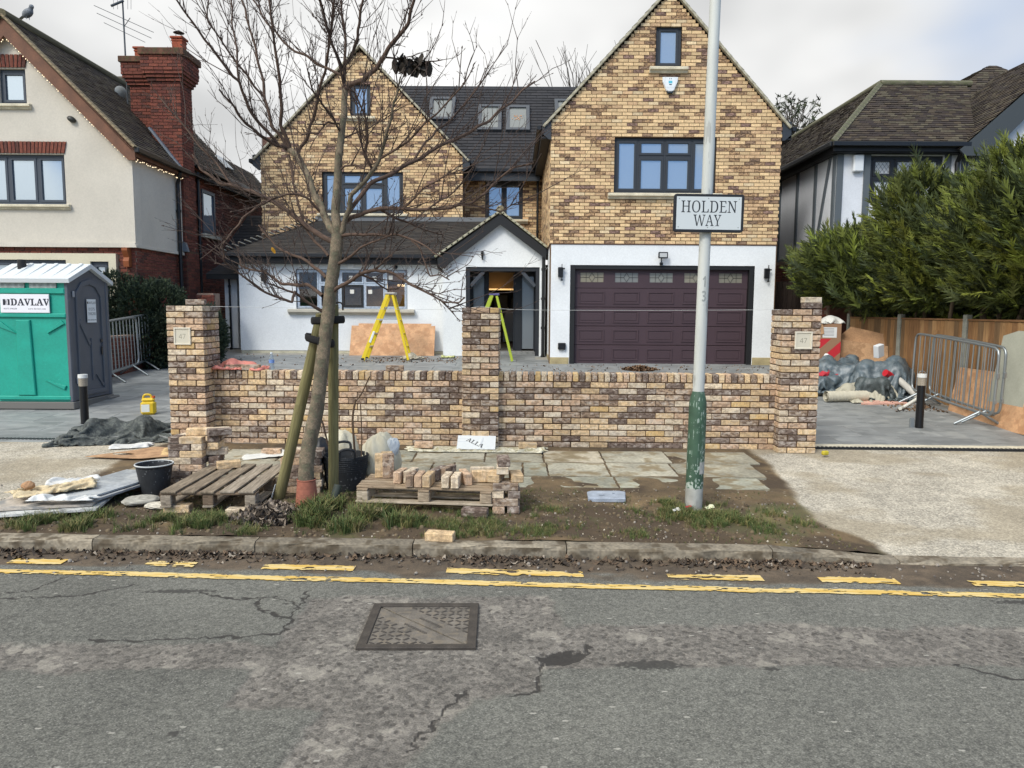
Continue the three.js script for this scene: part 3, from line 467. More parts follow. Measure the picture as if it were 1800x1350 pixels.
// ---------- the house being finished ----------
const house = thing('detached_house', [0, 0, 0], 0, 'large new buff brick house with twin gables, white lower walls and maroon garage', 'house');
const fac = new Facade(house, brickHouse, 201);
{ // garage tower
  const X0 = 0.82, X1 = 5.86, Z = -16.6, YB = 3.12, YE = 5.74, AX = 3.35, AY = 8.44;
  const slope = (AY - YE) / (AX - X0), lim = (y) => y < YE ? [X0, X1] : [X0 + (y - YE) / slope, X1 - (y - YE) / slope * ((X1 - AX) / (AX - X0))];
  const wA = [2.21, 4.44, 4.22, 5.42], wB = [3.06, 3.62, 6.89, 7.77];
  const shell = extr([[X0 + 0.01, 0.3], [X1 - 0.01, 0.3], [X1 - 0.01, YE], [AX, AY - 0.02], [X0 + 0.01, YE]], 0.28, [rect(1.28, 5.38, 0.32, 2.655), rect(wA[0], wA[1], wA[2], wA[3]), rect(wB[0], wB[1], wB[2], wB[3])]);
  P('gable_wall', shell.translate(0, 0, Z - 0.011), mortarHouse, house);
  P('rendered_wall', extr(rect(X0 + 0.03, X1 - 0.03, 0.3, YB - 0.012), 0.2, [rect(1.28, 5.38, 0.32, 2.655)]).translate(0, 0, Z - 0.004), render_, house);
  P('rendered_wall', bx(X0 + 0.03, X0 + 0.13, 0.3, YB - 0.012, -18.2, Z - 0.21, 0.003), render_, house);
  P('plinth', merge([bx(X0 + 0.025, 1.27, 0.36, 0.60, Z - 0.1, Z + 0.006), bx(5.39, X1 - 0.02, 0.36, 0.62, Z - 0.1, Z + 0.006), bx(X0 + 0.022, X0 + 0.1, 0.36, 0.60, -18.1, Z - 0.1)]), mottled([164, 150, 112], 0.14, 0.6, 0.9, { seed: 25 }), house);
  P('drip_course', merge([bx(X0 - 0.005, X1 + 0.005, YB - 0.018, YB + 0.002, Z - 0.1, Z + 0.012), bx(X0 - 0.008, X0 + 0.1, YB - 0.018, YB + 0.002, -19, Z - 0.1)]), mat(0x5a4030, 0.9), house);
  fac.lay(Z, YB, AY - 0.03, lim, [wA, wB]);
  P('side_wall', bx(X0 + 0.012, X0 + 0.25, YB, YE, -22, Z - 0.3, 0), mortarHouse, house);
  fac.lay(X0 + 0.062, YB, YE, () => [-21.6, Z - 0.07], [], true);
  P('side_wall', bx(X1 - 0.25, X1 - 0.005, 0.3, YE, -26, Z - 0.3, 0), mortarHouse, house);
  windowUnit(house, ...wA, Z - 0.07, [0.235, 0.50, 0.765], anthracite, glassSky, { transom: [[1, 2], 0.67], sill: [0.13, 0.12, 0.12], sillZ: Z });
  windowUnit(house, ...wB, Z - 0.07, [], anthracite, glassSky, { sill: [0.13, 0.12, 0.12], sillZ: Z });
  // roof over the tower
  const over = 0.17, yo = YE - over * slope;
  const rl = [[X0 - over, yo + 0.1, -26], [X0 - over, yo + 0.1, Z + 0.06], [AX, AY + 0.13, -26], [AX, AY + 0.13, Z + 0.06]];
  roofSlope(house, 'roof_tiles', rl[0], rl[1], rl[2], rl[3], 0.2, 0.3, slateMat, slateCols, 3);
  roofSlope(house, 'roof_tiles', [X1 + over, yo + 0.1, Z + 0.06], [X1 + over, yo + 0.1, -26], [AX, AY + 0.13, Z + 0.06], [AX, AY + 0.13, -26], 0.2, 0.3, slateMat, slateCols, 4);
  for (const s of [-1, 1]) { // verge: bedded tile ends in short steps
    const ex = s < 0 ? X0 - over : X1 + over, L = Math.hypot(AX - ex, AY + 0.13 - yo - 0.1), n = 22, geos = [];
    for (let i = 0; i < n; i++) { const t0 = i / n, t1 = (i + 1.06) / n, A = [lerp(ex, AX, t0), lerp(yo + 0.1, AY + 0.13, t0) - 0.035, Z + 0.03], B = [lerp(ex, AX, Math.min(1, t1)), lerp(yo + 0.1, AY + 0.13, Math.min(1, t1)) - 0.039, Z + 0.03]; const g = beam(A, B, 0.055, 0.10); geos.push(g); }
    P('verge', merge(geos), verge, house);
    P('box_end', extr([[s * 0.0, 0], [s * (over + 0.02), -0.02], [s * (over + 0.02), -0.30], [s * 0.05, -0.42], [0, -0.42]].map(([x, y]) => [x + (s < 0 ? X0 : X1), y + yo + 0.22]), 0.05).translate(0, 0, Z + 0.03), anthracite, house);
    P('soffit', bx(...(s < 0 ? [X0 - over - 0.02, X0] : [X1, X1 + over + 0.02]), yo - 0.18, yo - 0.14, -21.5, Z), blackTrim, house);
    P('fascia', bx(...(s < 0 ? [X0 - over - 0.04, X0 - over - 0.02] : [X1 + over + 0.02, X1 + over + 0.04]), yo - 0.18, yo + 0.08, -21.5, Z), blackTrim, house);
    gutter([[s < 0 ? X0 - over - 0.09 : X1 + over + 0.09, yo + 0.05, Z + 0.02], [s < 0 ? X0 - over - 0.09 : X1 + over + 0.09, yo + 0.03, -21.4]], house);
  }
  // garage door
  const gd = sub('garage_door', house), dm = mottled([66, 49, 54], 0.07, 1.5, 0.55, { seed: 45 }), f0 = 1.39, f1 = 5.27, yT = 2.575, yB = 0.45, zd = Z - 0.13;
  P('garage_frame', merge([bx(1.285, f0, 0.4, 2.65, Z - 0.16, Z - 0.02), bx(f1, 5.375, 0.4, 2.65, Z - 0.16, Z - 0.02), bx(f0, f1, yT - 0.01, 2.65, Z - 0.16, Z - 0.022)]), blackTrim, house);
  P('garage_lining', bx(1.3, 5.36, 0.4, 2.65, Z - 0.27, Z - 0.19, 0), mat(0x141312, 0.9), house);
  const rows = 5, rh = (yT - yB) / rows, cw = (f1 - f0) / 5;
  for (let r = 0; r < rows; r++) {
    const y0 = yB + r * rh + 0.004, y1 = yB + (r + 1) * rh - 0.004, pn = P('panel', r < 4 ? bx(f0 + 0.005, f1 - 0.005, y0, y1, zd - 0.04, zd, 0.008) : extr(rect(f0 + 0.005, f1 - 0.005, y0, y1), 0.04, [0, 1, 2, 3, 4].map((c) => rect(f0 + cw * (c + 0.5) - 0.26, f0 + cw * (c + 0.5) + 0.26, y0 + 0.13, y1 - 0.075))).translate(0, 0, zd), dm, gd);
    for (let c = 0; c < 5; c++) {
      const xc = f0 + cw * (c + 0.5), w = 0.29;
      if (r < 4) P('raised_moulding', merge([extr(rect(xc - w, xc + w, y0 + 0.075, y1 - 0.075), 0.012, [rect(xc - w + 0.022, xc + w - 0.022, y0 + 0.097, y1 - 0.097)], 0.004).translate(0, 0, zd + 0.010), bx(xc - w + 0.05, xc + w - 0.05, y0 + 0.125, y1 - 0.125, zd - 0.01, zd + 0.007, 0.005)]), dm, gd);
      else {
        const a = y0 + 0.13, b = y1 - 0.075, m = (a + b) / 2, z = zd - 0.012, bars = [];
        const pane = P('pane', new THREE.BoxGeometry(0.52, b - a, 0.008).translate(xc, m, z - 0.01), mat([0x8b8470, 0x7b7c78, 0x82827a, 0x8b8574, 0x7f7b6e][c], 0.22), gd);
        for (const t of [-0.13, 0.13]) bars.push(beam([xc + t, a, z], [xc + t, b, z], 0.007, 0.006)); bars.push(beam([xc - 0.26, m, z], [xc - 0.065, m, z], 0.007, 0.006), beam([xc + 0.065, m, z], [xc + 0.26, m, z], 0.007, 0.006));
        for (const [p, q] of [[[-0.065, 0], [0, 1]], [[0, 1], [0.065, 0]], [[0.065, 0], [0, -1]], [[0, -1], [-0.065, 0]]]) bars.push(beam([xc + p[0], m + p[1] * (b - a) * 0.48, z], [xc + q[0], m + q[1] * (b - a) * 0.48, z], 0.007, 0.006));
        P('lead_came', merge(bars), mat(0x24231f, 0.6), gd);
      }
    }
  }
  // fittings
  for (const x of [1.06, 5.63]) { const l = sub('wall_lamp', house, [x, 2.49, Z + 0.0]); P('lamp_body', merge([cbox(0.11, 0.22, 0.07, 0.006, [0, 0, 0.05]), cbox(0.015, 0.36, 0.03, 0.003, [0.03, 0.0, 0.075]), cbox(0.13, 0.03, 0.03, 0.003, [0.03, 0.08, 0.08]), cbox(0.05, 0.03, 0.03, 0.003, [0.03, -0.17, 0.07])]), blackMetal, l); }
  const fl = sub('floodlight', house, [3.31, 2.83, Z]); P('housing', merge([cbox(0.21, 0.14, 0.05, 0.01, [0, 0.04, 0.12]), cbox(0.02, 0.13, 0.02, 0.003, [-0.02, -0.07, 0.05]), cbox(0.07, 0.06, 0.06, 0.01, [-0.02, -0.14, 0.03])]), blackMetal, fl); P('lens', cbox(0.16, 0.09, 0.006, 0.002, [0, 0.04, 0.149]), mat(0xb9bbb8, 0.3), fl);
  P('outlet_box', cbox(0.17, 0.15, 0.08, 0.012), blackMetal, house, [1.11, 0.85, Z + 0.03]);
  const al = sub('alarm_box', house, [3.38, 6.53, Z + 0.005]); P('casing', extr([[-0.155, 0.13], [0.155, 0.13], [0.15, 0.05], [0.075, -0.13], [0.03, -0.15], [-0.03, -0.15], [-0.075, -0.13], [-0.15, 0.05]], 0.06, [], 0.012).translate(0, 0, 0.06), plasticWhite, al); P('casing_base', extr([[-0.09, -0.1], [0.09, -0.1], [0.05, -0.185], [-0.05, -0.185]], 0.05, [], 0.006).translate(0, 0, 0.05), mat(0x27313a, 0.4), al);
  P('casing_print', ...face(0.2, 0.2, canvasTex(128, 128, (c) => { c.fillStyle = '#e4e8e8'; c.fillRect(0, 0, 128, 128); c.fillStyle = '#2b4a5c'; c.font = 'bold 26px sans-serif'; c.textAlign = 'center'; c.fillText('K E', 64, 26); c.fillStyle = '#58b8cc'; c.fillRect(38, 44, 52, 36); c.fillStyle = '#2b4a5c'; c.fillRect(46, 88, 36, 14); })), al, [0, 0.03, 0.0745]);
}
{ // left gable, set back
  const X0 = -6.88, X1 = -1.38, Z = -20.6, YE = 5.78, AX = -4.13, AY = 8.56, slope = (AY - YE) / (AX - X0), lim = (y) => y < YE ? [X0, X1] : [X0 + (y - YE) / slope, X1 - (y - YE) / slope];
  const wA = [-5.21, -3.0, 4.25, 5.39], wB = [-4.41, -3.86, 6.82, 7.70];
  P('gable_wall', extr([[X0 + 0.01, 0.3], [X1 - 0.01, 0.3], [X1 - 0.01, YE], [AX, AY - 0.02], [X0 + 0.01, YE]], 0.28, [rect(...wA), rect(...wB)]).translate(0, 0, Z - 0.011), mortarHouse, house);
  fac.lay(Z, 3.5, AY - 0.03, lim, [wA, wB]);
  windowUnit(house, ...wA, Z - 0.07, [0.235, 0.50, 0.765], anthracite, glassSky, { transom: [[1, 2], 0.67], sill: [0.13, 0.12, 0.12], sillZ: Z });
  windowUnit(house, ...wB, Z - 0.07, [], anthracite, glassSky, { sill: [0.13, 0.12, 0.12], sillZ: Z });
  const over = 0.18, yo = YE - over * slope;
  roofSlope(house, 'roof_tiles', [X0 - over, yo + 0.1, -27], [X0 - over, yo + 0.1, Z + 0.06], [AX, AY + 0.13, -27], [AX, AY + 0.13, Z + 0.06], 0.2, 0.3, slateMat, slateCols, 5);
  roofSlope(house, 'roof_tiles', [X1 + over, yo + 0.1, Z + 0.06], [X1 + over, yo + 0.1, -27], [AX, AY + 0.13, Z + 0.06], [AX, AY + 0.13, -27], 0.2, 0.3, slateMat, slateCols, 6);
  for (const s of [-1, 1]) {
    const ex = s < 0 ? X0 - over : X1 + over, geos = []; for (let i = 0; i < 22; i++) { const t0 = i / 22, t1 = Math.min(1, (i + 1.06) / 22); geos.push(beam([lerp(ex, AX, t0), lerp(yo + 0.1, AY + 0.13, t0) - 0.035, Z + 0.03], [lerp(ex, AX, t1), lerp(yo + 0.1, AY + 0.13, t1) - 0.039, Z + 0.03], 0.055, 0.10)); }
    P('verge', merge(geos), verge, house);
    P('box_end', extr([[0, 0], [s * (over + 0.02), -0.02], [s * (over + 0.02), -0.30], [s * 0.05, -0.42], [0, -0.42]].map(([x, y]) => [x + (s < 0 ? X0 : X1), y + yo + 0.22]), 0.05).translate(0, 0, Z + 0.03), anthracite, house);
    gutter([[ex + s * 0.08, yo + 0.05, Z + 0.02], [ex + s * 0.08, yo + 0.03, -21.4]], house);
  }
  P('side_wall', bx(X1 - 0.25, X1 - 0.002, 3, YE, -21.9, Z - 0.3, 0), mottled([120, 98, 72], 0.2, 0.5, 0.95, { seed: 2 }), house);
  P('chimney_stack', bx(-7.15, -6.7, 5.4, 6.5, -22.4, -21.6, 0.01), mottled([112, 84, 72], 0.25, 0.3, 0.95, { seed: 7 }), house);
  P('chimney_stack', bx(-6.66, -6.36, 5.6, 6.75, -22.3, -21.7, 0.01), mottled([128, 86, 76], 0.25, 0.3, 0.95, { seed: 8 }), house);
}
{ // recessed middle with slate roof and roof windows
  const Z = -21.6, w = [-0.80, 0.28, 4.24, 5.33];
  P('recessed_wall', extr(rect(-1.4, 0.84, 3.0, 5.62), 0.25, [rect(...w)]).translate(0, 0, Z - 0.011), mortarHouse, house);
  fac.lay(Z, 3.2, 5.6, () => [-1.4, 0.84], [w]);
  windowUnit(house, ...w, Z - 0.07, [0.5], anthracite, glassSky, { sill: [0.15, 0.12, 0.12], sillZ: Z });
  const K = 1.19, ry = (z) => 5.6 + K * (-z - 21.2), zr = -23.62;
  roofSlope(house, 'roof_tiles', [-4.1, ry(-21.1), -21.1], [3.3, ry(-21.1), -21.1], [-4.1, ry(zr), zr], [3.3, ry(zr), zr], 0.135, 0.33, slateMat, slateCols, 7, 0.02, 0.002);
  P('flat_roof', bx(-4.1, 3.3, ry(zr) - 0.1, ry(zr) + 0.03, -27, zr + 0.02), mat(0x3c3d3f, 0.8), house);
  P('fascia', bx(-1.4, 0.75, 5.24, 5.48, -21.18, -21.12), anthracite, house); P('soffit', bx(-1.4, 0.8, 5.36, 5.40, -21.6, -21.19), blackTrim, house);
  gutter([[-1.3, 5.52, -21.06], [0.75, 5.52, -21.06]], house);
  const n = new THREE.Vector3(0, 1, K).normalize(), tilt = Math.atan2(K, 1) - Math.PI / 2; // lay a window on the slope
  const roofWindow = (x0, x1, za, zb, gm) => {
    const xc = (x0 + x1) / 2, zc = (za + zb) / 2, L = Math.hypot(zb - za, ry(za) - ry(zb)) / 2, W = (x1 - x0) / 2, g = sub('roof_window', house, [xc, ry(zc), zc], [tilt, 0, 0]);
    P('frame', extr(rect(-W, W, -L, L), 0.12, [rect(-W + 0.09, W - 0.09, -L + 0.09, L - 0.09)], 0.008).translate(0, 0, 0.09), mat(0x4a4e52, 0.5), g);
    P('pane', cbox(2 * W - 0.17, 2 * L - 0.17, 0.01, 0.002, [0, 0, 0.05]), gm, g); return g;
  };
  const rg = new THREE.MeshPhysicalMaterial({ color: 0x6e726e, roughness: 0.06, ior: 2.0 });
  roofWindow(-2.52, -1.76, -22.54, -23.22, rg); roofWindow(-1.05, -0.36, -22.23, -22.99, rg); const rw = roofWindow(-0.22, 0.47, -22.23, -22.97, rg); roofWindow(1.24, 1.9, -22.5, -23.18, rg);
  P('chandelier', merge([...Array(18)].map((_, i) => { const a = i * 2.4, r = 0.03 + 0.13 * ((i * 37 % 18) / 18), h = 0.10 * Math.sin(i * 1.7); return new THREE.IcosahedronGeometry(0.02, 0).translate(Math.cos(a) * r, h + 0.02, 0.058); })), mat(0xc99a72, 0.3), rw);
  downpipe([[0.72, 5.45, -21.1], [0.70, 5.3, -21.45], [0.70, 3.3, -21.52]], house);
  P('vent_box', cbox(0.36, 0.32, 0.2, 0.01), mat(0xb9bdb8, 0.6), house, [-1.2, 4.02, -21.1]);
}
{ // white wing with lean-to roof
  const Z = -18.4, w = [-5.35, -2.60, 1.645, 2.62];
  P('rendered_wall', extr(rect(-6.75, -1.60, 0.62, 2.98), 0.25, [rect(...w)]).translate(0, 0, Z), render_, house);
  P('plinth', bx(-6.74, -1.6, 0.4, 0.615, -18.6, Z - 0.01), mottled([190, 184, 160], 0.1, 0.6, 0.9, { seed: 29 }), house);
  P('side_wall', bx(-6.75, -6.5, 0.4, 2.98, -20.5, -18.66, 0.003), render_, house);
  const film = mottled([176, 186, 196], 0.12, 0.4, 0.35, { seed: 52, coarse: 9 });
  const win = windowUnit(house, ...w, Z - 0.05, [0.205, 0.395, 0.61, 0.80], film, glassClear, { f: 0.042, sash: 0.028, transom: [[1, 2, 3], 0.64], sill: [0.18, 0.13, 0.14], sillZ: Z, sm: mottled([186, 180, 164], 0.06, 0.6, 0.9, { seed: 3 }) });
  P('frame_edge', extr(rect(w[0] - 0.012, w[1] + 0.012, w[2] - 0.012, w[3] + 0.012), 0.1, [rect(w[0] + 0.012, w[1] - 0.012, w[2] + 0.012, w[3] - 0.012)]).translate(0, 0, Z - 0.03), blackTrim, win);
  P('open_sash', extr(rect(-4.23, -3.69, 1.69, 2.25), 0.04, [rect(-4.17, -3.75, 1.75, 2.19)]).translate(0, 0, Z - 0.035), blackTrim, win);
  for (const [x, y] of [[-3.98, 2.08], [-3.53, 2.08], [-3.42, 2.41], [-3.02, 2.43], [-4.0, 2.42]]) P('pane_sticker', cbox(0.10, 0.10, 0.002, 0.0005), mat(0xe0dccf, 0.8), win, [x, y, Z - 0.072]);
  // room behind the window
  const tan = mottled([104, 88, 68], 0.2, 1.5, 0.9, { seed: 8 });
  P('room_shell', merge([bx(-6.5, -1.7, 0.45, 0.5, -20.5, -18.66), bx(-6.5, -1.7, 2.9, 2.95, -20.5, -18.66), bx(-6.5, -1.7, 0.5, 2.9, -20.55, -20.5), bx(-1.75, -1.7, 0.5, 2.9, -20.5, -18.66)]), tan, house);
  P('leaning_board', merge([beam([-4.6, 0.5, -19.3], [-4.3, 2.3, -20.4], 0.9, 0.03), beam([-3.3, 0.5, -19.2], [-3.7, 2.2, -20.4], 0.8, 0.03), bx(-2.9, -2.2, 0.5, 1.9, -20.3, -19.9)]), mottled([150, 126, 96], 0.2, 1, 0.9, { seed: 12 }), house);
  const strip = P('strip_light', cbox(0.75, 0.05, 0.06, 0.01), new THREE.MeshStandardMaterial({ color: 0xffffff, emissive: 0xffd9a0, emissiveIntensity: 1.0 }), house, [-2.75, 2.30, -20.25]);
  const pl = new THREE.PointLight(0xffd9a0, 0.7, 0, 2); pl.position.set(-2.75, 2.22, -20.0); pl.castShadow = true; scene.add(pl);
  // lean-to roof
  roofSlope(house, 'roof_tiles', [-7.05, 2.98, -18.13], [-1.75, 2.98, -18.13], [-5.32, 4.06, -20.58], [-1.75, 4.06, -20.58], 0.115, 0.3, tileMat, wingCols, 8, 0.016, 0.003);
  roofSlope(house, 'roof_tiles', [-1.75, 2.98, -18.13], [-0.95, 3.45, -19.2], [-1.75, 4.06, -20.58], [-0.4, 4.06, -20.58], 0.115, 0.3, tileMat, wingCols, 9, 0.016, 0.003);
  roofSlope(house, 'roof_tiles', [-7.05, 2.98, -22], [-7.05, 2.98, -18.13], [-5.32, 4.06, -22], [-5.32, 4.06, -20.58], 0.115, 0.3, tileMat, wingCols, 10);
  P('flashing', bx(-5.4, -0.6, 4.02, 4.16, -20.59, -20.53), mat(0x6d7072, 0.6), house);
  const hip = []; for (let i = 0; i < 17; i++) { const t = (i + 0.3) / 17, x = lerp(-7.05, -5.32, t), y = lerp(2.98, 4.06, t), z = lerp(-18.13, -20.58, t); hip.push(cbox(0.16, 0.02, 0.12, 0.004).rotateZ(-0.35).rotateY(0.6).translate(x, y + 0.07, z + 0.04)); }
  P('hip_tiles', merge(hip), mottled([150, 146, 134], 0.2, 0.4, 0.9, { seed: 6 }), house);
  P('fascia', bx(-6.98, -1.72, 2.77, 2.96, -18.2, -18.16), blackTrim, house); P('soffit', bx(-6.98, -1.72, 2.74, 2.765, -18.4, -18.16), blackTrim, house);
  gutter([[-7.05, 2.95, -18.09], [-1.76, 2.92, -18.09]], house, 'gutter', 0.05);
  downpipe([[-1.80, 2.9, -18.1], [-1.80, 2.66, -18.12], [-1.62, 2.5, -18.33], [-1.62, 0.55, -18.35]], house);
  const l = sub('wall_lamp', house, [-6.12, 2.42, Z]); P('lamp_body', merge([cbox(0.12, 0.2, 0.07, 0.006, [0, 0, 0.05]), cbox(0.015, 0.36, 0.03, 0.003, [0.03, 0, 0.075]), cbox(0.17, 0.03, 0.03, 0.003, [0.0, 0.08, 0.08])]), blackMetal, l);
  P('security_camera', merge([cbox(0.06, 0.06, 0.1, 0.012, [0, 0, 0.05]), new THREE.SphereGeometry(0.035, 10, 8).translate(0, -0.03, 0.09)]), blackMetal, house, [-2.86, 2.69, Z]);
  P('junction_box', cbox(0.16, 0.09, 0.06, 0.01), plasticWhite, house, [-3.98, 2.72, Z + 0.03]);
  // side passage at the left end
  P('side_pier', bx(-7.42, -7.1, 0.62, 2.5, -19.5, -19.2), render_, house); P('side_door', bx(-7.1, -6.76, 0.6, 2.6, -19.6, -19.5), mat(0x141518, 0.4), house);
  P('door_sill', bx(-6.98, -6.78, 0.72, 0.75, -19.5, -19.42), plasticWhite, house);
  downpipe([[-7.28, 2.5, -19.15], [-7.26, 0.6, -19.14]], house, 0.025);
  roofSlope(house, 'roof_tiles', [-7.72, 2.5, -18.75], [-6.78, 2.5, -18.75], [-7.4, 3.0, -19.7], [-6.78, 3.0, -19.7], 0.12, 0.3, tileMat, slateCols, 12);
  P('fascia', bx(-7.7, -6.78, 2.38, 2.5, -18.8, -18.75), blackTrim, house);
  roofSlope(house, 'roof_tiles', [-8.05, 3.3, -20.9], [-6.9, 3.3, -20.9], [-7.75, 4.35, -22], [-6.9, 4.35, -22], 0.13, 0.3, tileMat, slateCols, 13);
  P('side_wall', bx(-7.9, -6.9, 0.5, 3.3, -21.4, -21.2), mottled([100, 60, 48], 0.2, 0.5, 0.95, { seed: 9 }), house);
}
{ // porch
  const Z = -18.0, ax = -0.30, ay = 3.80;
  P('porch_wall', extr([[-1.68, 0.45], [-1.13, 0.45], [-1.13, 2.68], [0.65, 2.68], [0.65, 0.45], [0.79, 0.45], [0.79, 2.95], [ax, ay], [-1.68, 2.72]], 0.2).translate(0, 0, Z), render_, house);
  P('porch_wall', bx(-1.68, -1.45, 0.45, 2.7, -18.42, Z - 0.21, 0.002), render_, house);
  const barge = (s, fx, fy) => { const dx = fx - ax, dy = fy - (ay + 0.10), L = Math.hypot(dx, dy), nx = -dy / L * s, ny = dx / L * s, w = 0.21; const pts = s < 0 ? [[ax, ay + 0.12], [fx, fy], [fx + 0.03, fy - 0.18], [fx + 0.18, fy - 0.24], [fx + 0.28, fy - 0.12], [ax, ay - 0.13]] : [[ax, ay + 0.12], [fx, fy], [fx, fy - 0.24], [ax, ay - 0.13]]; return extr(s < 0 ? pts : pts.slice().reverse(), 0.04).translate(0, 0, Z + 0.16); };
  P('barge_board', barge(-1, -1.80, 2.86), mat(0x15171a, 0.7), house); P('barge_board', barge(1, 0.80, 3.10), mat(0x15171a, 0.7), house);
  roofSlope(house, 'roof_tiles', [-1.88, 2.86, -20.4], [-1.88, 2.86, Z + 0.17], [ax, 3.98, -20.7], [ax, 3.98, Z + 0.17], 0.12, 0.3, tileMat, wingCols, 14);
  roofSlope(house, 'roof_tiles', [0.80, 3.14, Z + 0.17], [0.80, 3.14, -20.7], [ax, 3.98, Z + 0.17], [ax, 3.98, -20.7], 0.12, 0.3, tileMat, wingCols, 15);
  for (const [fx, fy] of [[-1.86, 2.90], [0.82, 3.14]]) { const g = []; for (let i = 0; i < 12; i++) { const t0 = i / 12, t1 = Math.min(1, (i + 1.3) / 12); g.push(beam([lerp(fx, ax, t0), lerp(fy, 3.99, t0), Z + 0.14], [lerp(fx, ax, t1), lerp(fy, 3.985, t1), Z + 0.14], 0.05, 0.12)); } P('verge', merge(g), mottled([158, 154, 134], 0.3, 0.4, 0.95, { seed: 33, tint: [96, 96, 64] }), house); }
  P('ridge_tile', merge([cyl([ax, 3.99, Z + 0.18], [ax, 3.99, -20.6], 0.09, 0.09, 10), new THREE.SphereGeometry(0.10, 10, 8).translate(ax, 4.02, Z + 0.14)]), mottled([138, 128, 106], 0.3, 0.3, 0.95, { seed: 34, tint: [90, 92, 52] }), house);
  // opening: black frame with braces, glazed screen and hall behind
  const fr = sub('porch_frame', house), fm = mat(0x1f2226, 0.5);
  P('frame', merge([bx(-1.13, -1.03, 0.45, 2.68, Z - 0.16, Z - 0.03), bx(0.56, 0.65, 0.45, 2.68, Z - 0.16, Z - 0.03), bx(-1.03, 0.56, 2.58, 2.68, Z - 0.16, Z - 0.032)]), fm, fr);
  P('brace', beam([-1.02, 2.22, Z - 0.1], [-0.70, 2.57, Z - 0.1], 0.09, 0.08), mat(0x3b4046, 0.5), fr); P('brace', beam([0.55, 2.22, Z - 0.1], [0.23, 2.57, Z - 0.1], 0.09, 0.08), mat(0x3b4046, 0.5), fr);
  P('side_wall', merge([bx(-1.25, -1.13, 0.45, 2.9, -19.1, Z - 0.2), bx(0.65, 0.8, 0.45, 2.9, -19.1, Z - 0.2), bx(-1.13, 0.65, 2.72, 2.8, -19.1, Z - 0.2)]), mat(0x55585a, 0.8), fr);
  const zs = -18.95; P('screen', merge([bx(-1.13, -1.0, 0.6, 2.72, zs - 0.08, zs), bx(-0.72, -0.6, 0.6, 2.72, zs - 0.08, zs), bx(0.06, 0.24, 0.6, 2.72, zs - 0.08, zs), bx(0.54, 0.65, 0.6, 2.72, zs - 0.08, zs), bx(-1.0, -0.72, 2.5, 2.72, zs - 0.08, zs), bx(0.24, 0.54, 2.5, 2.72, zs - 0.08, zs), bx(-0.6, 0.06, 2.6, 2.72, zs - 0.08, zs)]), fm, fr);
  for (const [a, b] of [[-1.0, -0.72], [0.24, 0.54]]) P('side_light', bx(a, b, 0.66, 2.5, zs - 0.05, zs - 0.03), new THREE.MeshPhysicalMaterial({ color: 0x7b8286, roughness: 0.15, ior: 1.9 }), fr);
  P('door_leaf', bx(0.02, 0.07, 0.62, 2.58, zs - 0.85, zs - 0.08), mat(0x26292d, 0.4), fr);
  P('step', merge([bx(-1.03, 0.56, 0.42, 0.61, -19.1, Z - 0.45), bx(-1.03, 0.56, 0.40, 0.5, Z - 0.45, Z - 0.14)]), mottled([138, 138, 134], 0.1, 0.7, 0.8, { seed: 2 }), fr);
  const warm = mottled([178, 150, 106], 0.08, 1, 0.8, { seed: 55 });
  P('hall_shell', merge([bx(-1.3, 0.9, 0.56, 0.61, -23.5, -19.05), bx(-1.3, 0.9, 2.75, 2.8, -23.5, -19.05), bx(-1.35, -1.3, 0.6, 2.75, -23.5, -19.05), bx(0.9, 0.95, 0.6, 2.75, -23.5, -19.05), bx(-1.3, 0.9, 0.6, 2.75, -23.55, -23.5)]), mottled([108, 98, 82], 0.1, 1.5, 0.9, { seed: 57 }), fr);
  P('hall_bulkhead', bx(-0.95, 0.12, 2.24, 2.72, -20.7, -20.5), warm, fr);
  P('hall_door', merge([bx(-0.55, -0.15, 0.62, 2.1, -22.6, -22.5), bx(-0.05, 0.2, 0.62, 2.0, -22.9, -22.8)]), mat(0x8d8c84, 0.6), fr);
  P('wrapped_board', extr([[0, 0], [0.35, 0.05], [0.32, 0.8], [0.12, 0.95], [0.0, 0.6]], 0.05, [], 0.02).translate(-0.25, 0.75, -21), mat(0x9a9c98, 0.5), fr);
  P('strip_light', bx(-0.92, 0.08, 2.195, 2.235, -20.56, -20.5), new THREE.MeshStandardMaterial({ color: 0xffffff, emissive: 0xffca7c, emissiveIntensity: 0.8 }), fr);
  const pl = new THREE.PointLight(0xffc98a, 0.09, 0, 2); pl.position.set(-0.42, 2.15, -20.2); pl.castShadow = true; scene.add(pl);
  P('porch_lamp', merge([cbox(0.06, 0.09, 0.05, 0.01, [0, 0.05, 0.03]), cyl([0, 0, 0.06], [0, -0.12, 0.05], 0.03, 0.012, 8), new THREE.SphereGeometry(0.04, 10, 8).translate(0, 0.04, 0.07)]), blackMetal, house, [-0.73, 2.96, Z]);
  downpipe([[0.74, 3.0, Z + 0.06], [0.74, 0.5, Z + 0.05]], house, 0.04); P('hopper', cbox(0.16, 0.16, 0.12, 0.01), blackMetal, house, [0.76, 3.06, Z + 0.06]);
}
fac.done();
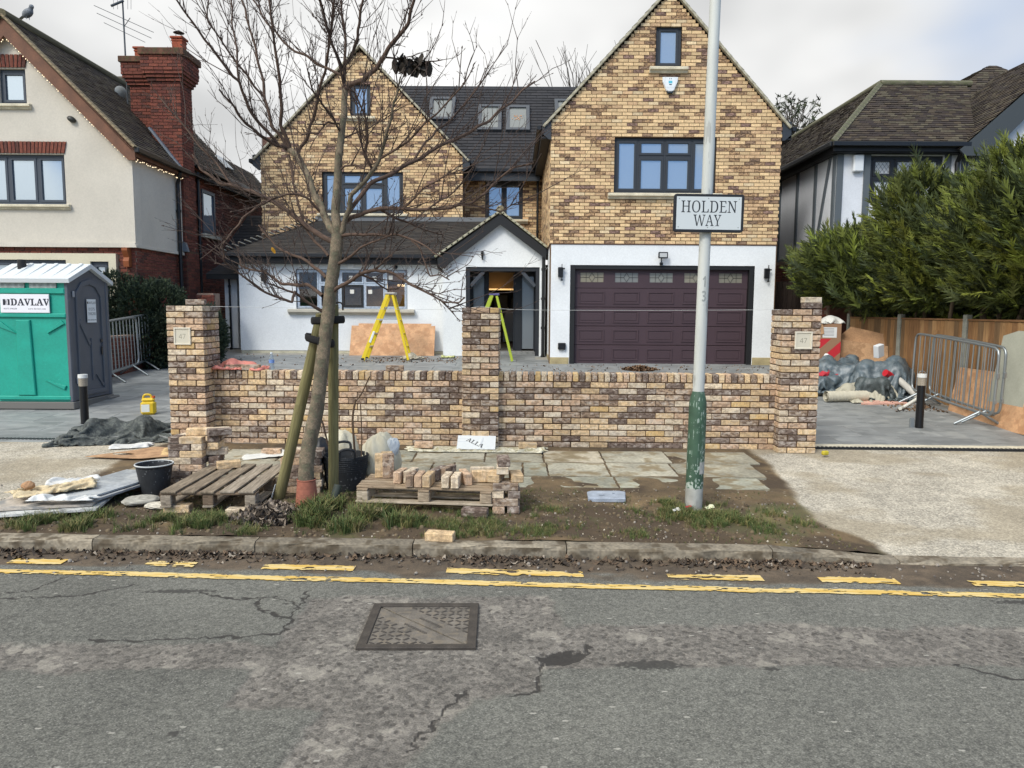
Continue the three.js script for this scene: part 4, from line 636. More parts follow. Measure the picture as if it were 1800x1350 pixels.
// ---------- left neighbour: cream rendered gable over red brick ----------
{
  const h = thing('cream_house', [0, 0, 0], 0, 'cream rendered gabled house with red brick chimney behind the portable toilet', 'house');
  const Z = -16, XR = -8.05, cream = mottled([202, 194, 178], 0.05, 2.5, 0.92, { seed: 81, coarse: 4, bump: 0.001 }), fr = mat(0x3b434c, 0.5);
  const wA = [-11.35, -9.48, 3.82, 4.86], wB = [-10.78, -10.2, 5.88, 6.6];
  P('gable_wall', extr([[-13, 2.99], [XR, 2.99], [XR, 5.0], [-10.5, 7.38], [-13, 5.0]], 0.3, [rect(...wA), rect(...wB)]).translate(0, 0, Z), cream, h);
  P('side_wall', bx(XR - 0.3, XR, 2.99, 5.0, -18.3, Z - 0.302, 0), cream, h);
  P('bellcast', merge([extr([[-13, 0], [XR + 0.03, 0], [XR + 0.0, 0.10], [-13, 0.10]], 0.04).translate(0, 2.93, Z + 0.035), bx(XR - 0.02, XR + 0.03, 2.93, 3.0, -18.3, Z)]), cream, h);
  windowUnit(h, ...wA, Z - 0.08, [0.34, 0.67], fr, glassSky, { f: 0.06, sill: [0.1, 0.1, 0.1], sillZ: Z }); windowUnit(h, ...wB, Z - 0.08, [], fr, glassSky, { f: 0.06, sill: [0.1, 0.1, 0.1], sillZ: Z });
  const curtain = mat(0xc9c9c4, 0.9);
  const fan = (x0, x1, y, hh, n) => { const g = sub('brick_arch', h); for (let i = 0; i < n; i++) { const t = (i + 0.5) / n, x = lerp(x0, x1, t), lean = (t - 0.5) * -0.9; P('brick', brickGeo(0.062, hh, 0.06, (i * 7) % 40, 0.003, true), brickRed, g, [x + (t - 0.5) * 0.1, y + hh / 2, Z + 0.0], [0, 0, lean * 0.5]); } P('mortar', extr([[x0, y], [x1, y], [x1 + 0.07, y + hh], [x0 - 0.07, y + hh]], 0.02).translate(0, 0, Z + 0.008), mortarRed, g); };
  fan(-11.4, -9.48, 4.88, 0.24, 25); fan(-10.8, -10.2, 6.62, 0.26, 8);
  // ground floor: brick and stone bay
  const fb = new Facade(h, brickRed, 301); fb.single = 300;
  P('brick_wall', merge([bx(-13, XR - 0.05, 0, 2.94, Z - 0.3, Z - 0.09, 0), bx(XR - 0.3, XR - 0.06, 0, 2.94, -18.3, Z - 0.31, 0)]), mortarRed, h);
  fb.lay(Z - 0.06, 0.1, 2.94, (y) => y > 2.8 ? [-13, XR - 0.04] : [-8.46, XR - 0.04]); fb.lay(XR - 0.04, 0.1, 2.94, () => [-18.3, Z - 0.12], [], true);
  P('stone_bay', extr(rect(-13, -8.48, 0.1, 2.8), 0.2, [rect(-12.2, -9.55, 1.1, 2.66), rect(-9.03, -8.64, 1.1, 2.63)]).translate(0, 0, Z + 0.02), mottled([204, 196, 170], 0.08, 1.2, 0.9, { seed: 83 }), h);
  windowUnit(h, -12.2, -9.55, 1.1, 2.66, Z - 0.04, [0.33, 0.55, 0.78], fr, glassSky, {}); const sw = windowUnit(h, -9.03, -8.64, 1.1, 2.63, Z - 0.04, [], fr, glassSky, {}); P('curtain', cbox(0.12, 1.2, 0.004, 0.001), curtain, sw, [-8.76, 1.85, Z - 0.062]);
  P('corbel_bracket', merge([extr([[0, 0], [0.14, 0], [0.16, 0.12], [0.12, 0.2], [0.2, 0.34], [0.2, 0.4], [0, 0.4]], 0.12).rotateY(-Math.PI / 2)]), mat(0x8a4a22, 0.7), h, [-8.3, 2.52, Z - 0.08]);
  // roof
  const ey = 4.93, ex = -7.93, ty = 7.62;
  roofSlope(h, 'roof_tiles', [ex, ey, -24], [ex, ey, Z + 0.2], [-10.5, ty, -24], [-10.5, ty, Z + 0.2], 0.095, 0.165, tileMat, oldTile, 20, 0.016, 0.012);
  roofSlope(h, 'roof_tiles', [-13.1, ey, Z + 0.2], [-13.1, ey, -24], [-10.5, ty, Z + 0.2], [-10.5, ty, -24], 0.2, 0.3, tileMat, oldTile, 21);
  const brown = mottled([112, 74, 52], 0.14, 0.9, 0.7, { seed: 85 });
  for (const s of [1, -1]) { const f = (x) => -10.5 + s * (x + 10.5); P('barge_board', extr((s > 0 ? (a) => a : (a) => a.slice().reverse())([[-10.5, 7.55], [-10.5, 7.20], [-8.05, 4.72], [-7.9, 4.72], [-7.9, 4.95]].map(([x, y]) => [f(x), y])), 0.05).translate(0, 0, Z + 0.17), brown, h); const g = []; for (let i = 0; i < 34; i++) { const t0 = i / 34, t1 = Math.min(1, (i + 1.2) / 34); g.push(beam([f(lerp(-7.88, -10.5, t0)), lerp(4.98, 7.62, t0), Z + 0.16], [f(lerp(-7.88, -10.5, t1)), lerp(4.97, 7.61, t1), Z + 0.16], 0.05, 0.15)); } P('verge', merge(g), mottled([150, 132, 104], 0.3, 0.3, 0.95, { seed: 86, tint: [96, 92, 66] }), h); }
  P('ridge_tiles', cyl([-10.5, 7.63, Z + 0.2], [-10.5, 7.63, -24], 0.1, 0.1, 10), mottled([96, 90, 68], 0.3, 0.4, 0.95, { seed: 87 }), h);
  P('soffit', merge([bx(XR, ex + 0.02, 4.78, 4.80, -18.3, Z + 0.15), bx(ex, ex + 0.02, 4.78, 4.93, -18.3, Z + 0.15)]), brown, h); gutter([[ex + 0.07, 4.93, Z + 0.18], [ex + 0.07, 4.91, -18.35]], h); downpipe([[ex + 0.05, 4.85, -17.9], [XR + 0.06, 4.6, -18.0], [XR + 0.06, 0.3, -18.0]], h, 0.045);
  const bulbs = []; const R = RNG(4); for (let i = 0; i < 52; i++) { const t = (i + R() * 0.5) / 52; bulbs.push(new THREE.OctahedronGeometry(0.013, 0).translate(lerp(-10.48, -8.06, t), lerp(7.16, 4.72, t) + (R() - 0.5) * 0.03, Z + 0.13)); bulbs.push(new THREE.OctahedronGeometry(0.013, 0).translate(lerp(-10.52, -12.9, t), lerp(7.16, 4.72, t) + (R() - 0.5) * 0.03, Z + 0.13)); if (i < 26) bulbs.push(new THREE.OctahedronGeometry(0.013, 0).translate(ex + 0.0, 4.73 + (R() - 0.5) * 0.05, lerp(Z + 0.1, -18.2, t * 2))); }
  P('fairy_lights', merge(bulbs), new THREE.MeshStandardMaterial({ color: 0xffffff, emissive: 0xffe2b0, emissiveIntensity: 1.6 }), h).userData.kind = 'stuff';
  P('sensor', new THREE.SphereGeometry(0.075, 12, 8).scale(1.25, 0.8, 1).rotateZ(-0.5), mat(0x35352f, 0.5), h, [-9.26, 5.57, Z + 0.04]);
  // chimney
  const ch = sub('chimney', h), ct = [];
  const stack = (x0, x1, y0, y1, z0, z1) => { ct.push(bx(x0 + 0.01, x1 - 0.01, y0, y1, z0, z1 - 0.012, 0)); fb.lay(z1, y0, y1, () => [x0, x1]); fb.lay(x1, y0, y1, () => [z0, z1 - 0.06], [], true); };
  stack(-8.95, -7.98, 0.1, 3.05, -19.05, -18.32); stack(-8.72, -8.0, 3.05, 7.05, -19.0, -18.34); stack(-9.38, -8.72, 4.5, 7.05, -19.1, -18.7);
  for (let i = 0; i < 3; i++) { const e = 0.04 * (i + 1), y = 7.05 + i * 0.075; stack(-8.72 - e, -8.0 + e, y, y + 0.075, -19.0 - e, -18.34 + e); stack(-9.38 - e, -8.72, y, y + 0.075, -19.1 - e, -18.7 + e); }
  stack(-8.86, -7.86, 7.275, 7.62, -19.15, -18.2); stack(-9.52, -8.8, 7.275, 7.56, -19.2, -18.56);
  ct.push(bx(-8.90, -7.82, 7.62, 7.78, -19.2, -18.16, 0.01), bx(-9.56, -8.84, 7.56, 7.70, -19.24, -18.52, 0.01));
  P('stack_core', merge(ct), mottled([96, 66, 50], 0.25, 0.5, 0.95, { seed: 88, tint: [82, 76, 48] }), ch);
  P('lead_flashing', merge([extr([[-0.4, 0], [0.06, 0], [0.0, 0.22], [-0.3, 0.32]], 0.1).translate(-7.98, 3.02, -18.26), beam([-8.74, 5.95, -18.3], [-7.97, 4.95, -18.3], 0.05, 0.16)]), mat(0x6f767c, 0.55), ch);
  const pot = (x, y, z, w, hh, cowl) => { const g = [cbox(w, hh, w, 0.01, [x, y + hh / 2, z]), cbox(w + 0.07, 0.05, w + 0.07, 0.01, [x, y + hh - 0.03, z]), cbox(w + 0.03, 0.04, w + 0.03, 0.01, [x, y + hh - 0.10, z])]; P('chimney_pot', merge(g), mottled([156, 80, 54], 0.12, 0.4, 0.9, { seed: 89 }), ch); if (cowl) P('cowl', merge([new THREE.CylinderGeometry(0.02, 0.13, 0.06, 14).translate(x, y + hh + 0.14, z), cyl([x + 0.07, y + hh - 0.02, z], [x + 0.07, y + hh + 0.13, z], 0.008, 0.008, 5), cyl([x - 0.07, y + hh - 0.02, z], [x - 0.07, y + hh + 0.13, z], 0.008, 0.008, 5)]), blackMetal, ch); };
  pot(-8.05, 7.78, -18.5, 0.25, 0.33, true); pot(-9.12, 7.70, -18.8, 0.22, 0.27, false);
  // aerial on the stack
  const ae = []; ae.push(cyl([-9.6, 6.5, -19.0], [-9.62, 9.3, -19.0], 0.022, 0.018, 6)); for (const [y, l, dy] of [[8.72, 0.62, -0.24], [8.56, 0.56, -0.22], [8.40, 0.40, -0.16]]) { ae.push(cyl([-9.6 - l, y - dy, -18.8], [-9.6 + l, y + dy, -19.2], 0.008, 0.008, 4)); } ae.push(cyl([-9.6, 8.55, -19], [-9.45, 8.75, -19], 0.01, 0.01, 4), cyl([-9.6, 9.15, -19], [-9.8, 8.95, -18.8], 0.03, 0.03, 6)); for (const x of [-9.85, -9.75, -9.5, -9.42]) ae.push(cyl([x, 8.95, -19], [x + 0.02, 9.45, -19], 0.005, 0.005, 4)); for (const y of [7.5, 7.25]) ae.push(cyl([-9.6, y, -19], [-9.3, y, -19], 0.012, 0.012, 5));
  P('aerial', merge(ae), mat(0x54585a, 0.5, { metalness: 0.6 }), ch);
  P('satellite_dish', new THREE.SphereGeometry(0.24, 14, 8, 0, Math.PI * 2, 0, 0.7).rotateX(Math.PI / 2).rotateY(0.9), mat(0x8e9290, 0.5), ch, [-9.95, 7.0, -19.2]);
  // rear wing
  P('rear_wall', bx(-8.7, -8.2, 0, 5.3, -26, -19.1, 0), mortarRed, h); fb.lay(-8.14, 0.1, 5.3, () => [-25.6, -19.0], [[-20.55, -19.7, 3.6, 4.75]], true);
  { const w = sub('window', h); P('frame', extr(rect(-0.42, 0.42, 3.6, 4.75), 0.06, [rect(-0.34, 0.34, 3.68, 4.67)]).rotateY(Math.PI / 2).translate(-8.12, 0, -20.12), fr, w); P('pane', new THREE.BoxGeometry(0.01, 1.0, 0.68).translate(-8.16, 4.17, -20.12), glassSky, w); P('sill', bx(-8.16, -8.03, 3.5, 3.6, -20.7, -19.6), stoneSill, w); }
  roofSlope(h, 'roof_tiles', [-8.02, 5.22, -26], [-8.02, 5.22, -19.0], [-9.0, 6.28, -26], [-9.0, 6.28, -19.0], 0.095, 0.165, tileMat, oldTile, 22, 0.016, 0.012); gutter([[-7.96, 5.22, -19.1], [-7.96, 5.22, -26]], h); downpipe([[-8.05, 5.1, -19.3], [-8.06, 0.3, -19.3]], h, 0.04);
  P('roof_light', cbox(0.5, 0.06, 0.5, 0.01).rotateZ(-0.82), mat(0xb9bdbc, 0.4), h, [-8.62, 5.97, -22.6]);
  roofSlope(h, 'roof_tiles', [-14, 8.1, -24], [-11.6, 8.1, -24], [-13.6, 9.1, -24.8], [-12.3, 9.1, -24.8], 0.1, 0.165, tileMat, oldTile, 23, 0.016, 0.012);
  fb.done();
  // pigeon on the ridge
  const b = new THREE.SphereGeometry(0.1, 14, 10).scale(1.5, 0.85, 0.85).rotateZ(0.3), hd = new THREE.SphereGeometry(0.048, 10, 8).translate(0.13, 0.11, 0), nk = cyl([0.07, 0.03, 0], [0.125, 0.1, 0], 0.065, 0.04, 8), tl = cbox(0.16, 0.02, 0.07, 0.006).rotateZ(0.35).translate(-0.18, -0.06, 0), bk = cyl([0.17, 0.11, 0], [0.21, 0.10, 0], 0.012, 0.003, 5), lg = [-0.03, 0.03].map((z) => cyl([0.0, -0.06, z], [0.0, -0.13, z], 0.008, 0.006, 5));
  const pg = P('pigeon', merge([b, hd, nk, tl, bk, ...lg]), mottled([120, 124, 128], 0.25, 0.2, 0.9, { seed: 90 }), scene, [-10.33, 7.86, -16.4], [0, -0.4, 0]); tag(pg, 'grey pigeon perched on the ridge of the cream house', 'bird', null, 'thing');
}
// ---------- right neighbour: white panels and grey timbers ----------
{
  const h = thing('timbered_house', [0, 0, 0], 0, 'white house with grey timber framing and mossy tiled roof behind the conifers', 'house');
  const Z = -16.5, XL = 7.05, wh = mottled([214, 216, 218], 0.04, 2, 0.9, { seed: 91 }), tim = mat(0x565d61, 0.75), fr = mat(0x17181a, 0.5), w = [7.78, 9.36, 4.02, 5.04];
  P('front_wall', extr([[XL, 0.3], [14.5, 0.3], [14.5, 5.2], [XL, 5.2]], 0.3, [rect(...w)]).translate(0, 0, Z), wh, h);
  P('side_wall', bx(XL, XL + 0.3, 2.9, 5.2, -26, Z - 0.301, 0), wh, h);
  const fb = new Facade(h, brickRed, 401); fb.single = 300; P('brick_wall', bx(XL - 0.04, XL + 0.1, 0.2, 2.95, -26, Z - 0.02, 0), mortarRed, h);
  fb.pile = new Pile(); { const R = RNG(9); let c = 0; for (let y = 0.3; y < 2.9; y += 0.0745, c++) for (let z = -22 + (c % 2) * 0.11; z < -16.6; z += 0.225) { const t = cboxTris(0.06, 0.064, 0.215, 0), u = brickUV(t, 0.06, 0.064, 0.215, Math.floor(R() * 190)); for (let i = 0; i < t.length; i += 3) fb.pile.p.push(t[i] + XL - 0.02, t[i + 1] + y, t[i + 2] + z); fb.pile.u.push(...u); } } fb.done();
  P('brick_wall', bx(XL - 0.02, 14.5, 0.25, 2.9, Z, Z + 0.04, 0), mottled([96, 58, 46], 0.2, 0.5, 0.95, { seed: 3 }), h);
  const beams = []; for (const x of [XL + 0.06, 7.70, 9.45, 9.82]) beams.push(bx(x - 0.07, x + 0.07, 2.9, 5.2, Z, Z + 0.03)); beams.push(bx(XL, 14.5, 5.06, 5.2, Z, Z + 0.028)); beams.push(bx(XL, 14.5, 2.9, 3.05, Z, Z + 0.028));
  for (const b of beams) P('timber', b, tim, h);
  for (const z of [-16.6, -17.6, -18.7, -19.9]) P('timber', bx(XL - 0.03, XL, 2.9, 5.2, z - 0.07, z + 0.07), tim, h); P('timber', beam([XL - 0.012, 2.95, -17.5], [XL - 0.012, 5.15, -16.8], 0.03, 0.11), tim, h); P('timber', bx(XL - 0.028, XL, 2.88, 3.0, -24, -16.53), tim, h);
  const win = windowUnit(h, ...w, Z - 0.04, [0.33, 0.67], fr, mat(0xb9bcbc, 0.12), { f: 0.07, transom: [[0, 1, 2], 0.55] });
  const lead = []; for (let i = -6; i < 26; i++) { const x = w[0] + i * 0.085, a = [x, w[2]], b = [x + 0.75, w[3]]; for (const s of [0, 1]) { let p = s ? [x + 0.75, w[2]] : a, q = s ? [x, w[3]] : b; const cut = (P0, P1, X) => { const t = (X - P0[0]) / (P1[0] - P0[0]); return [X, lerp(P0[1], P1[1], t)]; }; let lo = p[0] < q[0] ? p : q, hi = p[0] < q[0] ? q : p; if (hi[0] < w[0] + 0.06 || lo[0] > w[1] - 0.06) continue; if (lo[0] < w[0] + 0.06) lo = cut(lo, hi, w[0] + 0.06); if (hi[0] > w[1] - 0.06) hi = cut(lo, hi, w[1] - 0.06); lead.push(beam([lo[0], lo[1], Z - 0.064], [hi[0], hi[1], Z - 0.064], 0.005, 0.004)); } } P('lead_lattice', merge(lead), mat(0x44474a, 0.6), win).userData.kind = 'stuff';
  roofSlope(h, 'roof_tiles', [6.83, 5.24, Z + 0.28], [9.9, 5.24, Z + 0.28], [8.68, 7.02, -18.1], [10.7, 7.02, -18.1], 0.1, 0.165, tileMat, oldTile, 30, 0.018, 0.014);
  roofSlope(h, 'roof_tiles', [6.83, 5.24, -26], [6.83, 5.24, Z + 0.28], [8.68, 7.02, -26], [8.68, 7.02, -18.1], 0.1, 0.165, tileMat, oldTile, 31, 0.018, 0.014);
  const rt = mottled([104, 100, 82], 0.3, 0.4, 0.95, { seed: 92, tint: [88, 92, 64] }), hips = []; for (let i = 0; i < 20; i++) { const t0 = i / 20, t1 = (i + 1.2) / 20; hips.push(beam([lerp(6.83, 8.68, t0), lerp(5.28, 7.05, t0), lerp(Z + 0.28, -18.1, t0)], [lerp(6.83, 8.68, Math.min(1, t1)), lerp(5.28, 7.04, Math.min(1, t1)), lerp(Z + 0.28, -18.1, Math.min(1, t1))], 0.12, 0.05)); } P('hip_tiles', merge(hips), rt, h);
  P('ridge_tiles', merge([cyl([8.66, 7.03, -18.1], [10.8, 7.03, -18.1], 0.08, 0.08, 8), cyl([8.68, 7.03, -18.1], [8.68, 7.03, -26], 0.08, 0.08, 8)]), rt, h);
  P('fascia', merge([bx(6.85, 9.8, 5.08, 5.22, Z + 0.2, Z + 0.24), bx(6.87, 6.91, 5.06, 5.22, -26, Z + 0.2)]), blackTrim, h); P('soffit', merge([bx(6.9, 9.8, 5.06, 5.08, Z + 0.03, Z + 0.2), bx(6.9, XL, 5.05, 5.07, -26, Z)]), blackTrim, h); gutter([[6.80, 5.22, -26], [6.80, 5.22, Z + 0.3], [9.75, 5.22, Z + 0.3]], h); downpipe([[9.62, 5.15, Z + 0.28], [9.62, 4.9, Z + 0.08], [9.62, 0.5, Z + 0.08]], h, 0.05);
  // front gable to the right
  const gz = Z + 0.15; P('gable_wall', extr([[9.95, 2.9], [14.5, 2.9], [14.5, 5.2], [12.22, 7.25], [9.95, 5.15]], 0.1).translate(0, 0, gz), wh, h);
  P('barge_board', extr([[12.22, 7.58], [9.5, 5.10], [9.62, 4.98], [10.1, 4.98], [12.22, 7.20]], 0.05).translate(0, 0, gz + 0.2), mat(0x3d4346, 0.7), h); P('barge_board', extr([[12.22, 7.58], [12.22, 7.20], [14.34, 4.98], [14.9, 4.98], [14.94, 5.10]], 0.05).translate(0, 0, gz + 0.2), mat(0x3d4346, 0.7), h);
  for (const b of [bx(9.9, 14.5, 5.0, 5.16, gz, gz + 0.03), bx(9.95, 10.09, 2.9, 5.0, gz, gz + 0.03), bx(11.0, 11.13, 2.9, 6.1, gz, gz + 0.031), bx(12.15, 12.29, 2.9, 7.1, gz, gz + 0.031)]) P('timber', b, tim, h);
  roofSlope(h, 'roof_tiles', [9.5, 5.12, -19.5], [9.5, 5.12, gz + 0.2], [12.22, 7.62, -19.5], [12.22, 7.62, gz + 0.2], 0.1, 0.165, tileMat, oldTile, 32, 0.018, 0.014); roofSlope(h, 'roof_tiles', [14.94, 5.12, gz + 0.2], [14.94, 5.12, -19.5], [12.22, 7.62, gz + 0.2], [12.22, 7.62, -19.5], 0.2, 0.3, tileMat, oldTile, 33);
  roofSlope(h, 'roof_tiles', [10.2, 6.6, -19.2], [15.4, 6.6, -19.2], [12.75, 8.25, -20.6], [12.95, 8.25, -20.6], 0.1, 0.165, tileMat, oldTile, 34, 0.018, 0.014); roofSlope(h, 'roof_tiles', [10.2, 6.6, -22], [10.2, 6.6, -19.2], [12.75, 8.25, -22], [12.75, 8.25, -20.6], 0.1, 0.165, tileMat, oldTile, 35, 0.018, 0.014);
  P('meter_box', cbox(0.22, 0.36, 0.1, 0.02), plasticWhite, h, [7.48, 4.86, Z + 0.06]);
}
// ---------- side gate beside the garage ----------
{
  const g = thing('side_gate', [0, 0, 0], 0, 'dark boarded side gate between garage and timbered house', 'gate'), R = RNG(3), wd = [0, 1].map((i) => woodMat([58, 46, 38], [30, 24, 20], 0.8, 0.9, 70 + i));
  for (let i = 0; i < 9; i++) P('board', swapUV(bx(5.98 + i * 0.12, 6.09 + i * 0.12, 0.5, 2.35, -17.53, -17.5)), wd[i % 2], g); P('post', bx(5.88, 5.97, 0.45, 2.45, -17.6, -17.48), woodMat([120, 116, 92], [70, 66, 50], 0.8, 0.9, 75), g); P('rail', bx(5.98, 7.05, 2.2, 2.3, -17.6, -17.53), wd[0], g);
}
// ---------- foliage ----------
function leafSpray(seed, n, len, wid, fold) { // a small frond of narrow faces
  const R = RNG(seed), p = []; for (let i = 0; i < n; i++) { const t = i / (n - 1), s = i % 2 ? 1 : -1, b = [0, len * t * 0.75, 0], a = s * lerp(0.9, 0.25, t), l = len * lerp(0.42, 0.3, t) * (0.8 + R() * 0.4), tip = [Math.sin(a) * l, b[1] + Math.cos(a) * l, (R() - 0.5) * fold], w = wid; p.push(b[0], b[1] - w, 0, tip[0], tip[1], tip[2], b[0], b[1] + w, (R() - 0.5) * fold * 0.6); } p.push(-wid, 0, 0, wid, 0, 0, 0, len, 0); return soup(p);
}
const sprayGeo = leafSpray(3, 11, 0.20, 0.014, 0.05), sprayFine = leafSpray(9, 15, 0.13, 0.006, 0.03);
const leafMat = new THREE.MeshPhysicalMaterial({ color: 0xffffff, roughness: 0.75, transmission: 0, side: THREE.DoubleSide });
function foliage(name, parent, geo, pts, colour, seed, mtl = leafMat) { // pts: [x,y,z,dx,dy,dz,scale]
  const m = new THREE.InstancedMesh(geo, mtl, pts.length), q = new THREE.Quaternion(), q2 = new THREE.Quaternion(), M = new THREE.Matrix4(), R = RNG(seed), up = new THREE.Vector3(0, 1, 0), d = new THREE.Vector3(), c = new THREE.Color();
  pts.forEach((p, i) => { d.set(p[3], p[4], p[5]).normalize(); q.setFromUnitVectors(up, d); q2.setFromAxisAngle(up, R() * 6.283); q.multiply(q2); M.compose(new THREE.Vector3(p[0], p[1], p[2]), q, new THREE.Vector3(p[6], p[6], p[6])); m.setMatrixAt(i, M); c.setRGB(...colour(p, R)); m.setColorAt(i, c); });
  m.name = name; m.castShadow = m.receiveShadow = true; m.userData.kind = 'stuff'; parent.add(m); return m;
}
function blobPoints(blobs, n, R, dirf, sMin, sMax, inner = 0.72) { const vol = blobs.map((b) => b[3] * b[4] + b[4] * b[5] + b[3] * b[5]), tot = vol.reduce((a, b) => a + b), pts = []; blobs.forEach((b, bi) => { const k = Math.round(n * vol[bi] / tot); for (let i = 0; i < k; i++) { let x, y, z, l; do { x = R() * 2 - 1; y = R() * 2 - 1; z = R() * 2 - 1; l = Math.hypot(x, y, z); } while (l > 1 || l < 0.1); x /= l; y /= l; z /= l; const wob = 0.82 + 0.36 * fbm(x * 2.2 + bi * 7, y * 2.2 + z * 2, 3, 70 + bi), r = (inner + (1 - inner) * Math.sqrt(R())) * wob; const d = dirf(x, y, z, R); pts.push([b[0] + x * r * b[3], b[1] + y * r * b[4], b[2] + z * r * b[5], ...d, lerp(sMin, sMax, R())]); } }); return pts; }
{ // conifers overhanging the right fence
  const conifer = (label, blobs, n, seed, stems) => {
    const [bx0, , bz0] = blobs[0], t = thing('conifer', [bx0, 0.1, bz0], 0, label, 'conifer', 'conifers along the right fence'), R = RNG(seed);
    const pts = blobPoints(blobs, n, R, (x, y, z, R2) => [x * 0.8 + (R2() - 0.5) * 0.9, y * 0.45 + 0.42 + (R2() - 0.5) * 0.6, z * 0.8 + (R2() - 0.5) * 0.9], 0.8, 1.75, 0.60).map((p) => { const w = R() < 0.07 ? 1.09 : 1, b = blobs[0]; return [b[0] + (p[0] - b[0]) * w - bx0, b[1] + (p[1] - b[1]) * w - 0.1, b[2] + (p[2] - b[2]) * w - bz0, p[3], p[4] + (w > 1 ? 0.5 : 0), p[5], p[6] * (w > 1 ? 1.5 : 1)]; });
    foliage('crown', t, sprayGeo, pts, (p, Q) => { const k = clamp(0.03 + 1.15 * Math.pow(Q(), 1.5) * fbm((p[0] + bx0) * 1.6 + p[1], p[1] * 1.6 + p[2], 3, 8) * 1.7), d = fbm(p[0] * 3, p[2] * 3 + p[1] * 2, 2, 4); return [lerp(0.026, 0.20, k) * (0.85 + d * 0.3), lerp(0.040, 0.235, k), lerp(0.014, 0.030, k)]; }, seed + 1);
    const tr = []; for (let i = 0; i < stems; i++) { const x = (R() - 0.5) * 0.9, z = (R() - 0.5) * 1.6, q = 0.02 + R() * 0.035; tr.push(tube([[x, -0.1, z], [x + (R() - 0.5) * 0.25, 0.7, z + (R() - 0.5) * 0.3], [x + (R() - 0.5) * 0.6, 1.5, z + (R() - 0.5) * 0.6], [x + (R() - 0.5) * 0.8, 2.4, z + (R() - 0.5) * 0.8]], q, 8, 6)); }
    P('trunk', merge(tr), woodMat([98, 84, 66], [50, 42, 34], 0.5, 0.95, 44), t);
    return t;
  };
  conifer('leftmost conifer, low and spreading beside the garage tower corner', [[7.5, 2.55, -15.7, 1.45, 0.80, 1.5], [6.85, 2.6, -15.0, 0.95, 0.55, 1.1], [7.1, 2.35, -14.3, 0.9, 0.75, 0.9], [8.1, 1.5, -15, 0.8, 0.8, 1.2]], 8000, 11, 14);
  conifer('second conifer with a ragged pointed top under the leaded window', [[7.7, 2.6, -13.3, 1.25, 0.95, 1.5], [7.25, 3.3, -13.5, 0.62, 0.85, 0.7], [7.4, 2.15, -13.0, 0.85, 0.5, 1.2], [7.6, 2.9, -12.5, 0.85, 0.7, 0.8], [8.3, 1.5, -13, 0.8, 0.8, 1.3]], 9000, 12, 12);
  conifer('tallest conifer overhanging the fence above the steel barrier', [[7.85, 2.7, -11.2, 1.3, 1.05, 1.5], [7.8, 3.4, -11.4, 0.85, 0.75, 1.0], [7.6, 2.15, -10.9, 0.9, 0.5, 1.3], [7.65, 2.75, -10.2, 1.0, 0.85, 0.8], [8.4, 1.5, -11, 0.8, 0.9, 1.3]], 9400, 13, 11);
  conifer('nearest conifer at the right edge of the view', [[8.05, 2.75, -8.9, 1.35, 1.1, 1.4], [8.1, 3.5, -9.2, 0.9, 0.8, 1.0], [7.95, 2.1, -9.0, 0.9, 0.55, 1.2], [8.5, 1.5, -9, 0.8, 0.9, 1.2]], 6400, 14, 7);
}
{ // clipped dark shrub by the toilet
  const t = thing('evergreen_shrub', [-7.75, 0.3, -16.0], 0, 'dark green clipped evergreen shrub behind the steel barriers on the left', 'shrub'), R = RNG(21);
  const lg = leafSpray(5, 7, 0.09, 0.016, 0.04), pts = blobPoints([[0.0, 1.05, 0, 0.85, 0.92, 0.9], [-0.75, 1.15, 0, 0.8, 0.95, 0.8], [0.75, 0.72, -0.2, 0.75, 0.75, 0.7], [-0.1, 0.5, 0.2, 1.1, 0.6, 0.7]], 16000, R, (x, y, z, Q) => [x + (Q() - 0.5) * 0.8, y + 0.2 + (Q() - 0.5) * 0.8, z + (Q() - 0.5) * 0.8], 0.8, 1.5, 0.62);
  foliage('crown', t, lg, pts, (p, Q) => { const k = Q() * Q(); return [lerp(0.020, 0.060, k), lerp(0.034, 0.085, k), lerp(0.018, 0.032, k)]; }, 22);
  P('trunk', merge([cyl([0, -0.1, 0], [0.05, 1.0, 0], 0.05, 0.03, 7), cyl([-0.6, -0.1, 0], [-0.7, 1.0, 0.1], 0.04, 0.03, 7)]), woodMat([88, 76, 60], [46, 38, 30], 0.5, 0.95, 46), t);
}
{ // low red wall under the shrub
  const g = thing('low_brick_wall', [-7.72, 0.15, -12.2], 0, 'low red brick boundary wall behind the left steel barriers', 'wall'), f = new Facade(g, brickRed, 55);
  P('mortar_core', bx(-0.2, -0.012, 0, 0.95, -5.2, 0, 0), mortarRed, g); f.single = 300; f.lay(0, 0.02, 0.95, () => [-5.2, 0.0], [], true); P('mortar_core', bx(0.34, 0.72, 0.1, 1.85, -5.6, -5.22, 0), mortarRed, g); f.lay(-5.19, 0.1, 1.85, () => [0.32, 0.74]); f.done();
}
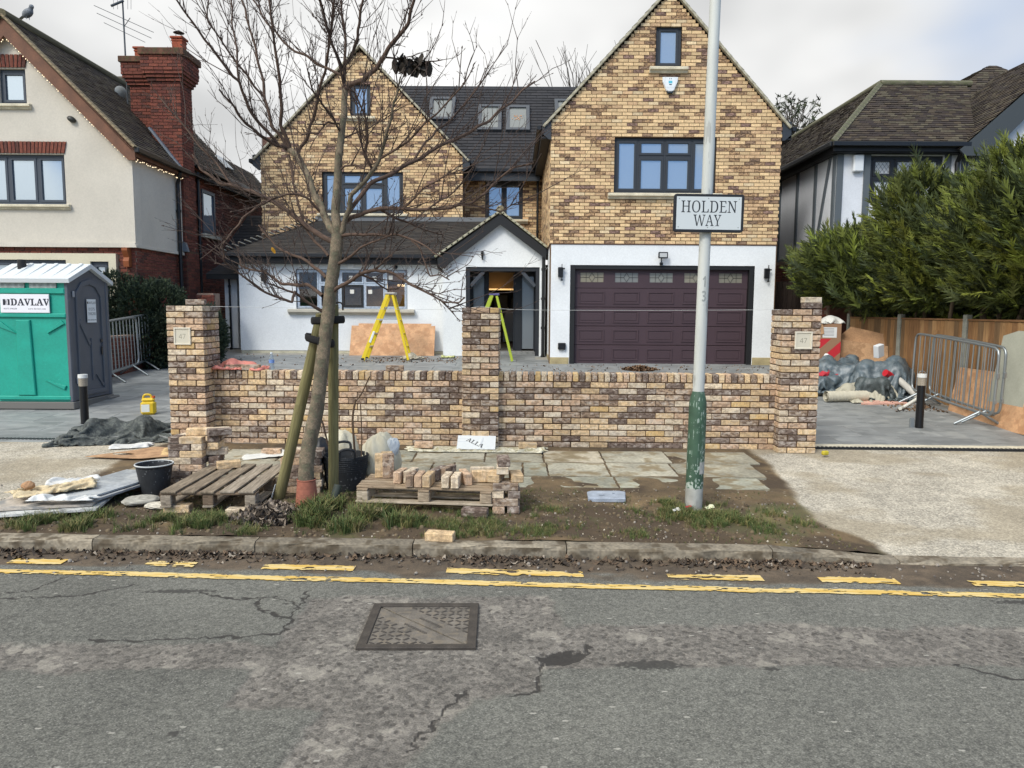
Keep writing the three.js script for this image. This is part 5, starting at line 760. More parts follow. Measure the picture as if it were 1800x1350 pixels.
// ---------- far bare trees ----------
function twigTree(name, pos, H, spread, seed, label, leafy) {
  const t = thing(name, pos, 0, label, 'tree', 'bare trees behind the house'), R = RNG(seed), tr = [], lf = [];
  const grow = (p, d, l, r, k) => { const q = p.clone().addScaledVector(d, l); tr.push(cyl(p.toArray(), q.toArray(), r, r * 0.7, k > 2 ? 6 : 4, true)); if (k === 0) { if (leafy) lf.push([q.x, q.y, q.z, R() - 0.5, R() - 0.5, R() - 0.5, 1 + R()]); return; } const n = k > 3 ? 3 : 2 + (R() > 0.5); for (let i = 0; i < n; i++) { const e = d.clone().add(new THREE.Vector3((R() - 0.5) * spread, (R() - 0.25) * spread * 0.6, (R() - 0.5) * spread)).normalize(); grow(q, e, l * (0.68 + R() * 0.2), r * 0.62, k - 1); } };
  grow(new THREE.Vector3(0, 0, 0), new THREE.Vector3(0, 1, 0), H * 0.32, H * 0.018, 6);
  P('trunk', cyl([0, 0, 0], [0, H * 0.2, 0], H * 0.02, H * 0.018, 8), mat(0x5e5348, 0.95), t); P('crown', merge(tr), mat(0x4a423a, 0.95), t).userData.kind = 'stuff';
  if (leafy) foliage('leaves', t, leafSpray(5, 7, 0.2, 0.022, 0.08), lf, (p, Q) => [0.03 + Q() * 0.02, 0.04 + Q() * 0.02, 0.02], 5);
}
twigTree('bare_tree', [4.3, 0, -38], 10.7, 0.9, 5, 'bare tree top showing over the dark slate roof');
twigTree('leafy_tree', [10.7, 0, -31], 8.0, 0.8, 8, 'thin tree showing between the garage tower and timbered house', true);
// ---------- street name sign on the lamp column ----------
{
  const c = thing('lamp_column', [1.585, footY(1.58, -6.3) - 0.02, -6.3], 0, 'white lamp column with scuffed green lower section standing in grass', 'lamp post'); c.rotation.z = -0.012;
  const paint = tex(128, 512, (u, v, x, y) => { const n = fbm(u * 6, v * 22, 4, 5), f = vnoise(u * 40, v * 60, 7); let col = sc([66, 96, 74], 0.9 + 0.25 * (n - 0.5)); const scr = fbm(u * 5, v * 30, 4, 9) * 0.6 + vnoise(u * 60, v * 10, 3) * 0.4; if (scr > 0.66) col = mixc(col, [176, 186, 176], 0.7); if (v < 0.19 + 0.02 * vnoise(u * 20, 1, 4)) col = sc([158, 158, 150], 0.85 + 0.3 * n); else if (v < 0.42 && f * n > 0.36) col = mixc(col, [196, 200, 190], 0.75); return col; });
  const white = tex(64, 512, (u, v) => { const n = fbm(u * 4, v * 14, 4, 15); let col = sc([206, 208, 200], 0.93 + 0.14 * (n - 0.5)); if (fbm(u * 6, v * 26, 4, 19) > 0.72) col = mixc(col, [150, 150, 144], 0.6); return col; });
  const prof = [[0.074, 0], [0.074, 0.86], [0.073, 0.95], [0.064, 1.00], [0.049, 1.05]].map(([r, y]) => new THREE.Vector2(r, y)), lg = new THREE.LatheGeometry(prof, 24);
  { const p = lg.attributes.position, uv = lg.attributes.uv; for (let i = 0; i < p.count; i++) uv.setY(i, p.getY(i) / 1.05); }
  P('base_section', lg, new THREE.MeshStandardMaterial({ map: paint, roughness: 0.6 }), c);
  P('access_door', new THREE.CylinderGeometry(0.0768, 0.0768, 0.52, 12, 1, false, 0.25, 1.1).translate(0, 0.60, 0), new THREE.MeshStandardMaterial({ map: paint, roughness: 0.6 }), c);
  P('pole', new THREE.CylinderGeometry(0.040, 0.049, 6.2, 20, 1, true).translate(0, 4.14, 0), new THREE.MeshStandardMaterial({ map: white, roughness: 0.55 }), c);
  P('stencil_number', new THREE.CylinderGeometry(0.0488, 0.0488, 0.26, 16, 1, true, -0.75, 1.5), new THREE.MeshStandardMaterial({ roughness: 0.6, alphaTest: 0.5, map: canvasTex(128, 256, (x) => { x.clearRect(0, 0, 128, 256); x.fillStyle = '#8f938e'; x.font = 'bold 120px sans-serif'; x.textAlign = 'center'; x.fillText('1', 64, 112); x.fillText('3', 64, 232); }), transparent: true }), c, [0, 1.92, 0]);
  const s = thing('street_sign', [1.615, 2.455, -6.215], 0, 'street name plate reading HOLDEN WAY on the lamp column', 'sign'); s.rotation.z = -0.008;
  const rr = (w, h, r) => { const o = []; for (const [cx, cy, a0] of [[w - r, h - r, 0], [-w + r, h - r, 1], [-w + r, -h + r, 2], [w - r, -h + r, 3]]) for (let i = 0; i <= 5; i++) { const a = (a0 + i / 5) * Math.PI / 2; o.push([cx + r * Math.cos(a), cy + r * Math.sin(a)]); } return o; };
  P('backing', extr(rr(0.287, 0.152, 0.022), 0.02, [], 0.003), mat(0x17181a, 0.5), s);
  const st = canvasTex(1024, 544, (x, w, h) => { x.fillStyle = '#c6cbc9'; x.fillRect(0, 0, w, h); x.fillStyle = '#15171a'; x.textAlign = 'center'; x.save(); x.translate(512, 262); x.font = '272px serif'; x.scale(890 / x.measureText('HOLDEN').width, 1); x.fillText('HOLDEN', 0, 0); x.restore(); x.save(); x.translate(490, 486); x.font = '262px serif'; x.scale(440 / x.measureText('WAY').width, 1); x.fillText('WAY', 0, 0); x.restore(); x.fillStyle = '#8b8f8e'; for (const [a, b] of [[40, 36], [500, 30], [984, 36], [36, 506], [500, 512], [984, 508]]) { x.beginPath(); x.arc(a, b, 10, 0, 7); x.fill(); } x.strokeStyle = '#9a9d9a'; x.lineWidth = 4; x.beginPath(); x.moveTo(560, 530); x.lineTo(700, 440); x.stroke(); });
  P('name_face', ...face(0.535, 0.266, st, 0.45), s, [0, 0, 0.0045]);
  P('bracket', merge([cbox(0.12, 0.03, 0.05, 0.004, [0, 0.08, -0.045]), cbox(0.12, 0.03, 0.05, 0.004, [0, -0.08, -0.045])]), mat(0x8a8d8c, 0.5, { metalness: 0.5 }), s);
}
// ---------- crumpled sheets ----------
function crumple(w, d, h, seed, o = {}) {
  const { n = 34, f = 2.4, amp = 0.5, sharp = 1, edge = 0.15, thick = 0, power = 1.3, round = 0.5 } = o, pos = [], uv = [], idx = [];
  for (let j = 0; j <= n; j++) for (let i = 0; i <= n; i++) {
    let u = i / n * 2 - 1, v = j / n * 2 - 1; const sq = Math.max(Math.abs(u), Math.abs(v)), l = Math.hypot(u, v) || 1, k = lerp(1, sq / l, round), ang = Math.atan2(v, u), er = 1 + edge * 2 * (fbm(Math.cos(ang) * 2 + 5, Math.sin(ang) * 2 + seed, 3, seed) - 0.5) * sq;
    const x = u * k * er * w / 2, z = v * k * er * d / 2, dome = Math.pow(Math.max(0, 1 - Math.pow(sq, 3.2)), 0.62);
    const r1 = 1 - Math.abs(2 * fbm(x * f + seed, z * f, 3, seed + 1) - 1), r2 = 1 - Math.abs(2 * fbm(x * f * 2.6 + 9, z * f * 2.6, 2, seed + 2) - 1), big = fbm(x * f * 0.6 + 3, z * f * 0.6 + seed, 2, seed + 4);
    const y = h * dome * (0.15 + 1.0 * big) + h * amp * (Math.pow(r1, 4 * sharp) * 0.9 + Math.pow(r2, 3) * 0.45) * (0.25 + 0.75 * dome) * sstep(1.0, 0.9, sq) + (1 - sstep(0.92, 1, sq)) * 0.004;
    pos.push(x, y + thick, z); uv.push(x, z); if (i < n && j < n) { const a = j * (n + 1) + i; idx.push(a, a + n + 1, a + 1, a + 1, a + n + 1, a + n + 2); }
  }
  const g = new THREE.BufferGeometry(); g.setAttribute('position', new THREE.Float32BufferAttribute(pos, 3)); g.setAttribute('uv', new THREE.Float32BufferAttribute(uv, 2)); g.setIndex(idx); g.computeVertexNormals(); return g;
}
const props = (n, w, d, y0, y1, r0, r1, seed) => { const R = RNG(seed); return [...Array(n)].map(() => [(R() - 0.5) * w, lerp(y0, y1, R()), (R() - 0.5) * d, lerp(r0, r1, R())]); };
// a sheet dropped on the ground: distance constraints, gravity and a few hidden bumps give real folds
function cloth(w, d, o = {}) {
  const { n = 40, squeeze = 0.78, pin = true, crease = 0, cf = 5, bumps = [], seed = 1, steps = 110, rise = 0.12, outline = 0.0, stiff = 0.25 } = o, m = Math.max(6, Math.round(n * d / w)), N = (n + 1) * (m + 1), p = new Float32Array(N * 3), q = new Float32Array(N * 3), C = [];
  for (let j = 0; j <= m; j++) for (let i = 0; i <= n; i++) { const k = (j * (n + 1) + i) * 3, u = i / n - 0.5, v = j / m - 0.5, ex = 1 + outline * 2 * (fbm(v * 5 + 7, seed, 3, seed) - 0.5), ez = 1 + outline * 2 * (fbm(u * 5, seed + 5, 3, seed + 3) - 0.5); const X = u * w * squeeze * ex, Z = v * d * squeeze * ez; let y = rise * (0.3 + 1.4 * fbm(u * 7 + seed, v * 7, 3, seed + 1)); for (const [bx1, by1, bz1, r] of bumps) { const h = Math.hypot(X - bx1, Z - bz1); if (h < r) y = Math.max(y, by1 + Math.sqrt(r * r - h * h) + 0.02); } p[k] = q[k] = X; p[k + 1] = q[k + 1] = y; p[k + 2] = q[k + 2] = Z; }
  const held = []; if (pin) for (let j = 0; j <= m; j++) for (let i = 0; i <= n; i++) if (i === 0 || j === 0 || i === n || j === m || (hash2(i, j, seed) > 0.985)) { const k = (j * (n + 1) + i) * 3, e = i === 0 || j === 0 || i === n || j === m; if (e) p[k + 1] = q[k + 1] = 0.005 + 0.25 * rise * Math.max(0, fbm(i * 0.35, j * 0.35, 2, seed + 8) - 0.5); if (e || p[k + 1] < 0.3 * rise) held.push([k, p[k], p[k + 1], p[k + 2]]); }
  const id = (i, j) => j * (n + 1) + i, rx = w / n, rz = d / m, add = (a, b, l, s) => C.push([a * 3, b * 3, l, s]);
  for (let j = 0; j <= m; j++) for (let i = 0; i <= n; i++) { if (i < n) add(id(i, j), id(i + 1, j), rx, 1); if (j < m) add(id(i, j), id(i, j + 1), rz, 1); if (i < n && j < m) { add(id(i, j), id(i + 1, j + 1), Math.hypot(rx, rz), 0.7); add(id(i + 1, j), id(i, j + 1), Math.hypot(rx, rz), 0.7); } if (i + 2 <= n) add(id(i, j), id(i + 2, j), rx * 2, stiff); if (j + 2 <= m) add(id(i, j), id(i, j + 2), rz * 2, stiff); }
  for (let s = 0; s < steps; s++) {
    for (let k = 0; k < N * 3; k++) { const v = (p[k] - q[k]) * 0.90; q[k] = p[k]; p[k] += v - (k % 3 === 1 ? 0.0010 : 0); }
    for (let it = 0; it < 7; it++) for (const [a, b, l, st] of C) { const dx = p[b] - p[a], dy = p[b + 1] - p[a + 1], dz = p[b + 2] - p[a + 2], L = Math.sqrt(dx * dx + dy * dy + dz * dz) || 1e-6, f = (L - l) / L * 0.5 * st; p[a] += dx * f; p[a + 1] += dy * f; p[a + 2] += dz * f; p[b] -= dx * f; p[b + 1] -= dy * f; p[b + 2] -= dz * f; }
    for (const [k, X, Y, Z] of held) { p[k] = X; p[k + 1] = Y; p[k + 2] = Z; }
    for (let k = 0; k < N * 3; k += 3) { for (const [cx, cy, cz, r] of bumps) { const dx = p[k] - cx, dy = p[k + 1] - cy, dz = p[k + 2] - cz, L = Math.sqrt(dx * dx + dy * dy + dz * dz); if (L < r) { p[k] = cx + dx / L * r; p[k + 1] = cy + dy / L * r; p[k + 2] = cz + dz / L * r; } } if (p[k + 1] < 0.004) { p[k + 1] = 0.004; q[k] = lerp(q[k], p[k], 0.7); q[k + 2] = lerp(q[k + 2], p[k + 2], 0.7); } }
  }
  const uv = [], idx = []; for (let j = 0; j <= m; j++) for (let i = 0; i <= n; i++) { uv.push(i * rx, j * rz); if (i < n && j < m) { const a = id(i, j); idx.push(a, a + n + 1, a + 1, a + 1, a + n + 1, a + n + 2); } }
  const g = new THREE.BufferGeometry(); g.setAttribute('position', new THREE.Float32BufferAttribute(p, 3)); g.setAttribute('uv', new THREE.Float32BufferAttribute(uv, 2)); g.setIndex(idx); g.computeVertexNormals();
  if (crease) { // sharp creases between flat facets
    const nn = g.attributes.normal, P0 = g.attributes.position; for (let k = 0; k < N; k++) { const a = uv[k * 2] + 0.03 * vnoise(k, 1, 3), b = uv[k * 2 + 1]; let h = 0, fq = cf, am = crease; for (let o2 = 0; o2 < 3; o2++) { const [d1, hid, d2] = cell(a * fq + seed, b * fq * 0.8 + o2 * 7, seed + o2); h += am * ((hid - 0.5) * 1.1 * Math.min(1, (d2 - d1) * 2.2) + (d1 - 0.4) * 0.8); fq *= 1.9; am *= 0.5; } P0.setXYZ(k, P0.getX(k) + nn.getX(k) * h, Math.max(0.003, P0.getY(k) + nn.getY(k) * h), P0.getZ(k) + nn.getZ(k) * h); }
    g.computeVertexNormals();
  }
  return g;
}
const solo = (name, geo, mtl, pos, rot, label, cat, group) => tag(P(name, geo, mtl, scene, pos, rot), label, cat, group, 'thing');
const cardM = mottled([176, 140, 104], 0.12, 0.8, 0.9, { seed: 120, tint: [150, 116, 84] }), plyM = mottled([200, 156, 116], 0.1, 1.1, 0.8, { seed: 131, tint: [180, 134, 96], coarse: 7 }), galv = mat(0x9aa0a1, 0.42, { metalness: 0.75 });
solo('tarpaulin', cloth(2.15, 1.7, { crease: 0.02, cf: 4.5, n: 90, squeeze: 0.76, seed: 7, rise: 0.3, outline: 0.06, bumps: props(10, 1.0, 0.7, -0.02, 0.16, 0.06, 0.12, 7) }), mottled([66, 70, 68], 0.3, 0.35, 0.75, { seed: 121, tint: [98, 102, 94], coarse: 9 }), [-4.92, 0.02, -9.45], [0.03, 0.25, 0], 'crumpled grey ground sheet lying beside the left pillar', 'sheet');
solo('cardboard_sheet', (() => extr([[-0.55, -0.28], [0.1, -0.30], [0.42, -0.1], [0.5, 0.22], [-0.1, 0.32], [-0.22, 0.12]], 0.006, [[...Array(20)].map((_, i) => { const a = i / 20 * 6.283; return [-0.22 + 0.13 * Math.cos(a), -0.10 + 0.06 * Math.sin(a)]; })]).rotateX(-Math.PI / 2))(), cardM, [-4.15, 0.012, -8.3], [0.02, -0.1, 0], 'flattened brown cardboard with a round cut hole near the left pillar', 'cardboard');
solo('cardboard_sheet', cloth(0.62, 0.42, { n: 22, squeeze: 0.95, seed: 31, rise: 0.02, outline: 0.15 }), mottled([196, 166, 116], 0.15, 0.4, 0.9, { seed: 5 }), [-3.72, 0.0, -8.42], [0.02, 0.3, 0], 'torn yellowish cardboard at the foot of the left pillar', 'cardboard');
solo('paper_sheet', cloth(0.5, 0.32, { n: 20, squeeze: 0.9, seed: 35, rise: 0.04, outline: 0.2 }), mat(0xc9c8c2, 0.9), [-4.55, 0.0, -8.72], [0, 0.3, 0], 'pale torn sheet poking out under the grey ground sheet', 'paper');
// ---------- jerrycan, bollards ----------
{
  const j = thing('jerrycan', [-5.30, driveY(-10.7), -10.7], 0.25, 'yellow plastic jerrycan standing behind the grey ground sheet', 'jerrycan'), ym = mat(0xd2b020, 0.45);
  P('body', merge([cbox(0.20, 0.20, 0.13, 0.03, [0, 0.10, 0]), cbox(0.18, 0.06, 0.11, 0.028, [0, 0.215, 0])]), ym, j); P('handle', tube([[-0.07, 0.23, 0], [-0.05, 0.285, 0], [0.03, 0.285, 0], [0.05, 0.23, 0]], 0.016, 12, 8), ym, j); P('cap', new THREE.CylinderGeometry(0.024, 0.024, 0.03, 12).translate(0.07, 0.257, 0), mat(0xc0562c, 0.5), j); P('paper_label', cbox(0.11, 0.11, 0.002, 0.0005, [-0.03, 0.1, 0.0665]), mat(0xd8d8ce, 0.8), j);
  const bollard = (x, z, hgt, label) => { const b = thing('bollard_light', [x, driveY(z), z], 0, label, 'bollard', 'black bollard lights on the drive'); P('post', new THREE.CylinderGeometry(0.052, 0.052, hgt - 0.14, 18).translate(0, (hgt - 0.14) / 2, 0), mat(0x0d0d0f, 0.35), b); P('lens', new THREE.CylinderGeometry(0.056, 0.056, 0.12, 18).translate(0, hgt - 0.08, 0), mottled([150, 140, 124], 0.25, 0.2, 0.35, { seed: 4 }), b); P('wrapped_cap', new THREE.CylinderGeometry(0.06, 0.062, 0.05, 14).translate(0, hgt - 0.005, 0), mat(0xd2d2cc, 0.5), b); return b; };
  bollard(-5.86, -10.05, 0.66, 'black bollard light in front of the portable toilet');
  const rb = bollard(5.62, -10.1, 0.73, 'black bollard light beside the rubble heap and right barrier'); P('wire_handle', tube([[-0.04, 0.74, 0], [-0.035, 0.78, 0], [0.035, 0.78, 0], [0.04, 0.74, 0]], 0.004, 10, 5), galv, rb); P('foot_bracket', cbox(0.06, 0.14, 0.03, 0.004, [-0.09, 0.07, -0.02]), galv, rb);
}
// ---------- portable toilet ----------
{
  const t = thing('portable_toilet', [-7.13, driveY(-11.5) + 0.0, -11.0], 0, 'teal portable toilet with white roof and grey door at left', 'toilet'), teal = mottled([20, 152, 130], 0.06, 1.2, 0.5, { seed: 140, spots: 0.01, spotc: [190, 210, 200] }), grey = mottled([86, 90, 96], 0.06, 1, 0.55, { seed: 141 }), W = 0.56, D = 1.08;
  P('skid_base', merge([bx(-W - 0.02, W + 0.02, -0.02, 0.09, -D - 0.02, 0.02, 0.01), bx(W - 0.1, W + 0.08, 0, 0.07, -D - 0.1, -D + 0.2, 0.02)]), mat(0x6b6862, 0.85), t);
  const sd = []; // moulded teal side: panel with a raised plus-shaped ridge and gussets
  sd.push(bx(-W, W - 0.02, 0.09, 1.88, -0.05, -0.01, 0.008)); P('side_panel', merge(sd), teal, t);
  for (const g of [extr([[-0.12, 0.2], [0.12, 0.2], [0.09, 1.3], [-0.09, 1.3]], 0.03, [], 0.012).translate(-0.12, 0, 0.012), extr(rect(-W + 0.02, W - 0.05, 1.36, 1.40), 0.03, [], 0.012).translate(0, 0, 0.01), extr(rect(-W + 0.02, W - 0.05, 1.66, 1.72), 0.03, [], 0.012).translate(0, 0.05, 0.01), extr([[W - 0.32, 1.12], [W - 0.12, 1.30], [W - 0.08, 1.26]], 0.02, [], 0.008).translate(0, 0, 0.01), extr([[-W + 0.1, 1.28], [-W + 0.32, 1.12], [-W + 0.06, 1.22]], 0.02, [], 0.008).translate(0, 0, 0.01), extr([[W - 0.4, 0.42], [W - 0.12, 0.28], [W - 0.1, 0.33]], 0.02, [], 0.008).translate(0, 0, 0.01), extr(rect(-W + 0.03, W - 0.04, 0.13, 0.17), 0.02, [], 0.01).translate(0, 0, 0.008)]) P('rib', g, teal, t);
  for (const x of [-0.27, 0.2]) P('vent', merge([bx(x - 0.2, x + 0.2, 1.78, 1.87, -0.01, 0.014, 0.004)]), mottled([150, 158, 152], 0.2, 0.2, 0.7, { seed: 3 }), t);
  P('rear_panel', merge([bx(-W, W - 0.02, 0.09, 1.9, -D, -D + 0.04), bx(-W, -W + 0.04, 0.09, 1.9, -D + 0.04, -0.05)]), teal, t);
  for (const z of [-0.03, -D + 0.03]) P('corner_post', bx(W - 0.05, W + 0.006, 0.09, 1.92, z - 0.04, z + 0.04, 0.01), grey, t);
  const door = sub('door', t); const rz = (g) => g.rotateY(Math.PI / 2);
  P('door_panel', bx(W - 0.04, W - 0.005, 0.1, 1.95, -D + 0.05, -0.07, 0.006), grey, door);
  const arch = [[-0.36, 0.16], [0.36, 0.16], [0.36, 1.72], [0.2, 1.88], [0, 1.93], [-0.2, 1.88], [-0.36, 1.72]]; const inner = arch.map(([x, y]) => [x * 0.86, (y - 1) * 0.93 + 1]);
  P('door_moulding', rz(extr(arch, 0.016, [inner], 0.006)).translate(W + 0.012, 0, -D / 2), grey, door);
  P('door_rib', merge([rz(extr([[-0.30, 1.28], [-0.05, 0.92], [-0.02, 0.96], [-0.27, 1.32]], 0.014, [], 0.006)), rz(extr(rect(-0.0, 0.03, 0.38, 1.02), 0.014, [], 0.006)), rz(extr([[0.1, 0.45], [0.28, 0.25], [0.3, 0.29]], 0.014, [], 0.006))]).translate(W + 0.008, 0, -D / 2), grey, door);
  P('latch', merge([cbox(0.012, 0.13, 0.04, 0.004, [W + 0.012, 0.82, -D / 2 - 0.28]), cbox(0.012, 0.05, 0.05, 0.004, [W + 0.012, 0.98, -D / 2 - 0.28])]), mat(0x191a1c, 0.4), door);
  for (const y of [0.4, 1.7]) P('hinge', cbox(0.014, 0.09, 0.05, 0.004, [W + 0.012, y, -D / 2 + 0.42]), mat(0x9a9c9e, 0.5), door);
  const st = canvasTex(256, 384, (x) => { x.fillStyle = '#dfe1de'; x.fillRect(0, 0, 256, 384); x.fillStyle = '#1a1d26'; x.textAlign = 'center'; x.font = 'bold 54px serif'; x.fillText('DAVLAV', 140, 78); x.fillRect(12, 40, 24, 36); x.font = '64px sans-serif'; x.fillText('01375', 132, 186); x.fillText('398288', 132, 262); x.font = 'bold 30px sans-serif'; x.fillText('www.davlav.com', 128, 350); });
  P('door_sticker', new THREE.PlaneGeometry(0.25, 0.36).rotateY(Math.PI / 2), new THREE.MeshStandardMaterial({ map: st, roughness: 0.6 }), door, [W + 0.0165, 1.45, -D / 2 - 0.03]);
  const roofM = new THREE.MeshPhysicalMaterial({ color: 0xd6dad8, roughness: 0.5, transmission: 0.12, thickness: 0 });
  const roof = sub('roof', t); const pr = [[-0.06, 1.86], [-0.07, 1.92], [D / 2, 2.17], [D + 0.07, 1.92], [D + 0.06, 1.86], [D / 2, 2.10]];
  P('roof_shell', extr(pr, 2 * W + 0.1).rotateY(Math.PI / 2).translate(-W - 0.04 + 2 * W + 0.1, 0, 0), roofM, roof);
  for (let i = 0; i < 6; i++) P('roof_rib', beam([-W + 0.1 + i * 0.19, 1.92, 0.03], [-W + 0.1 + i * 0.19, 2.165, -D / 2 + 0.03], 0.06, 0.03), roofM, roof);
  P('vent_pipe', cyl([-0.33, 2.0, -0.36], [-0.33, 2.22, -0.36], 0.06, 0.06, 12), mat(0x121212, 0.6), roof);
  P('gable_infill', extr([[0.0, 1.88], [D, 1.88], [D / 2, 2.1]].map(([a, b]) => [a, b]), 0.03).rotateY(Math.PI / 2).translate(W - 0.01, 0, 0), grey, t);
  const sg = canvasTex(1024, 384, (x, w, h) => { x.fillStyle = '#e6e4e6'; x.fillRect(0, 0, w, h); x.fillStyle = '#1c1f2a'; x.font = 'bold 196px serif'; x.textAlign = 'left'; x.save(); x.translate(212, 232); x.scale(0.98, 1); x.lineWidth = 7; x.strokeStyle = '#1c1f2a'; x.fillText('DAVLAV', 0, 0); x.strokeText('DAVLAV', 0, 0); x.restore(); x.beginPath(); x.moveTo(50, 100); x.lineTo(100, 100); x.quadraticCurveTo(128, 165, 100, 228); x.lineTo(50, 228); x.fill(); x.lineWidth = 9; x.strokeStyle = '#1c1f2a'; x.beginPath(); x.moveTo(118, 100); x.quadraticCurveTo(146, 165, 118, 228); x.stroke(); x.beginPath(); x.moveTo(140, 100); x.lineTo(196, 100); x.lineTo(196, 228); x.lineTo(140, 228); x.quadraticCurveTo(172, 165, 140, 100); x.fill(); x.font = 'bold 44px serif'; x.fillText('01375 398288', 60, 320); x.textAlign = 'right'; x.fillText('www.davlav.com', 960, 320); });
  P('name_board', extr(rect(-0.36, 0.36, -0.135, 0.135), 0.008, [], 0.003), mat(0xdcdcdc, 0.5), t, [-0.07, 1.555, 0.022]); P('name_board_face', ...face(0.71, 0.262, sg, 0.5), t, [-0.07, 1.555, 0.0265]);
}
// ---------- steel pedestrian barriers ----------
function barrier(a, b, label, group) {
  const dx = b[0] - a[0], dz = b[1] - a[1], L = Math.hypot(dx, dz), g = thing('crowd_barrier', [a[0], driveY(a[1]), a[1]], Math.atan2(-dz, dx), label, 'barrier', group); g.rotation.z = Math.atan2(driveY(b[1]) - driveY(a[1]), L); g.rotation.order = 'YXZ';
  const y0 = 0.2, y1 = 1.12, r = 0.1, pts = []; for (const [cx, cy, a0] of [[L - r, y1 - r, 0], [r, y1 - r, 1], [r, y0 + r, 2], [L - r, y0 + r, 3]]) for (let i = 0; i <= 4; i++) { const q = (a0 + i / 4) * Math.PI / 2; pts.push([cx + r * Math.cos(q), cy + r * Math.sin(q), 0]); }
  P('tube_frame', tube(pts, 0.019, 90, 8, true), galv, g); const n = 15, bg = new THREE.CylinderGeometry(0.0085, 0.0085, y1 - y0 - 0.02, 6); for (let i = 1; i < n; i++) P('bar', bg, galv, g, [L * i / n, (y0 + y1) / 2, 0]);
  for (const x of [0.3, L - 0.3]) P('foot', merge([cyl([x, y0, 0], [x - 0.06, 0.015, 0.30], 0.019, 0.017, 8), cyl([x, y0, 0], [x + 0.06, 0.015, -0.30], 0.019, 0.017, 8)]), galv, g);
  P('clip', merge([cbox(0.03, 0.08, 0.03, 0.005, [L + 0.03, 0.75, 0]), cbox(0.03, 0.06, 0.03, 0.005, [L + 0.03, 0.4, 0])]), galv, g); return g;
}
barrier([-7.28, -12.55], [-7.48, -14.8], 'steel pedestrian barrier nearest the toilet with a notice tied on', 'steel barriers on the left drive'); barrier([-7.40, -13.3], [-7.62, -15.55], 'farther steel pedestrian barrier in front of the dark shrub', 'steel barriers on the left drive');
barrier([6.62, -12.2], [6.52, -9.95], 'front steel pedestrian barrier by the right fence, standing on splayed feet', 'steel barriers by the right fence'); barrier([6.80, -12.0], [6.68, -10.05], 'rear steel pedestrian barrier nested behind another at the right fence', 'steel barriers by the right fence');
solo('paper_notice', cloth(0.24, 0.34, { n: 12, squeeze: 0.95, seed: 51, rise: 0.02 }).rotateX(Math.PI / 2), mat(0xd8d8d4, 0.7), [-7.20, 0.95, -12.95], [0, 1.4, 0.2], 'white paper notice hanging on the left steel barrier', 'notice');
// ---------- board fence along the right ----------
{
  const f = thing('board_fence', [7.05, 0, 0], 0, 'brown vertical board fence with concrete posts along the right drive', 'fence'), zs = [-15.5, -13.46, -11.5, -9.5, -7.5], R = RNG(8), wm = [[154, 116, 74], [136, 100, 64], [164, 128, 86], [122, 96, 66]].map((c, i) => woodMat(c, sc(c, 0.62), 0.9, 0.9, 150 + i, { knots: 4, weather: 0.35, wc: [120, 106, 86] })), pm = mottled([142, 142, 130], 0.16, 0.6, 0.95, { seed: 155 });
  for (const z of zs) P('post', bx(-0.05, 0.05, -0.1, 1.62, z - 0.05, z + 0.05, 0.01), pm, f);
  for (let i = 0; i + 1 < zs.length; i++) { const a = zs[i] + 0.06, b = zs[i + 1] - 0.06, n = 15, w = (b - a) / n; for (let k = 0; k < n; k++) P('board', swapUV(boxUV(cbox(0.018, 1.44, w - 0.004, 0.003), [R() * 4, R() * 4])).rotateY((R() - 0.5) * 0.06 + 0.09), wm[Math.floor(R() * 4)], f, [-0.012 + (R() - 0.5) * 0.006, 0.80, a + (k + 0.5) * w]); P('capping', bx(-0.035, 0.035, 1.525, 1.555, a, b), wm[1], f); P('gravel_board', bx(-0.025, 0.02, -0.1, 0.075, a, b), pm, f); }
}
solo('plywood_sheet', cbox(0.018, 0.78, 2.5, 0.003), plyM, [6.84, 0.43, -10.15], [0, 0.0, -0.20], 'plywood sheet leaning low along the right fence behind the barriers', 'plywood');
solo('cement_board', extr([[-0.35, 0], [0.4, 0], [0.4, 1.35], [0.02, 1.36], [-0.28, 1.28]], 0.015).rotateY(-Math.PI / 2), mottled([168, 168, 152], 0.08, 1, 0.9, { seed: 158 }), [6.78, 0.06, -10.2], [0, 0, -0.13], 'grey cement board propped against the right fence', 'board');
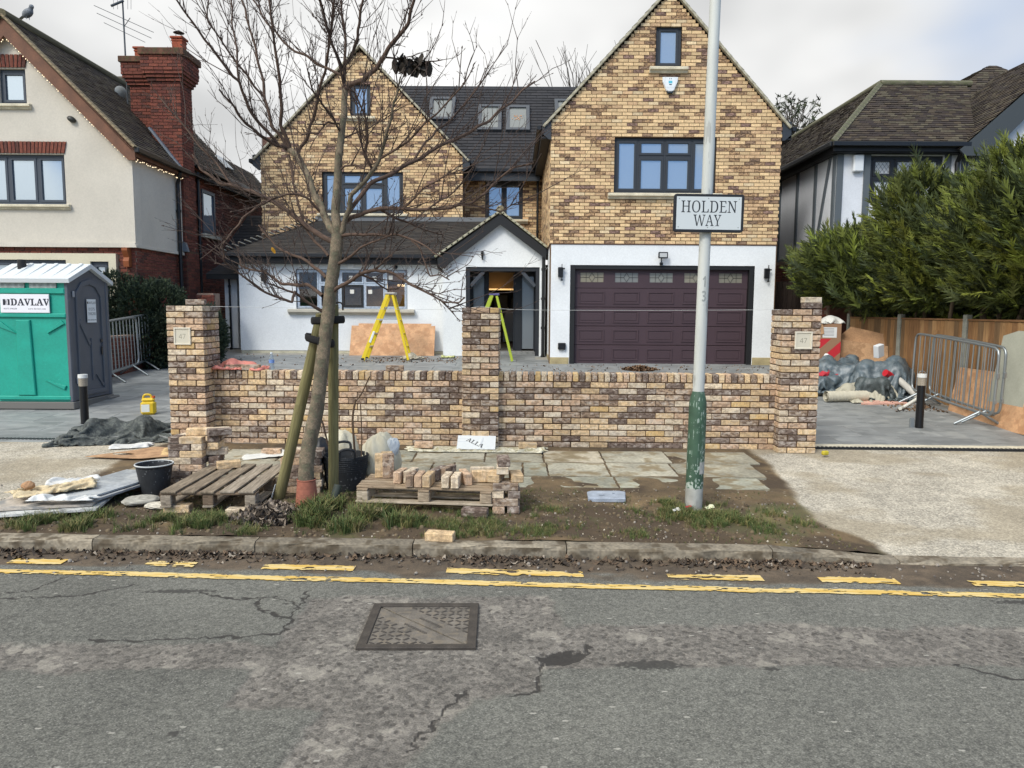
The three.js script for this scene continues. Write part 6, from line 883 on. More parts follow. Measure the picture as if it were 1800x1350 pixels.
// ---------- rubble heap by the right fence ----------
{
  const poly = mottled([78, 90, 96], 0.2, 0.5, 0.42, { seed: 160, tint: [104, 112, 114] }), polyD = mottled([70, 78, 78], 0.25, 0.5, 0.5, { seed: 161 }), G = 'rubbish heaped by the right fence', y = (z) => driveY(z);
  solo('plastic_sheeting', cloth(2.9, 2.2, { crease: 0.05, cf: 4.2, n: 110, squeeze: 0.60, seed: 61, rise: 0.6, outline: 0.1, stiff: 0.08, bumps: props(22, 1.4, 0.85, 0.12, 0.52, 0.085, 0.13, 61) }), poly, [5.98, y(-13.4), -13.3], [0, 0.2, 0], 'large heap of crumpled blue-grey plastic sheeting by the right fence', 'plastic sheet', G);
  solo('plastic_sheeting', cloth(2.1, 1.9, { crease: 0.05, cf: 4.2, n: 80, squeeze: 0.62, seed: 64, rise: 0.8, outline: 0.1, stiff: 0.08, bumps: props(20, 0.7, 0.65, 0.15, 0.62, 0.14, 0.2, 64) }), poly, [6.55, y(-12.6), -12.85], [0, 0.9, 0], 'blue-grey plastic sheeting bulging behind the right barriers', 'plastic sheet', G);
  solo('rubble_bag', cloth(1.5, 1.15, { crease: 0.035, cf: 5, n: 80, squeeze: 0.56, seed: 67, rise: 0.4, outline: 0.1, stiff: 0.08, bumps: props(9, 0.55, 0.35, 0.08, 0.28, 0.075, 0.12, 68) }), polyD, [6.15, y(-12.3), -12.38], [0, -0.2, 0], 'dark grey rubble bag lying at the front of the heap', 'bag', G);
  solo('vinyl_sheet', cloth(1.25, 1.15, { crease: 0.015, cf: 3, n: 50, squeeze: 0.84, seed: 68, rise: 0.3, outline: 0.1, stiff: 0.7, bumps: props(10, 0.8, 0.5, 0.12, 0.46, 0.085, 0.13, 70) }), mottled([168, 163, 144], 0.08, 0.8, 0.7, { seed: 163 }), [5.90, y(-12.5), -12.48], [0.05, 0.3, 0], 'pale beige vinyl flooring sheet draped over the rubbish heap', 'vinyl sheet', G);
  solo('vinyl_roll', merge([cyl([-0.5, 0.09, 0.08], [0.22, 0.09, 0], 0.085, 0.085, 16, true), cyl([-0.5, 0.09, 0.08], [0.22, 0.09, 0], 0.05, 0.05, 14, true), ...[...Array(12)].map((_, i) => new THREE.TorusGeometry(0.086, 0.004, 5, 16).rotateY(Math.PI / 2).translate(-0.48 + i * 0.058, 0.09, 0.078 - i * 0.0065))]), mottled([192, 186, 166], 0.06, 0.6, 0.7, { seed: 164 }), [5.62, y(-12.2), -12.1], [0, 0.05, 0], 'pale rolled vinyl flooring at the front left of the heap', 'roll', G);
  solo('insulation_board', extr([[-0.4, -0.12], [0.45, -0.14], [0.38, 0.14], [-0.25, 0.16]], 0.02).rotateX(-Math.PI / 2), mottled([206, 160, 142], 0.1, 0.6, 0.9, { seed: 165 }), [6.0, y(-11.9) + 0.025, -11.95], [0.06, 0.1, 0], 'pink insulation board flat on the drive before the heap', 'board', G);
  const cb = thing('cardboard_box', [6.62, y(-13.9), -13.95], -0.5, 'large opened brown cardboard box leaning on the right fence', 'cardboard box', G); P('panel', extr([[-0.55, 0], [0.5, 0], [0.55, 0.62], [0.4, 0.74], [-0.45, 0.85], [-0.6, 0.5]], 0.012).rotateX(-0.15), cardM, cb); P('flap', extr([[-0.55, 0.83], [0.45, 0.70], [0.52, 0.95], [-0.25, 1.13]], 0.01).rotateX(-0.3), mottled([160, 124, 90], 0.1, 0.7, 0.9, { seed: 5 }), cb, [0, 0.0, 0.02]); P('flap', extr([[0.45, 0.60], [0.85, 0.55], [0.86, 0.9], [0.5, 0.93]], 0.01).rotateX(-0.2), cardM, cb, [0, 0, -0.03]);
  const rc = thing('striped_carton', [6.08, y(-14.2), -14.25], -0.35, 'tall brown carton with red diagonal stripes behind the right pillar', 'carton', G); const stripe = canvasTex(256, 512, (x) => { x.fillStyle = '#8a6a50'; x.fillRect(0, 0, 256, 512); x.fillStyle = '#b0202a'; for (let i = -2; i < 6; i++) { x.beginPath(); x.moveTo(0, i * 190 + 150); x.lineTo(256, i * 190 - 40); x.lineTo(256, i * 190 + 55); x.lineTo(0, i * 190 + 245); x.fill(); } x.fillStyle = '#8a6a50'; x.fillRect(0, 0, 256, 130); x.fillStyle = '#c9c9c6'; x.fillRect(60, 30, 150, 90); x.fillStyle = '#77777a'; for (let i = 0; i < 6; i++) x.fillRect(70, 40 + i * 12, 110, 4); });
  P('carton_body', new THREE.BoxGeometry(0.42, 1.12, 0.4), new THREE.MeshStandardMaterial({ map: stripe, roughness: 0.85 }), rc, [0, 0.56, 0]); P('flap', cbox(0.3, 0.24, 0.008, 0.002).rotateZ(0.15), cardM, rc, [-0.25, 1.02, 0.21]);
  solo('plastic_sack', cloth(0.62, 0.55, { n: 26, squeeze: 0.68, seed: 71, rise: 0.15, bumps: [[0, 0.0, 0, 0.16]] }), mat(0xc4c2ba, 0.6), [6.1, y(-14.2) + 1.12, -14.25], [0, 0, 0], 'off-white crumpled sack lying on top of the striped carton', 'sack', G);
  solo('cardboard_tube', merge([cyl([0, 0.52, -0.45], [0.25, 0.06, 0.25], 0.055, 0.055, 14, true), cyl([0, 0.52, -0.45], [0.25, 0.06, 0.25], 0.047, 0.047, 14, true)]), mottled([180, 176, 166], 0.08, 0.5, 0.8, { seed: 4 }), [6.42, y(-12.1), -12.25], [0, 0, 0], 'pale cardboard tube sticking out of the heap behind the barrier', 'tube', G);
  solo('plastic_pipe', merge([cyl([0, 0.0, 0], [0.18, 0.14, -0.16], 0.025, 0.025, 10), cyl([0, 0, 0], [-0.02, 0.0, 0.14], 0.027, 0.027, 10)]), mat(0xc6c4b8, 0.5), [6.1, y(-11.4) + 0.03, -11.45], [0, -0.6, 0], 'short off-white plastic pipe lying before the right barrier', 'pipe', G);
  solo('red_cup', new THREE.CylinderGeometry(0.06, 0.05, 0.16, 14).rotateZ(1.2), mat(0xb81826, 0.4), [6.36, y(-12.5) + 0.40, -12.45], [0, 0.3, 0], 'bright red plastic tub lying on the heap', 'tub', G);
  solo('timber_offcut', cbox(0.10, 0.16, 0.1, 0.006), mat(0xa8642a, 0.7), [6.24, y(-12.9) + 0.42, -12.92], [0.2, 0.4, 0.15], 'orange-brown timber offcut on the plastic sheeting', 'offcut', G);
  solo('white_carton', cbox(0.16, 0.22, 0.1, 0.006), mat(0xd2d4d4, 0.7), [6.42, y(-13) + 0.74, -12.95], [0.1, 0.5, 0.2], 'small white carton on top of the heap beside the barrier', 'carton', G);
  solo('red_sheet', cloth(0.55, 0.4, { n: 24, squeeze: 0.65, seed: 74, rise: 0.2, bumps: [[0, 0.02, 0, 0.1]] }), mat(0xa82430, 0.6), [5.58, y(-13.4) + 0.26, -13.1], [0, 0, 0], 'red plastic scrap at the left of the heap', 'plastic sheet', G);
  solo('paper_roll', cyl([0, 0, 0], [0.12, 0.2, -0.12], 0.05, 0.05, 14), mat(0xd8d6d2, 0.8), [5.62, y(-13.5) + 0.40, -13.35], [0, 0, 0], 'white paper roll poking up by the right pillar', 'roll', G);
}
// ---------- drainage channels across both drives ----------
for (const [x0, x1, z0, label] of [[3.64, 9.0, -8.86, 'black slotted drain channel across the right drive entrance'], [-10.5, -4.15, -9.12, 'black slotted drain channel across the left drive entrance']]) {
  const c = thing('drain_channel', [0, 0.0, 0], 0, label, 'drain', 'drain channels at the drive entrances'), zf = (x) => z0 + 0.03 * (x - (x0 + x1) / 2 + (x0 > 0 ? 2 : -2));
  const bars = []; for (let x = x0; x < x1; x += 0.05) bars.push(cbox(0.028, 0.012, 0.085, 0.002, [x, 0.012, zf(x) - 0.0]));
  P('channel_trough', beam([x0, -0.03, zf(x0)], [x1, -0.03, zf(x1)], 0.07, 0.12), mat(0x131415, 0.7), c); P('grating', merge(bars), mat(0x2c2e30, 0.5), c).userData.kind = 'stuff';
  P('edging', beam([x0, -0.02, zf(x0) - 0.15], [x1, -0.02, zf(x1) - 0.15], 0.06, 0.18), mottled([196, 188, 166], 0.1, 0.8, 0.9, { seed: 6 }), c);
}
const LIMBS = [[[-1.768,-0.014,-6.22,0.067],[-1.74,0.407,-6.22,0.064],[-1.659,0.8,-6.22,0.0612],[-1.603,1.187,-6.22,0.0583],[-1.548,1.57,-6.22,0.0555],[-1.514,1.853,-6.22,0.0534],[-1.472,2.088,-6.22,0.0516],[-1.45,2.274,-6.22,0.0502]],[[-1.45,2.265,-6.22,0.0383],[-1.469,2.438,-6.234,0.0363],[-1.46,2.593,-6.247,0.0345],[-1.451,2.789,-6.264,0.0322],[-1.437,2.943,-6.277,0.0304],[-1.414,3.176,-6.296,0.0277],[-1.401,3.358,-6.311,0.0255],[-1.396,3.46,-6.32,0.0243]],[[-1.396,3.451,-6.319,0.0219],[-1.344,3.486,-6.297,0.0211],[-1.223,3.515,-6.256,0.0198],[-1.116,3.586,-6.21,0.0183],[-1.043,3.666,-6.169,0.0169],[-0.937,3.782,-6.109,0.015],[-0.829,3.882,-6.051,0.0132],[-0.774,4.03,-5.983,0.0111],[-0.743,4.17,-5.918,0.0091]],[[-1.405,3.442,-6.319,0.0156],[-1.379,3.626,-6.256,0.0138],[-1.305,3.708,-6.221,0.0128],[-1.254,3.818,-6.18,0.0117],[-1.231,3.915,-6.145,0.0108],[-1.19,4.069,-6.088,0.0092],[-1.165,4.253,-6.019,0.0074]],[[-1.385,3.565,-6.277,0.0126],[-1.39,3.711,-6.312,0.0116],[-1.398,3.941,-6.366,0.0101],[-1.436,4.203,-6.427,0.0083],[-1.463,4.403,-6.473,0.007]],[[-1.4,3.589,-6.283,0.0126],[-1.41,3.629,-6.252,0.0121],[-1.456,3.76,-6.144,0.0104],[-1.473,3.867,-6.056,0.0091],[-1.488,4.008,-5.937,0.0074],[-1.495,4.098,-5.856,0.0063]],[[-1.402,3.484,-6.309,0.0097],[-1.459,3.792,-6.121,0.0076],[-1.392,4.023,-5.974,0.0061],[-1.366,4.121,-5.909,0.0055]],[[-1.464,2.274,-6.22,0.0311],[-1.525,2.325,-6.263,0.0307],[-1.587,2.426,-6.327,0.0301],[-1.671,2.58,-6.421,0.0291],[-1.766,2.774,-6.535,0.0279],[-1.883,2.969,-6.65,0.0266],[-1.985,3.05,-6.714,0.0258]],[[-1.985,3.05,-6.714,0.0186],[-2.077,3.073,-6.643,0.0169],[-2.19,3.137,-6.541,0.0145],[-2.266,3.206,-6.457,0.0126],[-2.311,3.272,-6.389,0.0111],[-2.329,3.328,-6.34,0.01],[-2.38,3.386,-6.27,0.0085],[-2.4,3.424,-6.231,0.0077]],[[-1.972,3.038,-6.703,0.0175],[-1.981,3.108,-6.688,0.017],[-2.037,3.246,-6.655,0.0159],[-2.014,3.486,-6.602,0.0142],[-2.009,3.597,-6.577,0.0134],[-2.018,3.746,-6.542,0.0123],[-2.03,3.96,-6.492,0.0106],[-2.034,4.065,-6.467,0.0099],[-2.038,4.202,-6.433,0.0088],[-2.035,4.325,-6.403,0.0079]],[[-1.985,3.055,-6.714,0.0155],[-2.039,3.142,-6.733,0.015],[-2.146,3.256,-6.762,0.0143],[-2.222,3.519,-6.814,0.0131],[-2.295,3.852,-6.878,0.0115],[-2.355,4.088,-6.924,0.0104],[-2.413,4.262,-6.958,0.0095],[-2.461,4.421,-6.988,0.0087],[-2.492,4.554,-7.014,0.0081]],[[-2.056,3.071,-6.655,0.0154],[-2.162,3.209,-6.565,0.0141],[-2.224,3.29,-6.511,0.0134],[-2.258,3.396,-6.451,0.0126],[-2.288,3.531,-6.376,0.0116],[-2.358,3.608,-6.316,0.0108],[-2.414,3.695,-6.253,0.01],[-2.482,3.793,-6.179,0.0091],[-2.544,3.903,-6.099,0.0081],[-2.612,4.017,-6.01,0.0071],[-2.641,4.092,-5.955,0.0064]],[[-2.288,3.531,-6.376,0.0093],[-2.305,3.697,-6.396,0.0086],[-2.332,3.915,-6.423,0.0077],[-2.353,4.091,-6.444,0.007],[-2.364,4.211,-6.459,0.0065],[-2.376,4.33,-6.473,0.006]],[[-2.222,3.519,-6.814,0.0105],[-2.293,3.602,-6.762,0.0098],[-2.398,3.76,-6.667,0.0086],[-2.517,3.958,-6.546,0.007],[-2.576,4.051,-6.486,0.0063],[-2.532,4.192,-6.414,0.0054]],[[-1.985,3.05,-6.714,0.0155],[-1.908,3.026,-6.689,0.0151],[-1.801,3.132,-6.637,0.0142],[-1.72,3.298,-6.569,0.013],[-1.636,3.531,-6.474,0.0114],[-1.58,3.633,-6.428,0.0106],[-1.49,3.93,-6.299,0.0085],[-1.448,4.118,-6.214,0.0072]],[[-1.394,3.556,-6.277,0.0116],[-1.44,3.571,-6.297,0.0114],[-1.639,3.675,-6.385,0.0105],[-1.849,3.81,-6.482,0.0095],[-2.052,4.024,-6.594,0.0083],[-2.18,4.178,-6.668,0.0075],[-2.271,4.319,-6.73,0.0068],[-2.329,4.433,-6.777,0.0063]],[[-1.489,2.205,-6.22,0.0239],[-1.599,2.255,-6.267,0.0228],[-1.803,2.391,-6.36,0.0205],[-1.907,2.472,-6.41,0.0192],[-2.079,2.577,-6.484,0.0172],[-2.19,2.626,-6.528,0.0161],[-2.359,2.684,-6.592,0.0144],[-2.589,2.745,-6.675,0.012],[-2.796,2.887,-6.762,0.0095],[-2.887,3.022,-6.82,0.0079]],[[-2.359,2.684,-6.592,0.0091],[-2.49,2.752,-6.629,0.0087],[-2.79,3.081,-6.741,0.0073],[-3.021,3.356,-6.83,0.0061],[-3.196,3.545,-6.892,0.0053]],[[-2.079,2.577,-6.484,0.013],[-2.148,2.542,-6.439,0.0121],[-2.274,2.409,-6.334,0.01],[-2.333,2.297,-6.264,0.0086],[-2.376,2.207,-6.208,0.0076],[-2.41,2.124,-6.157,0.0066]],[[-1.61,2.451,-6.343,0.0117],[-1.7,2.559,-6.279,0.0105],[-1.774,2.59,-6.242,0.0098],[-1.869,2.583,-6.199,0.009],[-1.971,2.538,-6.149,0.008],[-2.079,2.475,-6.094,0.007]],[[-1.587,1.759,-6.22,0.0172],[-1.74,1.855,-6.316,0.0153],[-1.859,1.852,-6.376,0.0141],[-1.996,1.863,-6.445,0.0127],[-2.158,1.959,-6.539,0.0107],[-2.283,1.987,-6.601,0.0094],[-2.429,2.03,-6.673,0.0078],[-2.459,2.113,-6.72,0.0067]],[[-1.594,1.631,-6.22,0.0153],[-1.697,1.705,-6.148,0.0127],[-1.775,1.778,-6.085,0.0106],[-1.897,1.826,-6.005,0.0078],[-1.961,1.851,-5.963,0.0064]],[[-1.775,1.792,-6.085,0.0112],[-1.789,1.704,-6.032,0.0105],[-1.907,1.752,-5.943,0.0093],[-1.997,1.807,-5.865,0.0082],[-2.107,1.921,-5.748,0.0067],[-2.187,2.005,-5.657,0.0056],[-2.164,2.114,-5.585,0.0047]],[[-1.556,1.91,-6.22,0.0153],[-1.681,2.003,-6.307,0.0138],[-1.808,2.084,-6.388,0.0123],[-1.958,2.137,-6.471,0.0107],[-2.071,2.196,-6.537,0.0094],[-2.172,2.295,-6.611,0.008],[-2.257,2.386,-6.675,0.0067]],[[-1.533,2.088,-6.22,0.0115],[-1.668,2.216,-6.31,0.0109],[-1.763,2.337,-6.384,0.0105],[-1.861,2.577,-6.509,0.0097],[-1.945,2.856,-6.647,0.0088],[-1.988,3.007,-6.72,0.0083]],[[-1.432,2.228,-6.22,0.0239],[-1.386,2.353,-6.174,0.0221],[-1.328,2.462,-6.13,0.0204],[-1.309,2.565,-6.091,0.019],[-1.207,2.648,-6.046,0.0173],[-1.115,2.742,-5.999,0.0155],[-1.053,2.823,-5.961,0.0141],[-0.996,2.963,-5.903,0.012],[-0.936,3.106,-5.84,0.0098],[-0.88,3.268,-5.769,0.0074],[-0.846,3.377,-5.72,0.0057]],[[-1.115,2.742,-5.999,0.012],[-1.16,2.854,-5.942,0.0105],[-1.128,3.037,-5.856,0.0083],[-1.139,3.131,-5.809,0.0071],[-1.187,3.261,-5.738,0.0053]],[[-1.33,2.449,-6.137,0.0198],[-1.226,2.611,-6.209,0.0186],[-1.184,2.68,-6.239,0.0181],[-1.083,2.735,-6.283,0.0174],[-0.976,2.804,-6.33,0.0166],[-0.859,2.884,-6.383,0.0156],[-0.713,2.983,-6.447,0.0145],[-0.535,3.089,-6.521,0.0131],[-0.373,3.181,-6.586,0.0119],[-0.212,3.289,-6.652,0.0106],[-0.015,3.474,-6.742,0.0088],[0.187,3.682,-6.837,0.0068]],[[-0.841,2.896,-6.394,0.0103],[-0.815,2.952,-6.417,0.01],[-0.753,3.066,-6.466,0.0095],[-0.657,3.184,-6.523,0.0088],[-0.539,3.284,-6.58,0.008],[-0.411,3.448,-6.656,0.0071],[-0.267,3.668,-6.749,0.0058],[-0.203,3.779,-6.794,0.0052]],[[-1.072,2.816,-5.967,0.011],[-0.894,2.896,-5.891,0.0097],[-0.728,3.007,-5.809,0.0082],[-0.576,3.114,-5.729,0.0069],[-0.433,3.235,-5.645,0.0055],[-0.319,3.354,-5.567,0.0043]],[[-1.45,2.321,-6.225,0.0201],[-1.33,2.403,-6.201,0.0189],[-1.208,2.442,-6.18,0.0179],[-1.093,2.468,-6.16,0.0169],[-0.888,2.464,-6.126,0.0153],[-0.689,2.456,-6.092,0.0137],[-0.498,2.467,-6.06,0.0121],[-0.341,2.495,-6.032,0.0109],[-0.268,2.542,-6.017,0.0101],[-0.19,2.606,-5.999,0.0093],[-0.131,2.666,-5.983,0.0086],[-0.001,2.763,-5.954,0.0073],[0.159,2.793,-5.925,0.0059]],[[-0.341,2.495,-6.032,0.007],[-0.228,2.465,-6.069,0.0063],[-0.101,2.444,-6.109,0.0055],[-0.009,2.503,-6.142,0.0049],[0.089,2.522,-6.172,0.0043]],[[-1.093,2.468,-6.16,0.0123],[-0.967,2.4,-6.276,0.0103],[-0.843,2.365,-6.376,0.0084],[-0.696,2.316,-6.491,0.0062],[-0.613,2.303,-6.551,0.005]],[[-1.45,2.251,-6.22,0.0153],[-1.273,2.256,-6.117,0.0134],[-1.127,2.248,-6.029,0.0119],[-0.924,2.237,-5.905,0.0098],[-0.782,2.189,-5.81,0.0082],[-0.643,2.116,-5.708,0.0066],[-0.531,2.046,-5.62,0.0052]],[[-0.782,2.18,-5.81,0.008],[-0.706,2.103,-5.763,0.0072],[-0.666,1.996,-5.711,0.0063],[-0.627,1.904,-5.665,0.0055],[-0.541,1.911,-5.626,0.0049],[-0.474,1.872,-5.591,0.0043]],[[-1.511,1.783,-6.22,0.0182],[-1.38,1.857,-6.154,0.0167],[-1.253,1.929,-6.088,0.0152],[-1.105,1.963,-6.019,0.0137],[-1.001,1.952,-5.971,0.0127],[-0.854,1.877,-5.893,0.011],[-0.715,1.805,-5.817,0.0095],[-0.528,1.708,-5.713,0.0074],[-0.406,1.703,-5.651,0.0062],[-0.36,1.742,-5.62,0.0056]],[[-0.528,1.708,-5.713,0.0057],[-0.478,1.647,-5.738,0.0044],[-0.444,1.603,-5.755,0.0035]],[[-1.244,1.933,-6.088,0.0094],[-1.155,1.895,-6.159,0.0082],[-1.059,1.819,-6.246,0.0067],[-0.968,1.826,-6.309,0.0056],[-0.935,1.876,-6.347,0.0049]],[[-1.483,2.009,-6.22,0.0144],[-1.304,2.089,-6.098,0.0114],[-1.156,2.168,-5.989,0.0088],[-1.047,2.197,-5.915,0.0071],[-0.936,2.23,-5.837,0.0054]],[[-1.232,1.929,-6.1,0.0084],[-1.205,2.034,-6.156,0.0061],[-1.187,2.097,-6.19,0.0048]],[[-1.105,1.967,-6.019,0.0074],[-1.022,2.045,-5.964,0.0054],[-0.952,2.079,-5.927,0.0041]],[[-1.034,3.662,-6.169,0.0076],[-0.95,3.658,-6.182,0.007],[-0.901,3.639,-6.191,0.0066],[-0.797,3.627,-6.207,0.0059],[-0.693,3.651,-6.223,0.0051],[-0.58,3.67,-6.24,0.0043]],[[-1.101,2.742,-5.999,0.0088],[-1.169,2.849,-5.941,0.0078],[-1.186,2.978,-5.881,0.0069],[-1.187,3.168,-5.792,0.0055],[-1.195,3.314,-5.72,0.0044]],[[-0.689,2.456,-6.092,0.008],[-0.577,2.52,-6.027,0.0066],[-0.458,2.585,-5.957,0.0051],[-0.387,2.643,-5.907,0.0041]],[[-0.888,2.469,-6.126,0.0085],[-0.714,2.618,-6.034,0.0069],[-0.501,2.713,-5.939,0.0053],[-0.318,2.714,-5.866,0.0041]],[[-1.414,3.176,-6.296,0.0097],[-1.521,3.164,-6.213,0.008],[-1.581,3.055,-6.132,0.0063],[-1.685,3.03,-6.046,0.0047]],[[-1.424,3.092,-6.29,0.0106],[-1.467,3.203,-6.184,0.0091],[-1.517,3.259,-6.113,0.0081],[-1.577,3.352,-6.005,0.0067],[-1.583,3.483,-5.876,0.005]],[[-1.451,2.789,-6.264,0.0096],[-1.387,2.821,-6.235,0.0089],[-1.29,2.823,-6.197,0.0079],[-1.214,2.786,-6.164,0.0071]],[[-1.424,3.046,-6.287,0.0077],[-1.297,3.124,-6.364,0.0064],[-1.211,3.169,-6.414,0.0055],[-1.134,3.253,-6.469,0.0045]]];
// ---------- young street tree ----------
{
  const base = LIMBS[0][0], t = thing('young_tree', [base[0], base[1], base[2]], 0, 'bare young street tree tied to two wooden stakes', 'tree'), R = RNG(91);
  const bark = mottled([112, 100, 82], 0.3, 0.3, 0.95, { seed: 171, tint: [98, 96, 76], bump: 0.005, coarse: 7 }), barkT = mottled([86, 68, 56], 0.2, 0.2, 0.9, { seed: 172 });
  const limbGeo = (L, rad) => { // tapered tube through points with radii
    const raw = L.map((p) => new THREE.Vector3(p[0] - base[0], p[1] - base[1], p[2] - base[2])), kink = []; raw.forEach((p, k) => { kink.push(p); if (k + 1 < raw.length && rad < 12) { const e = p.distanceTo(raw[k + 1]) * 0.055; kink.push(p.clone().lerp(raw[k + 1], 0.5).add(new THREE.Vector3((R() - 0.5) * e * 2, (R() - 0.5) * e * 2, (R() - 0.5) * e * 2))); } });
    const c = new THREE.CatmullRomCurve3(kink, false, 'catmullrom', rad < 12 ? 0.28 : 0.5), n = Math.max(8, L.length * 6), fr = c.computeFrenetFrames(n, false), pos = [], uv = [], idx = [];
    for (let i = 0; i <= n; i++) { const s = i / n, p = c.getPointAt(s), q = s * (L.length - 1), k = Math.min(L.length - 2, Math.floor(q)), r0 = lerp(L[k][3], L[k + 1][3], q - k) * (1 + 0.10 * (vnoise(i * 0.9, L.length, 4) - 0.5)); for (let j = 0; j <= rad; j++) { const a = j / rad * Math.PI * 2, r = r0 * (rad > 9 ? 1 + 0.05 * Math.sin(a * 3 + i * 0.3) : 1), N = fr.normals[i], B = fr.binormals[i]; pos.push(p.x + r * (Math.cos(a) * N.x + Math.sin(a) * B.x), p.y + r * (Math.cos(a) * N.y + Math.sin(a) * B.y), p.z + r * (Math.cos(a) * N.z + Math.sin(a) * B.z)); uv.push(j / rad * 0.3, s * c.getLength()); if (i < n && j < rad) { const o = i * (rad + 1) + j; idx.push(o, o + 1, o + rad + 1, o + 1, o + rad + 2, o + rad + 1); } } }
    const g = new THREE.BufferGeometry(); g.setAttribute('position', new THREE.Float32BufferAttribute(pos, 3)); g.setAttribute('uv', new THREE.Float32BufferAttribute(uv, 2)); g.setIndex(idx); g.computeVertexNormals(); return [g, c];
  };
  const tw = [], twig = (p, d, l, r, k) => { const m = p.clone().addScaledVector(d, l * 0.5).add(new THREE.Vector3((R() - 0.5) * l * 0.14, (R() - 0.5) * l * 0.14, (R() - 0.5) * l * 0.14)), q = m.clone().addScaledVector(d.clone().add(new THREE.Vector3((R() - 0.5) * 0.3, 0.12, (R() - 0.5) * 0.3)).normalize(), l * 0.5); tw.push(cyl(p.toArray(), m.toArray(), r, r * 0.8, 4, true), cyl(m.toArray(), q.toArray(), r * 0.8, r * 0.5, 4, true)); if (R() < 0.5) tw.push(cyl(q.toArray(), q.clone().addScaledVector(d, 0.018).toArray(), r * 1.5, r * 0.5, 4)); if (k > 0) { const n = 1 + Math.floor(R() * 2.4); for (let i = 0; i < n; i++) { const e = d.clone().add(new THREE.Vector3((R() - 0.5) * 1.5, (R() - 0.3) * 1.2, (R() - 0.5) * 1.5)).normalize(); twig(R() < 0.5 ? m : q, e, l * (0.45 + R() * 0.35), r * 0.65, k - 1); } } };
  LIMBS.forEach((L, i) => {
    const [g, c] = limbGeo(L, i === 0 ? 16 : i === 1 || i === 7 ? 10 : 7); P(i === 0 ? 'trunk' : 'branch', g, i < 2 || i === 7 || i === 25 ? bark : barkT, t);
    if (i === 0) return; const len = c.getLength(), n = Math.round(len / (i === 1 ? 0.10 : 0.040));
    for (let k = 0, m2 = Math.round(len / 0.24); k < m2; k++) { const s = 0.15 + 0.8 * R(), p = c.getPointAt(s), d = c.getTangentAt(s), e = d.clone().multiplyScalar(0.9).add(new THREE.Vector3((R() - 0.5) * 1.3, R() * 0.9, (R() - 0.5) * 1.1)).normalize(); if (i > 1) twig(p, e, 0.22 + R() * 0.32, 0.0046, 3); }
    for (let k = 1; k <= n; k++) { const s = 0.1 + 0.9 * (k - R() * 0.6) / n, p = c.getPointAt(clamp(s)), d = c.getTangentAt(clamp(s)), side = new THREE.Vector3(R() - 0.5, R() - 0.3, R() - 0.5).normalize(), e = d.clone().multiplyScalar(0.75).addScaledVector(side, 0.9).normalize(); twig(p, e, (0.05 + R() * R() * 0.24) * (1 - 0.3 * s), 0.0026 + R() * 0.0016, R() < 0.55 ? 1 : 2); }
  });
  P('twigs', merge(tw), mat(0x4a3c34, 0.9), t).userData.kind = 'stuff';
  P('guard_sleeve', new THREE.CylinderGeometry(0.077, 0.098, 0.24, 22, 1, true).translate(0.012, 0.09, 0), mottled([150, 92, 72], 0.15, 0.3, 0.8, { seed: 173 }), t); P('guard_rim', new THREE.TorusGeometry(0.077, 0.006, 6, 22).rotateX(Math.PI / 2).translate(0.012, 0.21, 0), mottled([150, 92, 72], 0.15, 0.3, 0.8, { seed: 173 }), t);
  // last dead leaves near the top and one yellow leaf
  const lg = (() => { const g = new THREE.PlaneGeometry(0.07, 0.10, 2, 3), p = g.attributes.position; for (let i = 0; i < p.count; i++) { const v = p.getY(i) / 0.05; p.setX(i, p.getX(i) * (1 - 0.75 * Math.abs(v))); p.setZ(i, 0.02 * Math.sin(v * 2) + Math.abs(p.getX(i)) * 0.6); } g.computeVertexNormals(); return g; })();
  const tip = LIMBS[41];
  const leaves = []; for (let i = 0; i < 44; i++) { const a = tip[1], b = tip[4], s = R(); leaves.push(lg.clone().rotateX(R() * 6).rotateY(R() * 6).translate(lerp(a[0], b[0], s) - base[0] + (R() - 0.5) * 0.05, lerp(a[1], b[1], s) - base[1] - R() * 0.09, lerp(a[2], b[2], s) - base[2] + (R() - 0.5) * 0.08)); }
  const dl = P('dead_leaves', merge(leaves), mat(0x3a332a, 0.9), t); dl.userData.label = 'cluster of shrivelled brown leaves'; P('yellow_leaf', lg.clone().scale(0.5, 0.5, 0.5).rotateZ(0.4).translate(-0.155, 2.13, 0.2), mat(0xd39a2a, 0.7), t);
}
